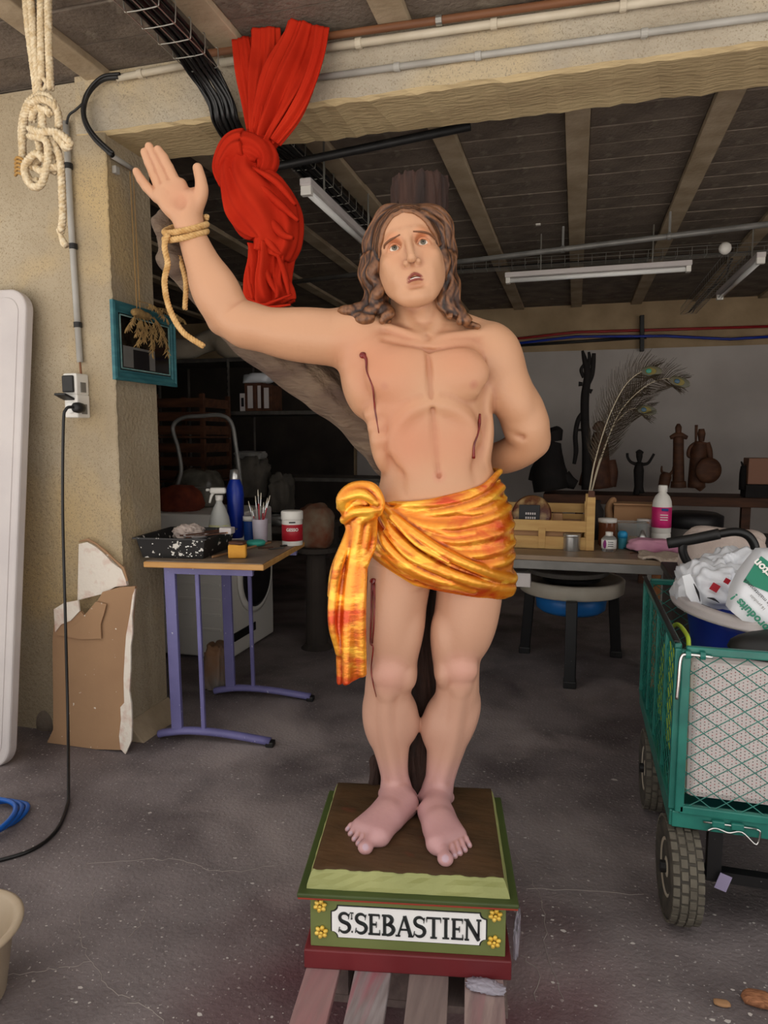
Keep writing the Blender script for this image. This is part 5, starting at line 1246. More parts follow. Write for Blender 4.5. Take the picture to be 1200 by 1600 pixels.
# tubular frame on the machine
fY = 3.80
P0 = [wy(*q, fY) for q in ((281, 800), (276, 765), (283, 735), (278, 700), (270, 668), (285, 653), (315, 650), (345, 649), (362, 662), (369, 700), (375, 750), (376, 800))]
sf = thing('tube_frame', 'grey bent tube frame rising above the washing machine', 'frame', (P0[5][0], fY, .87)); P0[0][2] = P0[-1][2] = .868
MB().tube(cat(P0, 8), .0125, 12).build('tube', M['greym'], sf, smooth=True)
MB().tube(cat([wy(*q, fY) for q in ((284, 800), (284, 770), (292, 762), (330, 762), (372, 762))], 6), .004, 8).build('cross_wire', M['greym'], sf, smooth=True)
o = crumple('dark_sack', A([wy(310, 745, 4.0)[0], 4.0, .97]), (.17, .11, .14), mat('smoky_bag', (74, 70, 62), (120, 116, 106), 8, .25), seed=9, amp=.3); tag(o, 'dark shiny plastic sack on the machine inside the tube frame', 'sack')
o = crumple('striped_blanket', A([wy(268, 790, 3.62)[0] - .02, 3.75, .92]), (.13, .12, .09), M['orangec'], seed=4, amp=.5); tag(o, 'red and orange blanket heaped on the machine beside the pier', 'blanket')
# crates stacked
sX = wy(303, 700, 4.75)[0]; sh_top = wy(330, 566, 4.9)
for k in range(3):
    z0 = .96 + k * .30 if k else .62; zz0 = .64 + k * .33
    t = thing('slatted_crate', ('dark slatted crate, lowest of the stack beyond the tube frame', 'dark slatted crate in the middle of the stack beyond the tube frame', 'dark slatted crate, topmost of its stack under the pale roll')[k], 'crate', (sX, 4.75, zz0), 'stacked crates')
    for j in range(3): MB().box((sX, 4.55, zz0 + .06 + j * .1), (.40, .012, .065)).build('slat', M['wooddark'], t); MB().box((sX + .2, 4.75, zz0 + .06 + j * .1), (.012, .38, .065)).build('slat', M['wooddark'], t)
    for dx in (-.2, .2):
        for dy in (-.2, .2): MB().box((sX + dx * .97, 4.75 + dy * .97, zz0 + .165), (.03, .03, .32)).build('post', M['wooddark'], t)
    MB().box((sX, 4.75, zz0 + .01), (.4, .4, .015)).build('bottom', M['wooddark'], t)
o = thing('low_cabinet', 'dark low cabinet carrying the crate stack', 'cabinet', (sX, 4.78, 0)); MB().box((sX, 4.78, .315), (.6, .5, .63)).build('carcass', M['dark'], o); MB().box((sX, 4.52, .315), (.54, .02, .55)).build('door', M['shelfm'], o, bevel=.004)
# metal shelving behind
shx0, shx1, shy0, shy1 = -3.3, -1.35, 5.05, 5.5
su = thing('metal_shelving', 'dark perforated steel shelving in the depth left of the statue', 'shelving', ((shx0 + shx1) / 2, shy0, 0))
for x in (shx0, wy(357, 600, shy0)[0], shx1):
    for y in (shy0, shy1):
        MB().bar((x, y, 0), (x, y, 1.93), .035, .004).build('upright', M['shelfm'], su)
        if y == shy0:
            mb = MB()
            for k in range(36): mb.box((x, y - .019, .1 + k * .05), (.008, .003, .02))
            q = mb.build('punched_holes', M['blackl'], su)
for z in (.45, .98, 1.50, 1.92): MB().box(((shx0 + shx1) / 2, (shy0 + shy1) / 2, z), (shx1 - shx0, shy1 - shy0, .03)).build('shelf', M['shelfm'], su, bevel=.003)
bx0 = wy(400, 655, 5.1)
for i, (px, w, h, m, lb) in enumerate(((384, .05, .14, 'whitep', 'white box file with dark label at the left of the lit shelf'), (396, .10, .22, 'brown', 'brown box file in the middle of the steel shelf'), (410, .06, .22, 'brown', 'brown box file with white spine label'), (421, .09, .20, 'wooddark', 'dark brown box at the right end of the row on the steel shelf'))):
    x = wy(px, 650, 5.13)[0]; t = thing('box_file', lb, 'box', (x, 5.18, 1.515), 'boxes on the steel shelf'); MB().box((x, 5.18, 1.517 + h / 2), (w, .2, h)).build('case', M[m], t, bevel=.003)
    MB().box((x, 5.079, 1.517 + h * .5), (w * .45, .003, h * (.5 if i == 0 else .8))).build('label', M['blackl' if i == 0 else 'whitep'], t)
o = crumple('plastic_wrap', wy(404, 612, 5.16), (.11, .07, .045), M['bag'], seed=8, amp=.6); o.location.z = 1.74; tag(o, 'crumpled clear plastic lying on the brown box files', 'plastic')
rl = cat([wy(*q, 5.15) for q in ((262, 545), (290, 548), (320, 535), (345, 530), (370, 545), (400, 556))], 6)
o = thing('insulation_roll', 'pale sagging roll lying on top of the steel shelving', 'roll', (rl[:, 0].mean(), 5.2, 1.94)); rl[:, 2] = np.maximum(rl[:, 2], 2.03)
MB().tube(rl, [.10, .085, .08, .09, .12, .11, .10], 18).build('roll', M['insul'], o, smooth=True)
o = MB().box(wy(410, 572, 5.12) + A([.03, 0, 0]), (.22, .12, .07), rz(.1) @ ry(.2)).build('orange_pack', mat('amber_pack', (190, 120, 30), None, rough=.5), bevel=.01); o.location.z = 1.937; tag(o, 'amber package on the shelving beside the pale roll', 'package')
for i, (px, py, r, lb, m) in enumerate(((392, 712, (.10, .05, .03), 'pale folded paper lying on the dark heap', 'greym'), (396, 750, (.10, .10, .15), 'pale draped sheet over the heap behind the brush cup', 'insuld'), (440, 775, (.07, .08, .14), 'beige cloth hanging in the dark right of the brushes', 'insuld'), (425, 815, (.16, .1, .06), 'grey bundle behind the gesso pot', 'greym'))):
    o = crumple('bundle', wy(px, py, 4.35), r, M[m], seed=20 + i, amp=.7, n=40, fr=8, boxy=.6); tag(o, lb, 'bundle')
o = thing('side_bench', 'dark bench carrying the heaped cloths behind the lilac table', 'bench', (wy(420, 830, 4.4)[0], 4.4, 0)); bxx = wy(420, 830, 4.4)[0] + .10
MB().box((bxx, 4.4, .70), (.70, .5, .04)).build('top', M['dark'], o)
for dx in (-.31, .31):
    for dy in (-.2, .2): MB().box((bxx + dx, 4.4 + dy, .34), (.05, .05, .68)).build('leg', M['dark'], o)
o = crumple('stuffed_sack', wy(493, 825, 3.95), (.11, .1, .15), mat('sack', (128, 112, 92), (112, 58, 34), 9, .9), seed=31, amp=.35); tag(o, 'round stuffed sack with rusty red pattern right of the gesso pot', 'sack'); zc = o.location.z
tag(MB().lathe([(.10, 0), (.07, .03), (.06, zc - .05), (.13, zc - .03), (.13, zc - .002), (.001, zc - .002)], (o.location.x, o.location.y, 0), 20).build('stool', M['dark']), 'round dark stool under the stuffed sack', 'stool')
o = crumple('paper_bag', wz(325, 1050, .14) + A([-.03, .16, 0]), (.055, .06, .13), mat('kraft', (140, 104, 76), (130, 124, 118), 6, .8), seed=33, amp=.6, n=36, fr=8, boxy=.5); o.location.z = .003; tag(o, 'paper bag on the floor between the lilac legs and the washing machine', 'bag')
# blue hose and basin at the left edge
hc = wz(-8, 1278, .01); mbh = MB()
th = thing('garden_hose', 'coiled blue hose lying at the left edge of the floor', 'hose', hc)
for i in range(3):
    r = .085 + .03 * i; c = hc + A([-.02 * i, -.05 * i + .02, .012 * i])
    MB().tube([c + A([r * math.cos(a), r * 1.05 * math.sin(a), .004 * math.sin(3 * a) + .002]) for a in np.linspace(0, 2 * math.pi, 48, endpoint=False)], .0085, 8, closed=True).build('hose_turn', M['hose'], th, smooth=True)
bc = to_world(A([-.99, 1.468, 0]))
bs = thing('basin', 'round beige plastic basin cut by the lower left edge', 'basin', bc)
MB().lathe([(.001, 0), (.095, 0), (.105, .012), (.128, .165), (.142, .172), (.150, .178), (.150, .184), (.142, .188), (.128, .180), (.100, .018), (.001, .014)], bc, 48).build('bowl', M['basin'], bs, smooth=True)
# wood chips
for i, (px, py, r, lb, m) in enumerate(((1186, 1562, (.035, .022, .012), 'torn chip of orange-brown wood at the lower right', 'brown'), (1128, 1568, (.018, .010, .004), 'small thin pinkish wood splinter on the floor, lower right', 'cardb'))):
    o = crumple('wood_chip', wz(px, py, .010 if i == 0 else .004), r, mat('chip', (176, 120, 84), (120, 76, 50), 60, .9, stretch=(1, 5, 1)) if i == 0 else M[m], seed=40 + i, n=12, amp=.5); o.location.z = .002; tag(o, lb, 'wood chip')

# ---- red cloth knotted on the pole
def cl(px, py, dy=0): return wy(px, py, 2.36 + dy)
rc_ = thing('red_cloth', 'red cotton cloth hung over the pole and tied in a big knot', 'cloth', cl(425, 478))
def pleat(rows, n, amp, ph, name, seg=72, tw=0, sub=10, pw=1.0):
    """rows: (px, py, half-width px, depth m, dy); a pleated column of cloth"""
    Q = cat(A(rows, float), sub); rings = []; m = len(Q)
    for i, (px, py, hw_, dp, dy) in enumerate(Q):
        c = cl(px, py, dy); s_ = 2.45 / FPX; t = i / (m - 1)
        p0, p1 = Q[max(i - 1, 0)], Q[min(i + 1, m - 1)]; dv = A([p1[0] - p0[0], p1[1] - p0[1]]); dv = dv / (np.linalg.norm(dv) + 1e-9)
        side = A([dv[1] * .98, 0, dv[0]]) if dv[1] > 0 else A([-dv[1], 0, -dv[0]]); side = nrm(A([cY * side[0], sY * side[0] * 1, side[2]]) * 1.0)
        fr = A([0, 1, 0]); ring = []
        for k in range(seg):
            a = 2 * math.pi * k / seg; f = 1 + amp * math.sin(n * a + ph + tw * t + .8 * math.sin(2 * a + 3 * t)) + amp * .5 * math.sin((n * 2 + 1) * a + ph * 2 - tw * t * 1.4 + 2.5 * t)
            ring.append(c + side * hw_ * s_ * math.cos(a) * (1 + (f - 1) * .35) + fr * dp * math.sin(a) * f)
        rings.append(A(ring))
    mb = MB().loft(rings); return mb.build(name, M['red'], rc_, smooth=True)
pleat([(378, 60, 14, .008, .01), (386, 110, 16, .010, 0), (396, 160, 15, .014, 0), (404, 215, 12, .02, 0), (408, 240, 8, .02, 0)], 4, .5, .3, 'fold_strip')
pleat([(414, 44, 20, .008, .01), (415, 80, 21, .016, .02), (412, 120, 21, .018, 0), (410, 165, 18, .022, -.01), (406, 215, 12, .026, -.01), (405, 240, 9, .02, 0)], 5, .45, 1.3, 'fold_strip')
pleat([(480, 37, 24, .010, .01), (470, 75, 29, .020, .02), (452, 120, 33, .026, 0), (434, 165, 28, .03, -.01), (416, 210, 19, .03, -.01), (404, 240, 12, .02, 0)], 7, .55, .6, 'fold_strip', seg=110, tw=2)
pleat([(503, 42, 10, .008, -.01), (497, 85, 9, .010, -.02), (482, 135, 9, .012, -.02), (460, 180, 10, .014, -.02), (430, 222, 8, .014, -.02)], 3, .5, 2.0, 'fold_strip')
# knot: band wrapped over, then the twisted body
pleat([(356, 290, 12, .03, .01), (350, 262, 16, .04, -.01), (372, 232, 24, .05, -.02), (402, 232, 22, .05, -.02), (418, 250, 16, .04, -.01), (412, 275, 10, .03, .01)], 4, .14, .5, 'knot_band', seg=90)
pleat([(384, 245, 28, .05, .0), (384, 275, 36, .065, .0), (402, 310, 52, .075, .0), (424, 345, 50, .075, .0), (432, 375, 38, .06, .0), (424, 400, 30, .05, .0)], 5, .16, 1.1, 'knot_body', seg=120, tw=5)
pleat([(425, 385, 34, .05, .01), (424, 410, 30, .05, .01), (421, 440, 32, .05, .01), (424, 462, 36, .05, .01), (425, 474, 35, .045, .01), (427, 480, 31, .035, .01)], 7, .4, .2, 'hanging_tail', seg=120, tw=3)
for pts, r in (([(358, 262), (375, 290), (410, 330), (440, 365), (458, 372)], .018), ([(372, 258), (400, 285), (438, 320), (466, 345)], .016), ([(360, 300), (380, 330), (400, 352), (425, 385), (440, 398)], .016), ([(395, 262), (432, 285), (462, 320)], .014), ([(388, 405), (390, 440), (396, 470)], .010), ([(412, 400), (418, 430), (436, 465)], .012), ([(432, 395), (444, 425), (452, 462)], .012)):
    MB().tube(cat([cl(x, y, -.045 if y < 390 else -.03) for x, y in pts], 7), [r * .5, r, r * 1.1, r * .5], 12, flat=.8).build('crease_fold', M['red'], rc_, smooth=True)
for pts in ([(388, 466), (410, 476), (430, 470), (456, 460)], [(394, 476), (420, 480), (454, 476)]): MB().tube(cat([cl(x, y, -.055) for x, y in pts], 6), [.003, .006, .004], 8).build('frayed_hem', M['red'], rc_, smooth=True)
# ------------------------------------------------------------------ pallet
PR = rz(YAW - math.radians(7.1)); po = to_world(A([hz(640, 1520, PZ)[0], 1.5, 0]))
def pp_(u, v, z): return po + PR @ A([u, v, 0]) + A([0, 0, z])
pal = thing('pallet', 'weathered wooden pallet stained pink under the pedestal', 'pallet', (po[0], po[1], 0))
slm = [mat('slat_pink', (150, 124, 120), (130, 114, 110), 5, .85, stretch=(12, 1.4, 8), bump=.002, bscale=6, c3=(156, 104, 106), s3=1.2, lo3=.48, hi3=.66, lo=.4, hi=.6),
       mat('slat_grey', (150, 140, 140), (118, 104, 102), 5, .85, stretch=(12, 1.4, 8), bump=.002, bscale=6, c3=(152, 96, 102), s3=1.6, lo3=.5, hi3=.62),
       M['woodold'], mat('slat_pale', (158, 136, 130), (126, 104, 102), 5, .85, stretch=(12, 1.4, 8), bump=.002, bscale=6, c3=(150, 110, 112), s3=1.5)]
for i, (x0, x1) in enumerate(((485, 538), (562, 619), (648, 709), (734, 793))):
    a = hz(x0, 1522, PZ)[0] - hz(640, 1520, PZ)[0]; b = hz(x1, 1522, PZ)[0] - hz(640, 1520, PZ)[0]
    q = MB().box(pp_((a + b) / 2, .0, PZ - .009), (b - a, 1.0, .018), PR).build('slat', slm[i], pal, bevel=.002)
for v in (-.49, -.0, .49):
    MB().box(pp_(0, v, PZ - .027), (.46, .09, .018), PR).build('cross_board', M['woodold'], pal)
    for u in (-.18, 0, .18): MB().box(pp_(u, v, .055), (.09, .085, .074), PR).build('block', M['woodold'], pal)
    MB().box(pp_(0, v, .009), (.46, .09, .018), PR).build('bottom_board', M['woodold'], pal)
o = crumple('cling_film', pp_(hz(765, 1522, PZ)[0] - hz(640, 1520, PZ)[0], -.115, PZ + .006), (.036, .018, .005), mat('film', (190, 184, 196), None, rough=.2, alpha=.6), seed=52, amp=1.1, n=48, fr=14, boxy=.9); tag(o, 'crumpled clear film on the right-hand pallet slat', 'plastic film')
o = crumple('cling_film', pp_(hz(765, 1522, PZ)[0] - hz(640, 1520, PZ)[0] + .075, .02, PZ + .03), (.006, .04, .045), MATS['film'], seed=53, amp=.9, n=36, fr=9, boxy=.5); tag(o, 'clear film hanging beside the right side of the pedestal', 'plastic film')

# ------------------------------------------------------------------ green garden cart
CX0, CX1, CY0, CY1, CZ0, CZ1 = .272, .83, 1.865, 2.74, .285, .768
ct_ = thing('garden_cart', 'green steel mesh garden cart with knobbly tyres at the right edge', 'cart', ((CX0 + CX1) / 2, (CY0 + CY1) / 2, 0))
def G_(a, b, w, h=None, name='rail', m='green', up=(0, 0, 1), bev=.003): return MB().bar(a, b, w, h, up).build(name, M[m], ct_, bevel=bev)
for y in (CY0, CY1):
    G_((CX0, y, CZ0 + .022), (CX1, y, CZ0 + .022), .012, .044, 'deck_edge')
for x in (CX0, CX1): G_((x, CY0, CZ0 + .022), (x, CY1, CZ0 + .022), .012, .044, 'deck_edge')
MB().box(((CX0 + CX1) / 2, (CY0 + CY1) / 2, CZ0 + .006), (CX1 - CX0, CY1 - CY0, .004)).build('deck', M['green'], ct_)
def panel(o0, du, nu, dz, name, inner=(), skew=0):
    """framed panel of diamond mesh: origin, along, length, height"""
    o0 = A(o0); du = A(du); L_ = nu; w = .022
    fr = MB(); t_ = .018; nd = np.cross(du, (0, 0, 1))
    pr = thing  # noqa
    for a, b, uu in ((0, 0, 'z'), (L_, L_, 'z')): MB().bar(o0 + du * a, o0 + du * a + A([0, 0, dz]), w, t_, up=tuple(nd)).build('panel_post', M['green'], ct_, bevel=.003)
    MB().bar(o0 + A([0, 0, dz]), o0 + du * L_ + A([0, 0, dz]), t_, w).build('top_rail', M['green'], ct_, bevel=.004); MB().bar(o0 + A([0, 0, .008]), o0 + du * L_ + A([0, 0, .008]), t_, w).build('bottom_rail', M['green'], ct_, bevel=.003)
    for f in inner: MB().bar(o0 + du * L_ * f, o0 + du * L_ * f + A([0, 0, dz]), .014, .012, up=tuple(nd)).build('panel_post', M['green'], ct_, bevel=.002)
    mw = MB(); pu, pz = .062, .045; k0 = -int(dz / pz) - 2
    for k in range(k0, int(L_ / pu) + 2):
        for sgn in (1, -1):
            u0, z0_ = k * pu, 0.0; u1 = u0 + dz * pu / pz
            if sgn < 0: pa, pb = (u1, 0), (u0, dz)
            else: pa, pb = (u0, 0), (u1, dz)
            (ua, za), (ub, zb) = pa, pb
            t0, t1 = 0., 1.
            lo_, hi_ = sorted(((0 - ua) / (ub - ua), (L_ - ua) / (ub - ua))); t0, t1 = max(t0, lo_), min(t1, hi_)
            if t1 - t0 < .02: continue
            A0 = o0 + du * (ua + (ub - ua) * t0) + A([0, 0, za + (zb - za) * t0]); B0 = o0 + du * (ua + (ub - ua) * t1) + A([0, 0, za + (zb - za) * t1]); mw.tube([A0, B0], .0014, 4)
    mw.build('diamond_mesh', M['green'], ct_)
ph_ = CZ1 - CZ0 - .05
panel((CX0 + .016, CY0 - .004, CZ0 + .045), (1, 0, 0), CX1 - CX0 - .03, ph_, 'front')
panel((CX0, CY0 + .012, CZ0 + .045), (0, 1, 0), CY1 - CY0 - .02, ph_, 'side', inner=(.25, .5, .75))
panel((CX1, CY0 + .012, CZ0 + .045), (0, 1, 0), CY1 - CY0 - .02, ph_, 'side', inner=(.25, .5, .75))
panel((CX0 + .016, CY1 + .004, CZ0 + .045), (1, 0, 0), CX1 - CX0 - .03, ph_, 'back')
G_((CX0 - .006, CY0 + .0, CZ1 + .014), (CX0 - .006, CY1, CZ1 + .014), .016, .006, 'rubber_strip', 'blackrub')
# latch and pin
MB().tube(cat([(CX0 + .075, CY0 - .022, CZ1 - .014), (CX0 + .02, CY0 - .022, CZ1 - .012), (CX0 + .002, CY0 - .022, CZ1 - .022), (CX0 - .002, CY0 - .024, CZ1 - .09), (CX0 - .004, CY0 - .024, CZ1 - .13)], 6), .0045, 8).build('latch_bolt', M['chrome'], ct_, smooth=True, label='bright bent latch bolt')
for dx in (.018, .052): MB().lathe([(.006, -.006), (.011, -.006), (.011, .006), (.006, .006)], (CX0 + dx, CY0 - .02, CZ1 - .012), 12, ry(math.pi / 2)).build('latch_ring', M['green'], ct_)
zc_ = CZ0 + .022
MB().tube([(CX0 + .075, CY0 - .012, zc_ + .006), (CX0 + .20, CY0 - .012, zc_ + .006)], .0028, 6).tube(cat([(CX0 + .20, CY0 - .013, zc_ + .006), (CX0 + .208, CY0 - .013, zc_ - .002), (CX0 + .20, CY0 - .014, zc_ - .035), (CX0 + .165, CY0 - .015, zc_ - .006), (CX0 + .135, CY0 - .015, zc_ - .013), (CX0 + .105, CY0 - .015, zc_ - .005), (CX0 + .085, CY0 - .016, zc_ - .014)], 5), .0028, 6).build('cotter_pin', M['chrome'], ct_, smooth=True, label='bright spring pin')
for dx in (.11, .155): MB().box((CX0 + dx, CY0 - .012, zc_ + .006), (.03, .014, .018)).build('pin_lug', M['green'], ct_, bevel=.003)
def wheel(x, y, r, w, steer=0):
    Rw = rz(steer) @ ry(math.pi / 2); c = A([x, y, r + .001]); ty = None
    MB().lathe([(r * .52, -w * .38), (r * .62, -w * .46), (r * .80, -w * .5), (r * .93, -w * .42), (r * .97, -w * .2), (r * .975, 0), (r * .97, w * .2), (r * .93, w * .42), (r * .80, w * .5), (r * .62, w * .46), (r * .52, w * .38)], c, 40, Rw).build('wheel', M['tyre'], ct_, smooth=True); wh_ = COL.objects[-1]
    tr = MB(); n = 30
    for i in range(n):
        for j, (zz_, ww) in enumerate(((-.36, .20), (-.12, .20), (.12, .20), (.36, .20))):
            a = 2 * math.pi * (i + (.5 if j % 2 else 0)) / n; rr = r * (.975 if abs(zz_) < .2 else .945)
            tr.box(c + Rw @ A([rr * math.cos(a), rr * math.sin(a), zz_ * w]), (r * .055, 2 * math.pi * r / n * .72, w * ww), Rw @ rz(a) @ rx(0))
    q = tr.build('tread', M['tyrel'], wh_, bevel=.0012)
    MB().lathe([(.012, -w * .42), (r * .40, -w * .30), (r * .53, -w * .42), (r * .55, -w * .40), (r * .5, 0), (r * .55, w * .40), (r * .53, w * .42), (r * .40, w * .30), (.012, w * .42)], c, 30, Rw).build('rim', M['pvcw'], wh_, smooth=True); q['kind'] = 'stuff'
    MB().lathe([(.012, -w * .6), (.016, -w * .58), (.016, w * .58), (.012, w * .6)], c, 14, Rw).build('hub', M['blackrub'], wh_)
wheel(.303, 1.915, .138, .082, math.radians(3)); wheel(.300, 2.50, .138, .082); wheel(.80, 1.915, .138, .082); wheel(.80, 2.50, .138, .082)
for y in (1.915, 2.50): MB().bar((.34, y, .14), (.76, y, .14), .03, .03).build('axle', M['blackp'], ct_)
for y in (1.90, 2.50): MB().bar((.385, y, .14), (.385, y, .285), .035, .03, up=(0, 1, 0)).build('axle_strut', M['blackp'], ct_)
o = MB().box((.405, 1.87, .145), (.03, .002, .045), ry(.3)).build('paper_tag', mat('lilac_tag', (150, 140, 170), None, rough=.7)); tag(o, 'small lilac tag dangling under the cart', 'tag')
# in the cart: dotted cushion, blue tub, bags, basket, handle
cu = thing('dotted_cushion', 'white cushion printed with tiny red and black dots inside the cart front', 'cushion', (.55, 1.97, CZ0 + .012))
MB().box((.555, 1.945, .535), (.50, .085, .37), ry(math.radians(0)) @ rx(math.radians(-4))).build('cushion', M['whitep'], cu, bevel=.02)
dots = [MB(), MB()]
for i in range(50):
    for j in range(42):
        x = .318 + i * .0098; z = .366 + j * .0083 + (.0041 if i % 2 else 0); y = 1.9022 + (z - .535) * math.tan(math.radians(4)) * 1 - .0013
        dots[(i + j) % 2].box((x, y, z), (.0019, .0012, .0019))
for q, m in zip(dots, ('redl', 'blackl')): o = q.build('printed_dots', M[m], cu); o['kind'] = 'stuff'
o = MB().ball((.60, 2.00, .745), (.19, .07, .055), 26, 12).build('black_bag', M['blackrub'], smooth=True); tag(o, 'black rounded bag on top of the dotted cushion', 'bag')
tcn = A([.62, 2.36, 0]); tu = thing('blue_tub', 'blue laundry tub with wide white rim standing in the cart', 'tub', (tcn[0], tcn[1], CZ0 + .01))
def oval(rx_, ry_, z, n=56): return A([tcn + A([rx_ * math.cos(2 * math.pi * k / n), ry_ * math.sin(2 * math.pi * k / n), z]) for k in range(n)])
MB().loft([oval(.17, .22, CZ0 + .012), oval(.20, .25, .40), oval(.255, .31, .74), oval(.262, .325, .78)]).build('tub_body', M['bluep'], tu, smooth=True)
MB().loft([oval(.262, .33, .765), oval(.29, .36, .770), oval(.305, .385, .776), oval(.308, .388, .786), oval(.296, .372, .790), oval(.298, .374, .797), oval(.290, .368, .806), oval(.270, .345, .806), oval(.255, .325, .795)], caps=False).build('tub_rim', M['whitep'], tu, smooth=True)
bg1 = crumple('plastic_bag', wy(1108, 922, 2.36), (.095, .10, .085), M['bag'], seed=61, n=56, amp=.8, fr=9, boxy=.8); tag(bg1, 'crumpled white carrier bag with red patch in the tub', 'bag')
bg2 = crumple('plastic_bag', wy(1150, 912, 2.46), (.10, .09, .10), M['bag'], seed=66, n=56, amp=.8, fr=9, boxy=.8); tag(bg2, 'crumpled white bag between the red-patched bag and the green printed one', 'bag')
for q in ((1077, 905), ):
    o = MB(); Q = [wy(*p_, 2.24) for p_ in ((1066, 900), (1078, 896), (1088, 915), (1098, 945), (1086, 950), (1072, 928))]; o.add(Q, [tuple(range(6))])
    o = o.build('plastic_flap', M['bag'], solid=.004); tag(o, 'white plastic flap standing up at the left rim of the tub', 'plastic flap')
for pts in ([(1084, 912), (1090, 925), (1094, 940)], [(1096, 944), (1108, 950), (1118, 954)], [(1105, 934), (1115, 936), (1124, 942)], [(1112, 952), (1120, 954), (1126, 960)]):
    MB().tube(cat([wy(*q, 2.235) for q in pts], 4), [.001, .004, .001], 6).build('printed_line', M['blackl'], bg1)
for c, s_ in (((1117, 918), .018), ((1136, 908), .012)):
    MB().box(wy(*c, 2.245), (s_ * 1.3, .003, s_ * 1.3), ry(.5)).build('red_patch', M['redl'], bg1)
# big printed bag, a slab leaning back to the right
gb = thing('printed_bag', 'white bag with green band and upside-down green lettering at the right edge', 'bag', wy(1175, 960, 2.06))
def bgp(px, py, Y=2.06): return wl_(px, py, 1.86, .22)
outl = [(1142, 955), (1148, 925), (1160, 900), (1175, 880), (1190, 862), (1215, 862), (1240, 900), (1240, 985), (1190, 975), (1160, 970)]
v = A([bgp(*q) for q in outl]); n = len(v); c = v.mean(0)
mb = MB(); mid = (v * .72 + c * .28) + A([0, -.018, 0]); back = v + A([0, .07, 0])
mb.loft([back, v, mid], closed=True, caps=True); o = mb.build('bag_body', M['bag'], gb, smooth=True); auto(o, 60)
band = [bgp(*q) + A([0, -.021, .002]) for q in ((1158, 908), (1176, 880), (1186, 868), (1215, 890), (1240, 915), (1240, 958), (1200, 925))]
MB().add(band, [tuple(range(7))]).build('green_band', mat('bag_green', (16, 120, 92), None, rough=.35), gb, solid=.002)
gm_ = MATS['bag_green']
xd = nrm(bgp(1150, 935) - bgp(1190, 975)); zd = nrm(np.cross(A([0, 1, .2]), xd)); zd = zd if zd[2] < 0 else -zd
text('produits !', bgp(1168, 953) + A([0, -.026, 0]), .030, xd, zd, gm_, gb, bold=.0010)
text('de maintenance', bgp(1180, 923) + A([0, -.026, 0]), .015, xd, zd, M['blackl'], gb)
text('16 produits', bgp(1180, 938) + A([0, -.026, 0]), .011, xd, zd, M['greym'], gb)
text('carton', bgp(1193, 890) + A([0, -.027, 0]), .030, xd, zd, M['whitel'], gb, bold=.001)
# lime basket pieces seen through the cart side
lb_ = thing('lime_basket', 'lime green flexible basket squeezed against the cart side', 'basket', (.31, 2.2, CZ0 + .01))
MB().tube(cat([(.300, 1.91, .60), (.302, 1.915, .75), (.303, 1.98, .775), (.305, 2.2, .74), (.31, 2.45, .60)], 6), .006, 8).build('rim', M['yellowp'], lb_, smooth=True)
mb = MB()
for i in range(16):
    for s_ in (1, -1):
        y = 1.94 + i * .03; y1 = max(1.90, y + s_ * .16); f_ = max(abs(y1 - y), .02) / .16; mb.tube([(.302, y, .70 - abs(i - 8) * .01), (.304, y1, .70 - .34 * f_)], .0028, 4)
mb.build('lattice', M['yellowp'], lb_)
# pushchair handle
ph = thing('handle_frame', 'black curved pushchair handle with foam grip lying behind the tub', 'handle', wy(1120, 920, 2.62))
hq = lambda pts, Y=2.62: cat([wy(a, b, Y) for a, b in pts], 7)
MB().tube(hq([(1043, 849), (1080, 843), (1124, 834)]), .019, 14).build('foam_grip', M['blackrub'], ph, smooth=True)
MB().tube(hq([(1120, 835), (1150, 831), (1170, 838), (1180, 858), (1172, 880), (1150, 905), (1135, 925)]), .015, 12).build('tube', M['blackcable'], ph, smooth=True)
MB().tube(hq([(1068, 846), (1067, 862), (1076, 880), (1100, 898), (1118, 908), (1124, 925)]), .015, 12).build('tube', M['blackcable'], ph, smooth=True)
o = crumple('white_cloth', wy(1128, 872, 2.95), (.15, .09, .125), M['cloth'], seed=72, n=44, amp=.42, fr=5); tag(o, 'pale cloth heaped behind the black handle', 'cloth')
o = crumple('black_bundle', wy(1180, 885, 3.0), (.14, .1, .13), M['blackrub'], seed=73, amp=.3); tag(o, 'black bundle at the right edge beyond the handle', 'bundle')
o = thing('cloth_stool', 'dark trolley box behind the cart that carries the cloths', 'box', (wy(1150, 900, 3.0)[0], 3.02, 0)); xx = wy(1150, 900, 3.0)[0]
MB().box((xx, 3.02, .37), (.50, .34, .74)).build('body', M['dark'], o, bevel=.01); MB().box((xx, 3.02, .75), (.52, .36, .03)).build('lid', M['blackp'], o, bevel=.005)

# ------------------------------------------------------------------ bench on the right
BY0, BY1, BZ = 3.35, 4.10, .742
bxl, bxr = -.95, wy(1062, 885, BY0)[0]
bn = thing('work_bench', 'long workbench with pale wooden top and grey metal rail right of the statue', 'bench', ((bxl + bxr) / 2, BY0, 0))
MB().box(((bxl + bxr) / 2, (BY0 + BY1) / 2, BZ - .012), (bxr - bxl, BY1 - BY0, .024)).build('bench_top', mat('bench_wood', (150, 128, 104), (132, 110, 88), 5, .45, stretch=(1, 6, 6)), bn, bevel=.003)
MB().box(((bxl + bxr) / 2, BY0 + .012, BZ - .046), (bxr - bxl - .02, .02, .042)).build('front_rail', M['greym'], bn, bevel=.002)
for x in (bxl + .04, bxr - .05):
    for y in (BY0 + .05, BY1 - .05): MB().box((x, y, (BZ - .024) / 2), (.04, .04, BZ - .024)).build('leg', M['greym'], bn, bevel=.002)
q = wy(815, 905, 3.42); MB().box(q, (.09, .05, .07)).build('bracket', M['whitep'], bn, bevel=.004)
def wb_(px, py): return wz(px, py, BZ)
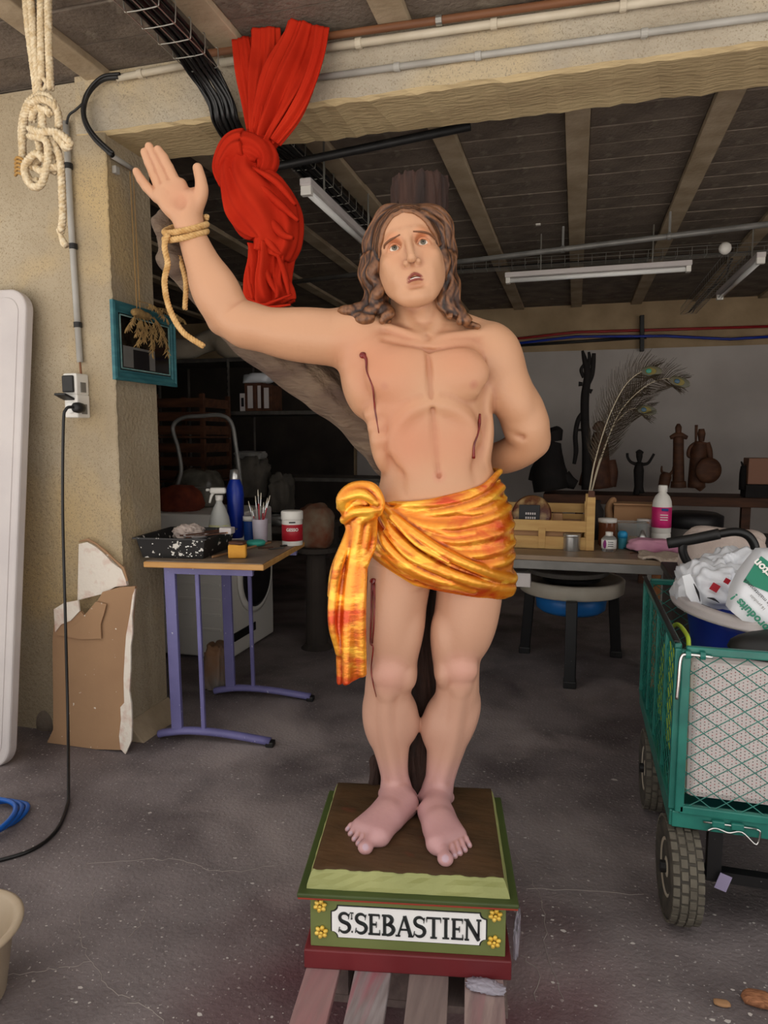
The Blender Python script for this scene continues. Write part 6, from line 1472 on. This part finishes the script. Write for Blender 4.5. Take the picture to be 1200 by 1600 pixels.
# crate
c1 = wb_(924, 861); cw, cd, chh = .62, .34, .16
cr_ = thing('wooden_crate', 'pale wooden fruit crate with slatted side on the workbench', 'crate', (c1[0] - cw / 2, c1[1] + cd / 2, BZ))
def cbx(x0, x1, y0, y1, z0, z1, name='slat', m='wood'): return MB().box(((x0 + x1) / 2, (y0 + y1) / 2, BZ + (z0 + z1) / 2), (x1 - x0, y1 - y0, z1 - z0)).build(name, M[m], cr_, bevel=.0015)
X1, Y0_ = c1[0], c1[1]
for (z0, z1) in ((.006, .066), (.092, .148)):
    cbx(X1 - cw, X1, Y0_, Y0_ + .007, z0, z1); cbx(X1 - cw, X1, Y0_ + cd, Y0_ + cd + .007, z0, z1); cbx(X1, X1 + .007, Y0_, Y0_ + cd, z0, z1); cbx(X1 - cw - .007, X1 - cw, Y0_, Y0_ + cd, z0, z1)
cbx(X1 - cw, X1, Y0_ + cd, Y0_ + cd + .007, .155, .205)
for x in (X1 - .035, X1 - cw + .005):
    for y in (Y0_ + .008, Y0_ + cd - .038): cbx(x, x + .03, y, y + .03, .0, .285 if (x > X1 - .1 and y < Y0_ + .1) else .22, 'corner_post')
cbx(X1 - .028, X1 + .012, Y0_ - .006, Y0_ + .002, .002, .27, 'corner_post')
cbx(X1 - .26, X1 - .225, Y0_ - .004, Y0_ + .001, .004, .108, 'tie_strip'); cbx(X1 - cw, X1, Y0_, Y0_ + cd, .002, .008, 'bottom'); cbx(X1 - cw + .01, X1 - .05, Y0_ + .02, Y0_ + .03, .06, .10, 'inner_card', 'cardb')
MB().box((X1 - .008, Y0_ + .0, BZ + .285), (.03, .03, .03)).build('post_cap', M['brown'], cr_)
o = MB().lathe([(.001, 0), (.095, 0), (.100, .01), (.100, .026), (.09, .034), (.001, .036)], (X1 - .30, Y0_ + .10, BZ + .165), 36, rx(math.radians(72))).build('round_tin', mat('patterned_tin', (120, 84, 50), (80, 22, 24), 22, .4, c3=(190, 160, 110), s3=14), smooth=True); o.location.z = BZ + .07
pk = thing('paint_box', 'black labelled packet leaning in the wooden crate', 'packet', (X1 - .33, Y0_ + .05, BZ + .02)); MB().box((X1 - .31, Y0_ + .055, BZ + .145), (.105, .025, .25 * .5 + .02), rx(math.radians(-8))).build('packet', M['blackl'], pk, bevel=.002)
tag(o, 'round patterned tin lid leaning in the crate behind the black packet', 'tin')
for i, (s_, z_) in enumerate((('KOURI', .185), ('MOTE', .160), ('1 L', .118))):
    text(s_, (X1 - .30, Y0_ + .034, BZ + z_ - .005), .020, (1, 0, 0), (0, 0, 1), M['whitep'], pk) if False else None
for i in range(2):
    mb = MB()
    for k in range(5): mb.box((X1 - .325 + k * .011, Y0_ + .037 - i * .002, BZ + .175 - i * .022), (.007, .002, .011))
    mb.build('label_print', M['whitep'], pk)
for i, (dx, w, h) in enumerate(((-.10, .10, .035), (-.17, .05, .05))):
    o = MB().box((X1 + dx, Y0_ + .16, BZ + .15), (w, .08, h)).build('small_carton', M['cardb'], bevel=.002); o.location.z = BZ + .010; o.data.transform(__import__('mathutils').Matrix.Scale(3.6 if i == 0 else 3.2, 4, (0, 0, 1))); tag(o, ('brown carton in the crate next to the corner post', 'narrow brown carton in the crate left of the wider one')[i], 'carton')
jar('metal_tin', wb_(893, 860), [(.001, 0), (.040, 0), (.041, .004), (.0405, .07), (.041, .074), (.0405, .078), (.001, .078)], M['tin'], 'small bare metal tin with lid in front of the crate', 'tin', cap=([(.0415, .070), (.043, .072), (.043, .084), (.038, .086), (.001, .084)], M['tin']))
jar('square_jar', wb_(948, 852), [(.001, 0), (.042, 0), (.044, .005), (.044, .12), (.036, .128), (.001, .128)], mat('brown_liquid', (112, 66, 44), None, rough=.15), 'jar of brown liquid with wide white lid beside the crate', 'jar', cap=([(.046, .122), (.047, .126), (.047, .142), (.001, .146)], M['white']))
m1 = jar('medium_jar', wb_(951, 861), [(.001, 0), (.032, 0), (.036, .006), (.036, .062), (.022, .078), (.001, .078)], M['glass'], 'small clear jar with white cap and white and purple label, foremost on the bench', 'jar', cap=([(.0165, .076), (.018, .078), (.018, .096), (.001, .098)], M['white']), lab=(.0365, .015, .060, M['whitel']))
d, rr_ = face(wb_(951, 861), .036); MB().ball(wb_(951, 861) + d * .031 - rr_ * .018 + A([0, 0, .038]), (.009, .006, .022), 12, 8, R=np.stack([rr_, -d, A([0, 0, 1.])], 1)).build('purple_mark', mat('purple_mark', (130, 40, 110), None), m1)
for k in range(3): MB().box(wb_(951, 861) + d * .037 + rr_ * .008 + A([0, 0, .050 - k * .010]), (.026, .001, .003), np.stack([rr_, -d, A([0, 0, 1.])], 1)).build('label_print', M['blackl'], m1)
jar('paint_pot', wb_(972, 857), [(.001, 0), (.020, 0), (.022, .04), (.022, .07), (.001, .07)], mat('turquoise', (60, 140, 160), None, rough=.4), 'little pot with bright blue lid right of the labelled jar', 'pot', cap=([(.024, .055), (.024, .078), (.015, .090), (.001, .09)], mat('sky_lid', (40, 150, 200), None, rough=.4)))
o = thing('clear_box', 'translucent plastic box between the small jars and the white bottle', 'box', wb_(985, 852)); tub(wb_(990, 850) + A([-.01, .03, 0]), .14, .10, .15, .11, .115, .002, M['glass'], 'box', o, np.eye(3))
MB().box(wb_(990, 850) + A([.0, .03, .02]), (.05, .06, .03)).build('contents', M['yel'], o)
o = jar('white_pot', wb_(1006, 845), [(.001, 0), (.036, 0), (.038, .08), (.001, .08)], M['whitep'], 'white pot with pleated lid beside the tall bottle', 'pot', cap=([(.040, .078), (.040, .12), (.001, .122)], M['white']))
wbb = wb_(1032, 848)
wbt = jar('white_bottle', wbb, [(.001, 0), (.046, 0), (.050, .008), (.050, .05), (.047, .055), (.050, .06), (.050, .20), (.047, .225), (.036, .252), (.021, .268), (.019, .278), (.001, .278)], M['white'], 'tall white plastic bottle with bright pink label on the workbench', 'bottle', cap=([(.022, .274), (.024, .276), (.024, .306), (.021, .310), (.001, .310)], M['white']), lab=(.0508, .085, .195, M['pinkl']))
d, rr_ = face(wbb, .05)
MB().box(wbb + d * .0505 + rr_ * .016 + A([0, 0, .183]), (.034, .006, .014), np.stack([rr_, -d, A([0, 0, 1.])], 1)).build('blue_emblem', M['navy'], wbt, bevel=.002)
for k in range(3): MB().box(wbb + d * .0512 + rr_ * (.012) + A([0, 0, .155 - k * .013]), (.038, .001, .004), np.stack([rr_, -d, A([0, 0, 1.])], 1)).build('label_print', M['whitel'], wbt)
jar('amber_bottle', wb_(950, 838), [(.001, 0), (.022, 0), (.022, .13), (.012, .15), (.001, .15)], mat('ruby', (120, 20, 24), None, rough=.3), 'dark red capped bottle behind the jars', 'bottle')
fg = thing('small_figurine', 'small curled clay figurine above the jars', 'figurine', wb_(952, 840) + A([0, .02, 0]))
q = wb_(952, 840) + A([0, .02, 0]); MB().tube(cat([q + A(p_) for p_ in ((0, 0, 0), (0, 0, .10), (-.008, 0, .16), (.004, 0, .20), (.018, 0, .215), (.024, 0, .20), (.016, 0, .192))], 6), [.022, .024, .020, .016, .010, .007], 12).build('figure', M['cardb'], fg, smooth=True)
c2 = wb_(990, 842) + A([.0, .05, 0]); o = thing('cardboard_box', 'long low cardboard box at the back of the workbench', 'box', c2); MB().box(c2 + A([0, 0, .095]), (.22, .12, .19)).build('box', M['cardb'], o, bevel=.002); MB().box(c2 + A([0, -.02, .196]), (.23, .14, .008)).build('lid_flap', M['cardb'], o)
o = MB().tube([wb_(975, 858) + A([0, 0, .006]), wb_(1008, 868) + A([0, 0, .006])], [.003, .005], 8).build('palette_knife', M['blackrub'], smooth=True); tag(o, 'black-handled knife lying on the bench in front of the clear box', 'tool')
o = MB().tube([wb_(985, 866) + A([0, 0, .005]), wb_(1012, 862) + A([0, 0, .005])], [.003, .002], 8).build('pencil', M['wooddark'], smooth=True); tag(o, 'short brown pencil crossing the black-handled knife', 'pencil')
o = crumple('pink_cloth', wb_(1022, 862) + A([0, 0, .028]), (.11, .05, .035), M['pinkc'], seed=81, n=36, amp=.55, fr=6); tag(o, 'crumpled pink cloth at the foot of the white bottle', 'cloth')
tu_ = thing('paint_tube', 'squeezed pale paint tube standing behind the pink cloth', 'tube', wb_(1003, 852)); q = wb_(1003, 856)
MB().loft([A([q + A([.026 * math.cos(a), .020 * math.sin(a) , .02]) for a in np.linspace(0, 6.283, 20, endpoint=False)]), A([q + A([.022 * math.cos(a), .014 * math.sin(a), .05]) for a in np.linspace(0, 6.283, 20, endpoint=False)]), A([q + A([.006 * math.cos(a), .004 * math.sin(a), .092]) for a in np.linspace(0, 6.283, 20, endpoint=False)])]).build('tube_body', M['tin'], tu_, smooth=True)
tw_ = MB(); n1, n2 = 26, 16; V = []
for i in range(n1 + 1):
    for j in range(n2 + 1):
        u, w = i / n1, j / n2; a = wb_(1000, 872); bpt = wy(1085, 872, BY0 - .02); x = a[0] + (bpt[0] + .06 - a[0]) * u
        drop = .115 * math.sin(min(u * 1.15, 1) * math.pi * .5) ** 2; s_ = w * (.16 + drop)
        y, z = (BY0 + .16 - s_, BZ + .008) if s_ < .17 else (BY0 - .012, BZ + .008 - (s_ - .17))
        V.append((x + .01 * math.sin(w * 7), y + .006 * math.sin(u * 22), z + .005 * math.sin(u * 17 + w * 5) + .004))
o = tw_.add(V, [(i * (n2 + 1) + j, (i + 1) * (n2 + 1) + j, (i + 1) * (n2 + 1) + j + 1, i * (n2 + 1) + j + 1) for i in range(n1) for j in range(n2)]).build('towel', M['towel'], smooth=True, solid=.012); tag(o, 'fluffy cream towel hanging over the right end of the workbench', 'towel')
o = jar('black_bucket', wz(1092, 880, .5) * A([1, 1, 0]) + A([0, .3, 0]), [(.001, 0), (.15, 0), (.17, .72), (.001, .72)], mat('grey_bucket', (92, 88, 84), None, rough=.5), 'grey barrel with black lid behind the workbench end', 'barrel', cap=([(.175, .70), (.19, .71), (.19, .78), (.15, .80), (.001, .80)], M['blackl']))
# wooden boards standing under the bench
for i, px in enumerate((1033, 1062)):
    q = wy(px, 900, 3.75); o = MB().box((q[0], 3.75, .36), (.09, .025, .72)).build('plank', mat('orange_plank', (150, 96, 52), (120, 74, 38), 5, .7, stretch=(6, 6, 1))); tag(o, ('upright orange plank under the bench, nearer the wheel', 'upright orange plank under the bench, nearer the cart')[i], 'plank', 'planks under the bench')

# ------------------------------------------------------------------ potter's wheel
wc = A([.0, 3.99, 0]); pw_ = thing('potters_wheel', 'potter\'s wheel with cream tray and three black legs under the bench', 'potter\'s wheel', wc)
MB().lathe([(.001, .44), (.27, .44), (.285, .45), (.29, .515), (.282, .522), (.262, .522), (.255, .50), (.001, .50)], wc, 56).build('splash_ring', M['creamp'], pw_, smooth=True)
MB().lathe([(.05, .50), (.06, .535), (.05, .54), (.001, .54)], wc, 24).build('spindle', M['blackp'], pw_)
MB().lathe([(.001, .545), (.215, .545), (.222, .55), (.222, .57), (.215, .574), (.001, .574)], wc + A([-.02, 0, 0]), 48).build('wheel_head', mat('slate_disc', (104, 100, 94), (86, 80, 74), 9, .7), pw_)
MB().lathe([(.001, .515), (.16, .515), (.15, .53), (.001, .532)], wc + A([0, -.02, 0]), 30).build('bat', M['blackrub'], pw_)
MB().lathe([(.001, .33), (.165, .33), (.19, .35), (.20, .44), (.001, .44)], wc, 44).build('water_basin', M['blueb'], pw_, smooth=True)
for px, py in ((890, 1075), (817, 1018), (965, 1025)):
    f = wz(px, py, 0); f = f + (wc - f) * .04
    MB().bar(f + A([0, 0, .02]), f + (wc - f) * .12 + A([0, 0, .45]), .06, .06, up=(0, 1, 0)).build('leg', M['blackp'], pw_, bevel=.006); MB().box(f + A([0, 0, .02]), (.068, .068, .04)).build('leg_foot', M['blackrub'], pw_, bevel=.006)

# ------------------------------------------------------------------ back shelf with carvings
SY, SZ = 6.55, .80
bx_l, bx_r = wy(850, 775, SY)[0], wy(1230, 775, SY)[0]
bs_ = thing('back_shelf', 'long dark wooden bench carrying carvings against the white back wall', 'bench', ((bx_l + bx_r) / 2, SY, 0))
MB().box(((bx_l + bx_r) / 2, SY + .1, SZ - .04), (bx_r - bx_l, .5, .08)).build('top', M['wooddark'], bs_, bevel=.004)
for px in (862, 905, 960, 1008, 1165, 1215): MB().box((wy(px, 790, SY)[0], SY, (SZ - .08) / 2), (.07, .07, SZ - .08)).build('leg', M['wooddark'], bs_)
def sb(px, py=760, dy=0): return wy(px, py, SY + dy)
def fig(name, parts, m, label, catg='carving'):
    pxs = A([p for q in parts for p in [q[0][0]]]); t = thing(name, label, catg, (sb(parts[0][0][0][0])[0], SY, SZ))
    for pts, r in parts:
        Q = cat([sb(*p_) if len(p_) == 2 else sb(*p_) for p_ in pts], 6); Q[:, 2] = np.maximum(Q[:, 2], SZ + .01)
        MB().tube(Q, [q * .0056 for q in (r if np.ndim(r) else [r, r])], 10).build('carved_piece', M[m], t, smooth=True)
    return t
fig('column_carving', [([(1060, 760), (1060, 700), (1060, 682)], [9, 8, 8]), ([(1047, 684), (1060, 680), (1074, 684)], [3, 6, 3]), ([(1060, 682), (1060, 668), (1060, 662)], [4, 5, 2]), ([(1060, 762), (1060, 752)], [12, 11])], 'wooddark', 'tall post-like wooden carving with a small head on the back shelf')
fig('warrior_carving', [([(1088, 762), (1089, 735), (1092, 705), (1095, 690)], [13, 12, 12, 9]), ([(1096, 690), (1096, 678), (1096, 670)], [4, 6, 4]), ([(1086, 694), (1078, 700), (1076, 712), (1086, 715)], [4, 3, 3, 3]), ([(1104, 692), (1108, 705), (1110, 725)], [5, 5, 4]), ([(1087, 760), (1087, 700), (1088, 664)], [1.6, 1.4, 2.4]), ([(1084, 748), (1090, 756), (1098, 764)], [5, 8, 6])], 'wooddark', 'seated warrior carving with spear and round shield')
q = sb(1106, 735, -.10); MB().lathe([(.001, 0), (.08, .004), (.11, 0), (.11, .02), (.07, .03), (.001, .03)], q, 28, rx(math.pi / 2) @ ry(.3)).build('shield', M['wooddark'], bpy.data.objects['warrior_carving'], smooth=True)
fig('dancer_carving', [([(998, 775), (998, 760), (998, 735), (999, 722)], [10, 7, 8, 5]), ([(999, 722), (999, 714), (999, 707)], [3, 5, 5]), ([(994, 708), (999, 706), (1005, 708)], [2, 4, 2]), ([(996, 726), (986, 722), (981, 715), (980, 708)], [3, 2.4, 2, 2]), ([(1002, 726), (1012, 724), (1018, 716), (1022, 709)], [3, 2.4, 2, 2])], 'almost', 'small dark figure with both arms raised on the back shelf')
fig('bull_carving', [([(1036, 762), (1040, 745), (1042, 738)], [8, 9, 6]), ([(1038, 742), (1034, 736), (1034, 728)], [2.4, 2, 1.2]), ([(1046, 742), (1051, 736), (1052, 729)], [2.4, 2, 1.2])], 'wooddark', 'small horned bull head between the dancer and the column')
fig('cat_carving', [([(1163, 765), (1163, 740), (1163, 728)], [8, 7, 5]), ([(1161, 728), (1158, 721)], [2, 1]), ([(1166, 728), (1169, 721)], [2, 1])], 'almost', 'dark horned little carving at the right end of the back shelf')
fig('bust_carving', [([(862, 765), (858, 735), (862, 705), (866, 690)], [30, 30, 18, 12]), ([(866, 690), (864, 675), (862, 668)], [13, 17, 9]), ([(880, 745), (888, 752), (900, 758)], [14, 12, 8]), ([(838, 752), (842, 735), (850, 715)], [14, 14, 10])], 'almost', 'large black bust in silhouette just right of the elbow')
fig('lion_carving', [([(938, 765), (936, 735), (937, 700), (938, 675)], [22, 20, 16, 10]), ([(930, 672), (938, 664), (946, 672)], [6, 8, 6]), ([(955, 762), (958, 740), (956, 720)], [10, 10, 8]), ([(915, 762), (920, 742), (926, 720)], [12, 12, 10])], 'brown', 'shaggy brown carved mass behind the feather stems')
bpy.data.objects['lion_carving'].location.y += .2
tbp = fig('branch_crucifix', [([(917, 765), (917, 700), (914, 660), (914, 620), (918, 585), (913, 560), (910, 548)], [9, 8, 7, 7, 6, 4, 2]), ([(919, 600), (925, 585), (927, 565), (928, 552)], [4, 4, 4, 3]), ([(918, 575), (921, 560), (920, 550)], [4, 3, 2]), ([(916, 640), (904, 655), (899, 680), (900, 705), (897, 725)], [4, 4, 4, 4, 3]), ([(900, 672), (912, 672), (918, 676)], [2, 2, 2]), ([(910, 600), (904, 600)], [3, 4]), ([(920, 610), (925, 612)], [3, 4]), ([(912, 590), (908, 578), (913, 568)], [3, 3, 2])], 'almost', 'tall black twisted branch figure standing against the white wall')
o = thing('wooden_casket', 'brown box standing on a dark block at the right end of the back shelf', 'box', sb(1190, 760)); MB().box(sb(1192, 751), (.30, .2, .12)).build('plinth', M['almost'], o); MB().box(sb(1192, 719), (.26, .2, .22)).build('casket', mat('tan_box', (150, 104, 80), None, rough=.6), o, bevel=.006)
bpy.data.objects['wooden_casket'].location.z = SZ
for ch in bpy.data.objects['wooden_casket'].children: ch.location.z += .0

# ------------------------------------------------------------------ peacock feathers
FY = 3.78
eyg = mat('feather_green', (44, 46, 28), (70, 62, 30), 30, .4); eyb = mat('feather_blue', (16, 60, 80), None, rough=.3); fbm = mat('feather_barb', (70, 56, 38), (50, 40, 26), 30, .7); qm = mat('quill', (190, 176, 150), None, rough=.5)
for i, (pts, lb) in enumerate((([(921, 770), (930, 720), (950, 655), (975, 605), (1000, 582), (1018, 580)], 'peacock feather reaching highest, its green eye turned to the left'),
                   ([(924, 770), (940, 715), (965, 650), (1000, 610), (1035, 592), (1062, 597)], 'peacock feather reaching furthest right'),
                   ([(923, 772), (936, 722), (958, 668), (985, 640), (1010, 641)], 'lowest peacock feather with a yellow-green eye'),
                   ([(920, 770), (928, 725), (942, 680), (965, 640), (985, 618), (1012, 610)], 'peacock feather seen edge-on between the others'))):
    Yf = FY + i * .03; t = thing('peacock_feather', lb, 'feather', wy(922, 765, Yf), 'peacock feathers'); Q = cat([wy(a, b, Yf) for a, b in pts], 12); n = len(Q)
    MB().tube(Q, [.0030, .0022, .0010], 6).build('quill', qm, t); mb = MB(); T_2 = np.gradient(Q, axis=0)
    for k in range(12, n):
        f = k / n; d = nrm(T_2[k]); s_ = nrm(np.cross(d, (0, 1, 0)))
        for sg in (1, -1):
            for rep in range(2):
                L_ = (.05 + .07 * math.sin(f * math.pi)) * rnd.uniform(.7, 1.1) * (.45 if i == 3 else 1); p0 = Q[k] + d * rnd.uniform(-.004, .004); p1 = p0 + s_ * sg * L_ * .5 + d * L_ * .5; p2 = p0 + s_ * sg * L_ * .75 + d * L_ * 1.0 + A([0, rnd.uniform(-.02, .02), 0]); mb.tube([p0, p1, p2], [.0013, .0011, .0006], 3, caps=False)
    o = mb.build('barbs', fbm, t); o['kind'] = 'stuff'
    if i != 3:
        e = Q[-1]; d = nrm(Q[-1] - Q[-6]); an = math.atan2(d[2], d[0]); Rr = ry(-an)
        MB().ball(e, (.052, .003, .026), 20, 8, R=Rr).build('eye_vane', eyg, t); MB().ball(e - A([0, .003, 0]) - d * .004, (.028, .003, .018), 18, 8, R=Rr).build('eye_ring', mat('eye_gold', (104, 92, 40), None), t); MB().ball(e - A([0, .006, 0]) - d * .014, (.014, .003, .012), 16, 8, R=Rr).build('eye_spot', eyb if i != 0 else mat('eye_teal', (10, 110, 90), None, rough=.3), t)
vz = wb_(921, 845); jar('feather_jar', (Q[0][0] + .035, FY + .22, BZ), [(.001, 0), (.05, 0), (.055, .01), (.05, .16), (.03, .20), (.034, .215), (.001, .21)], M['almost'], 'dark jar in the crate corner holding the feathers', 'jar')
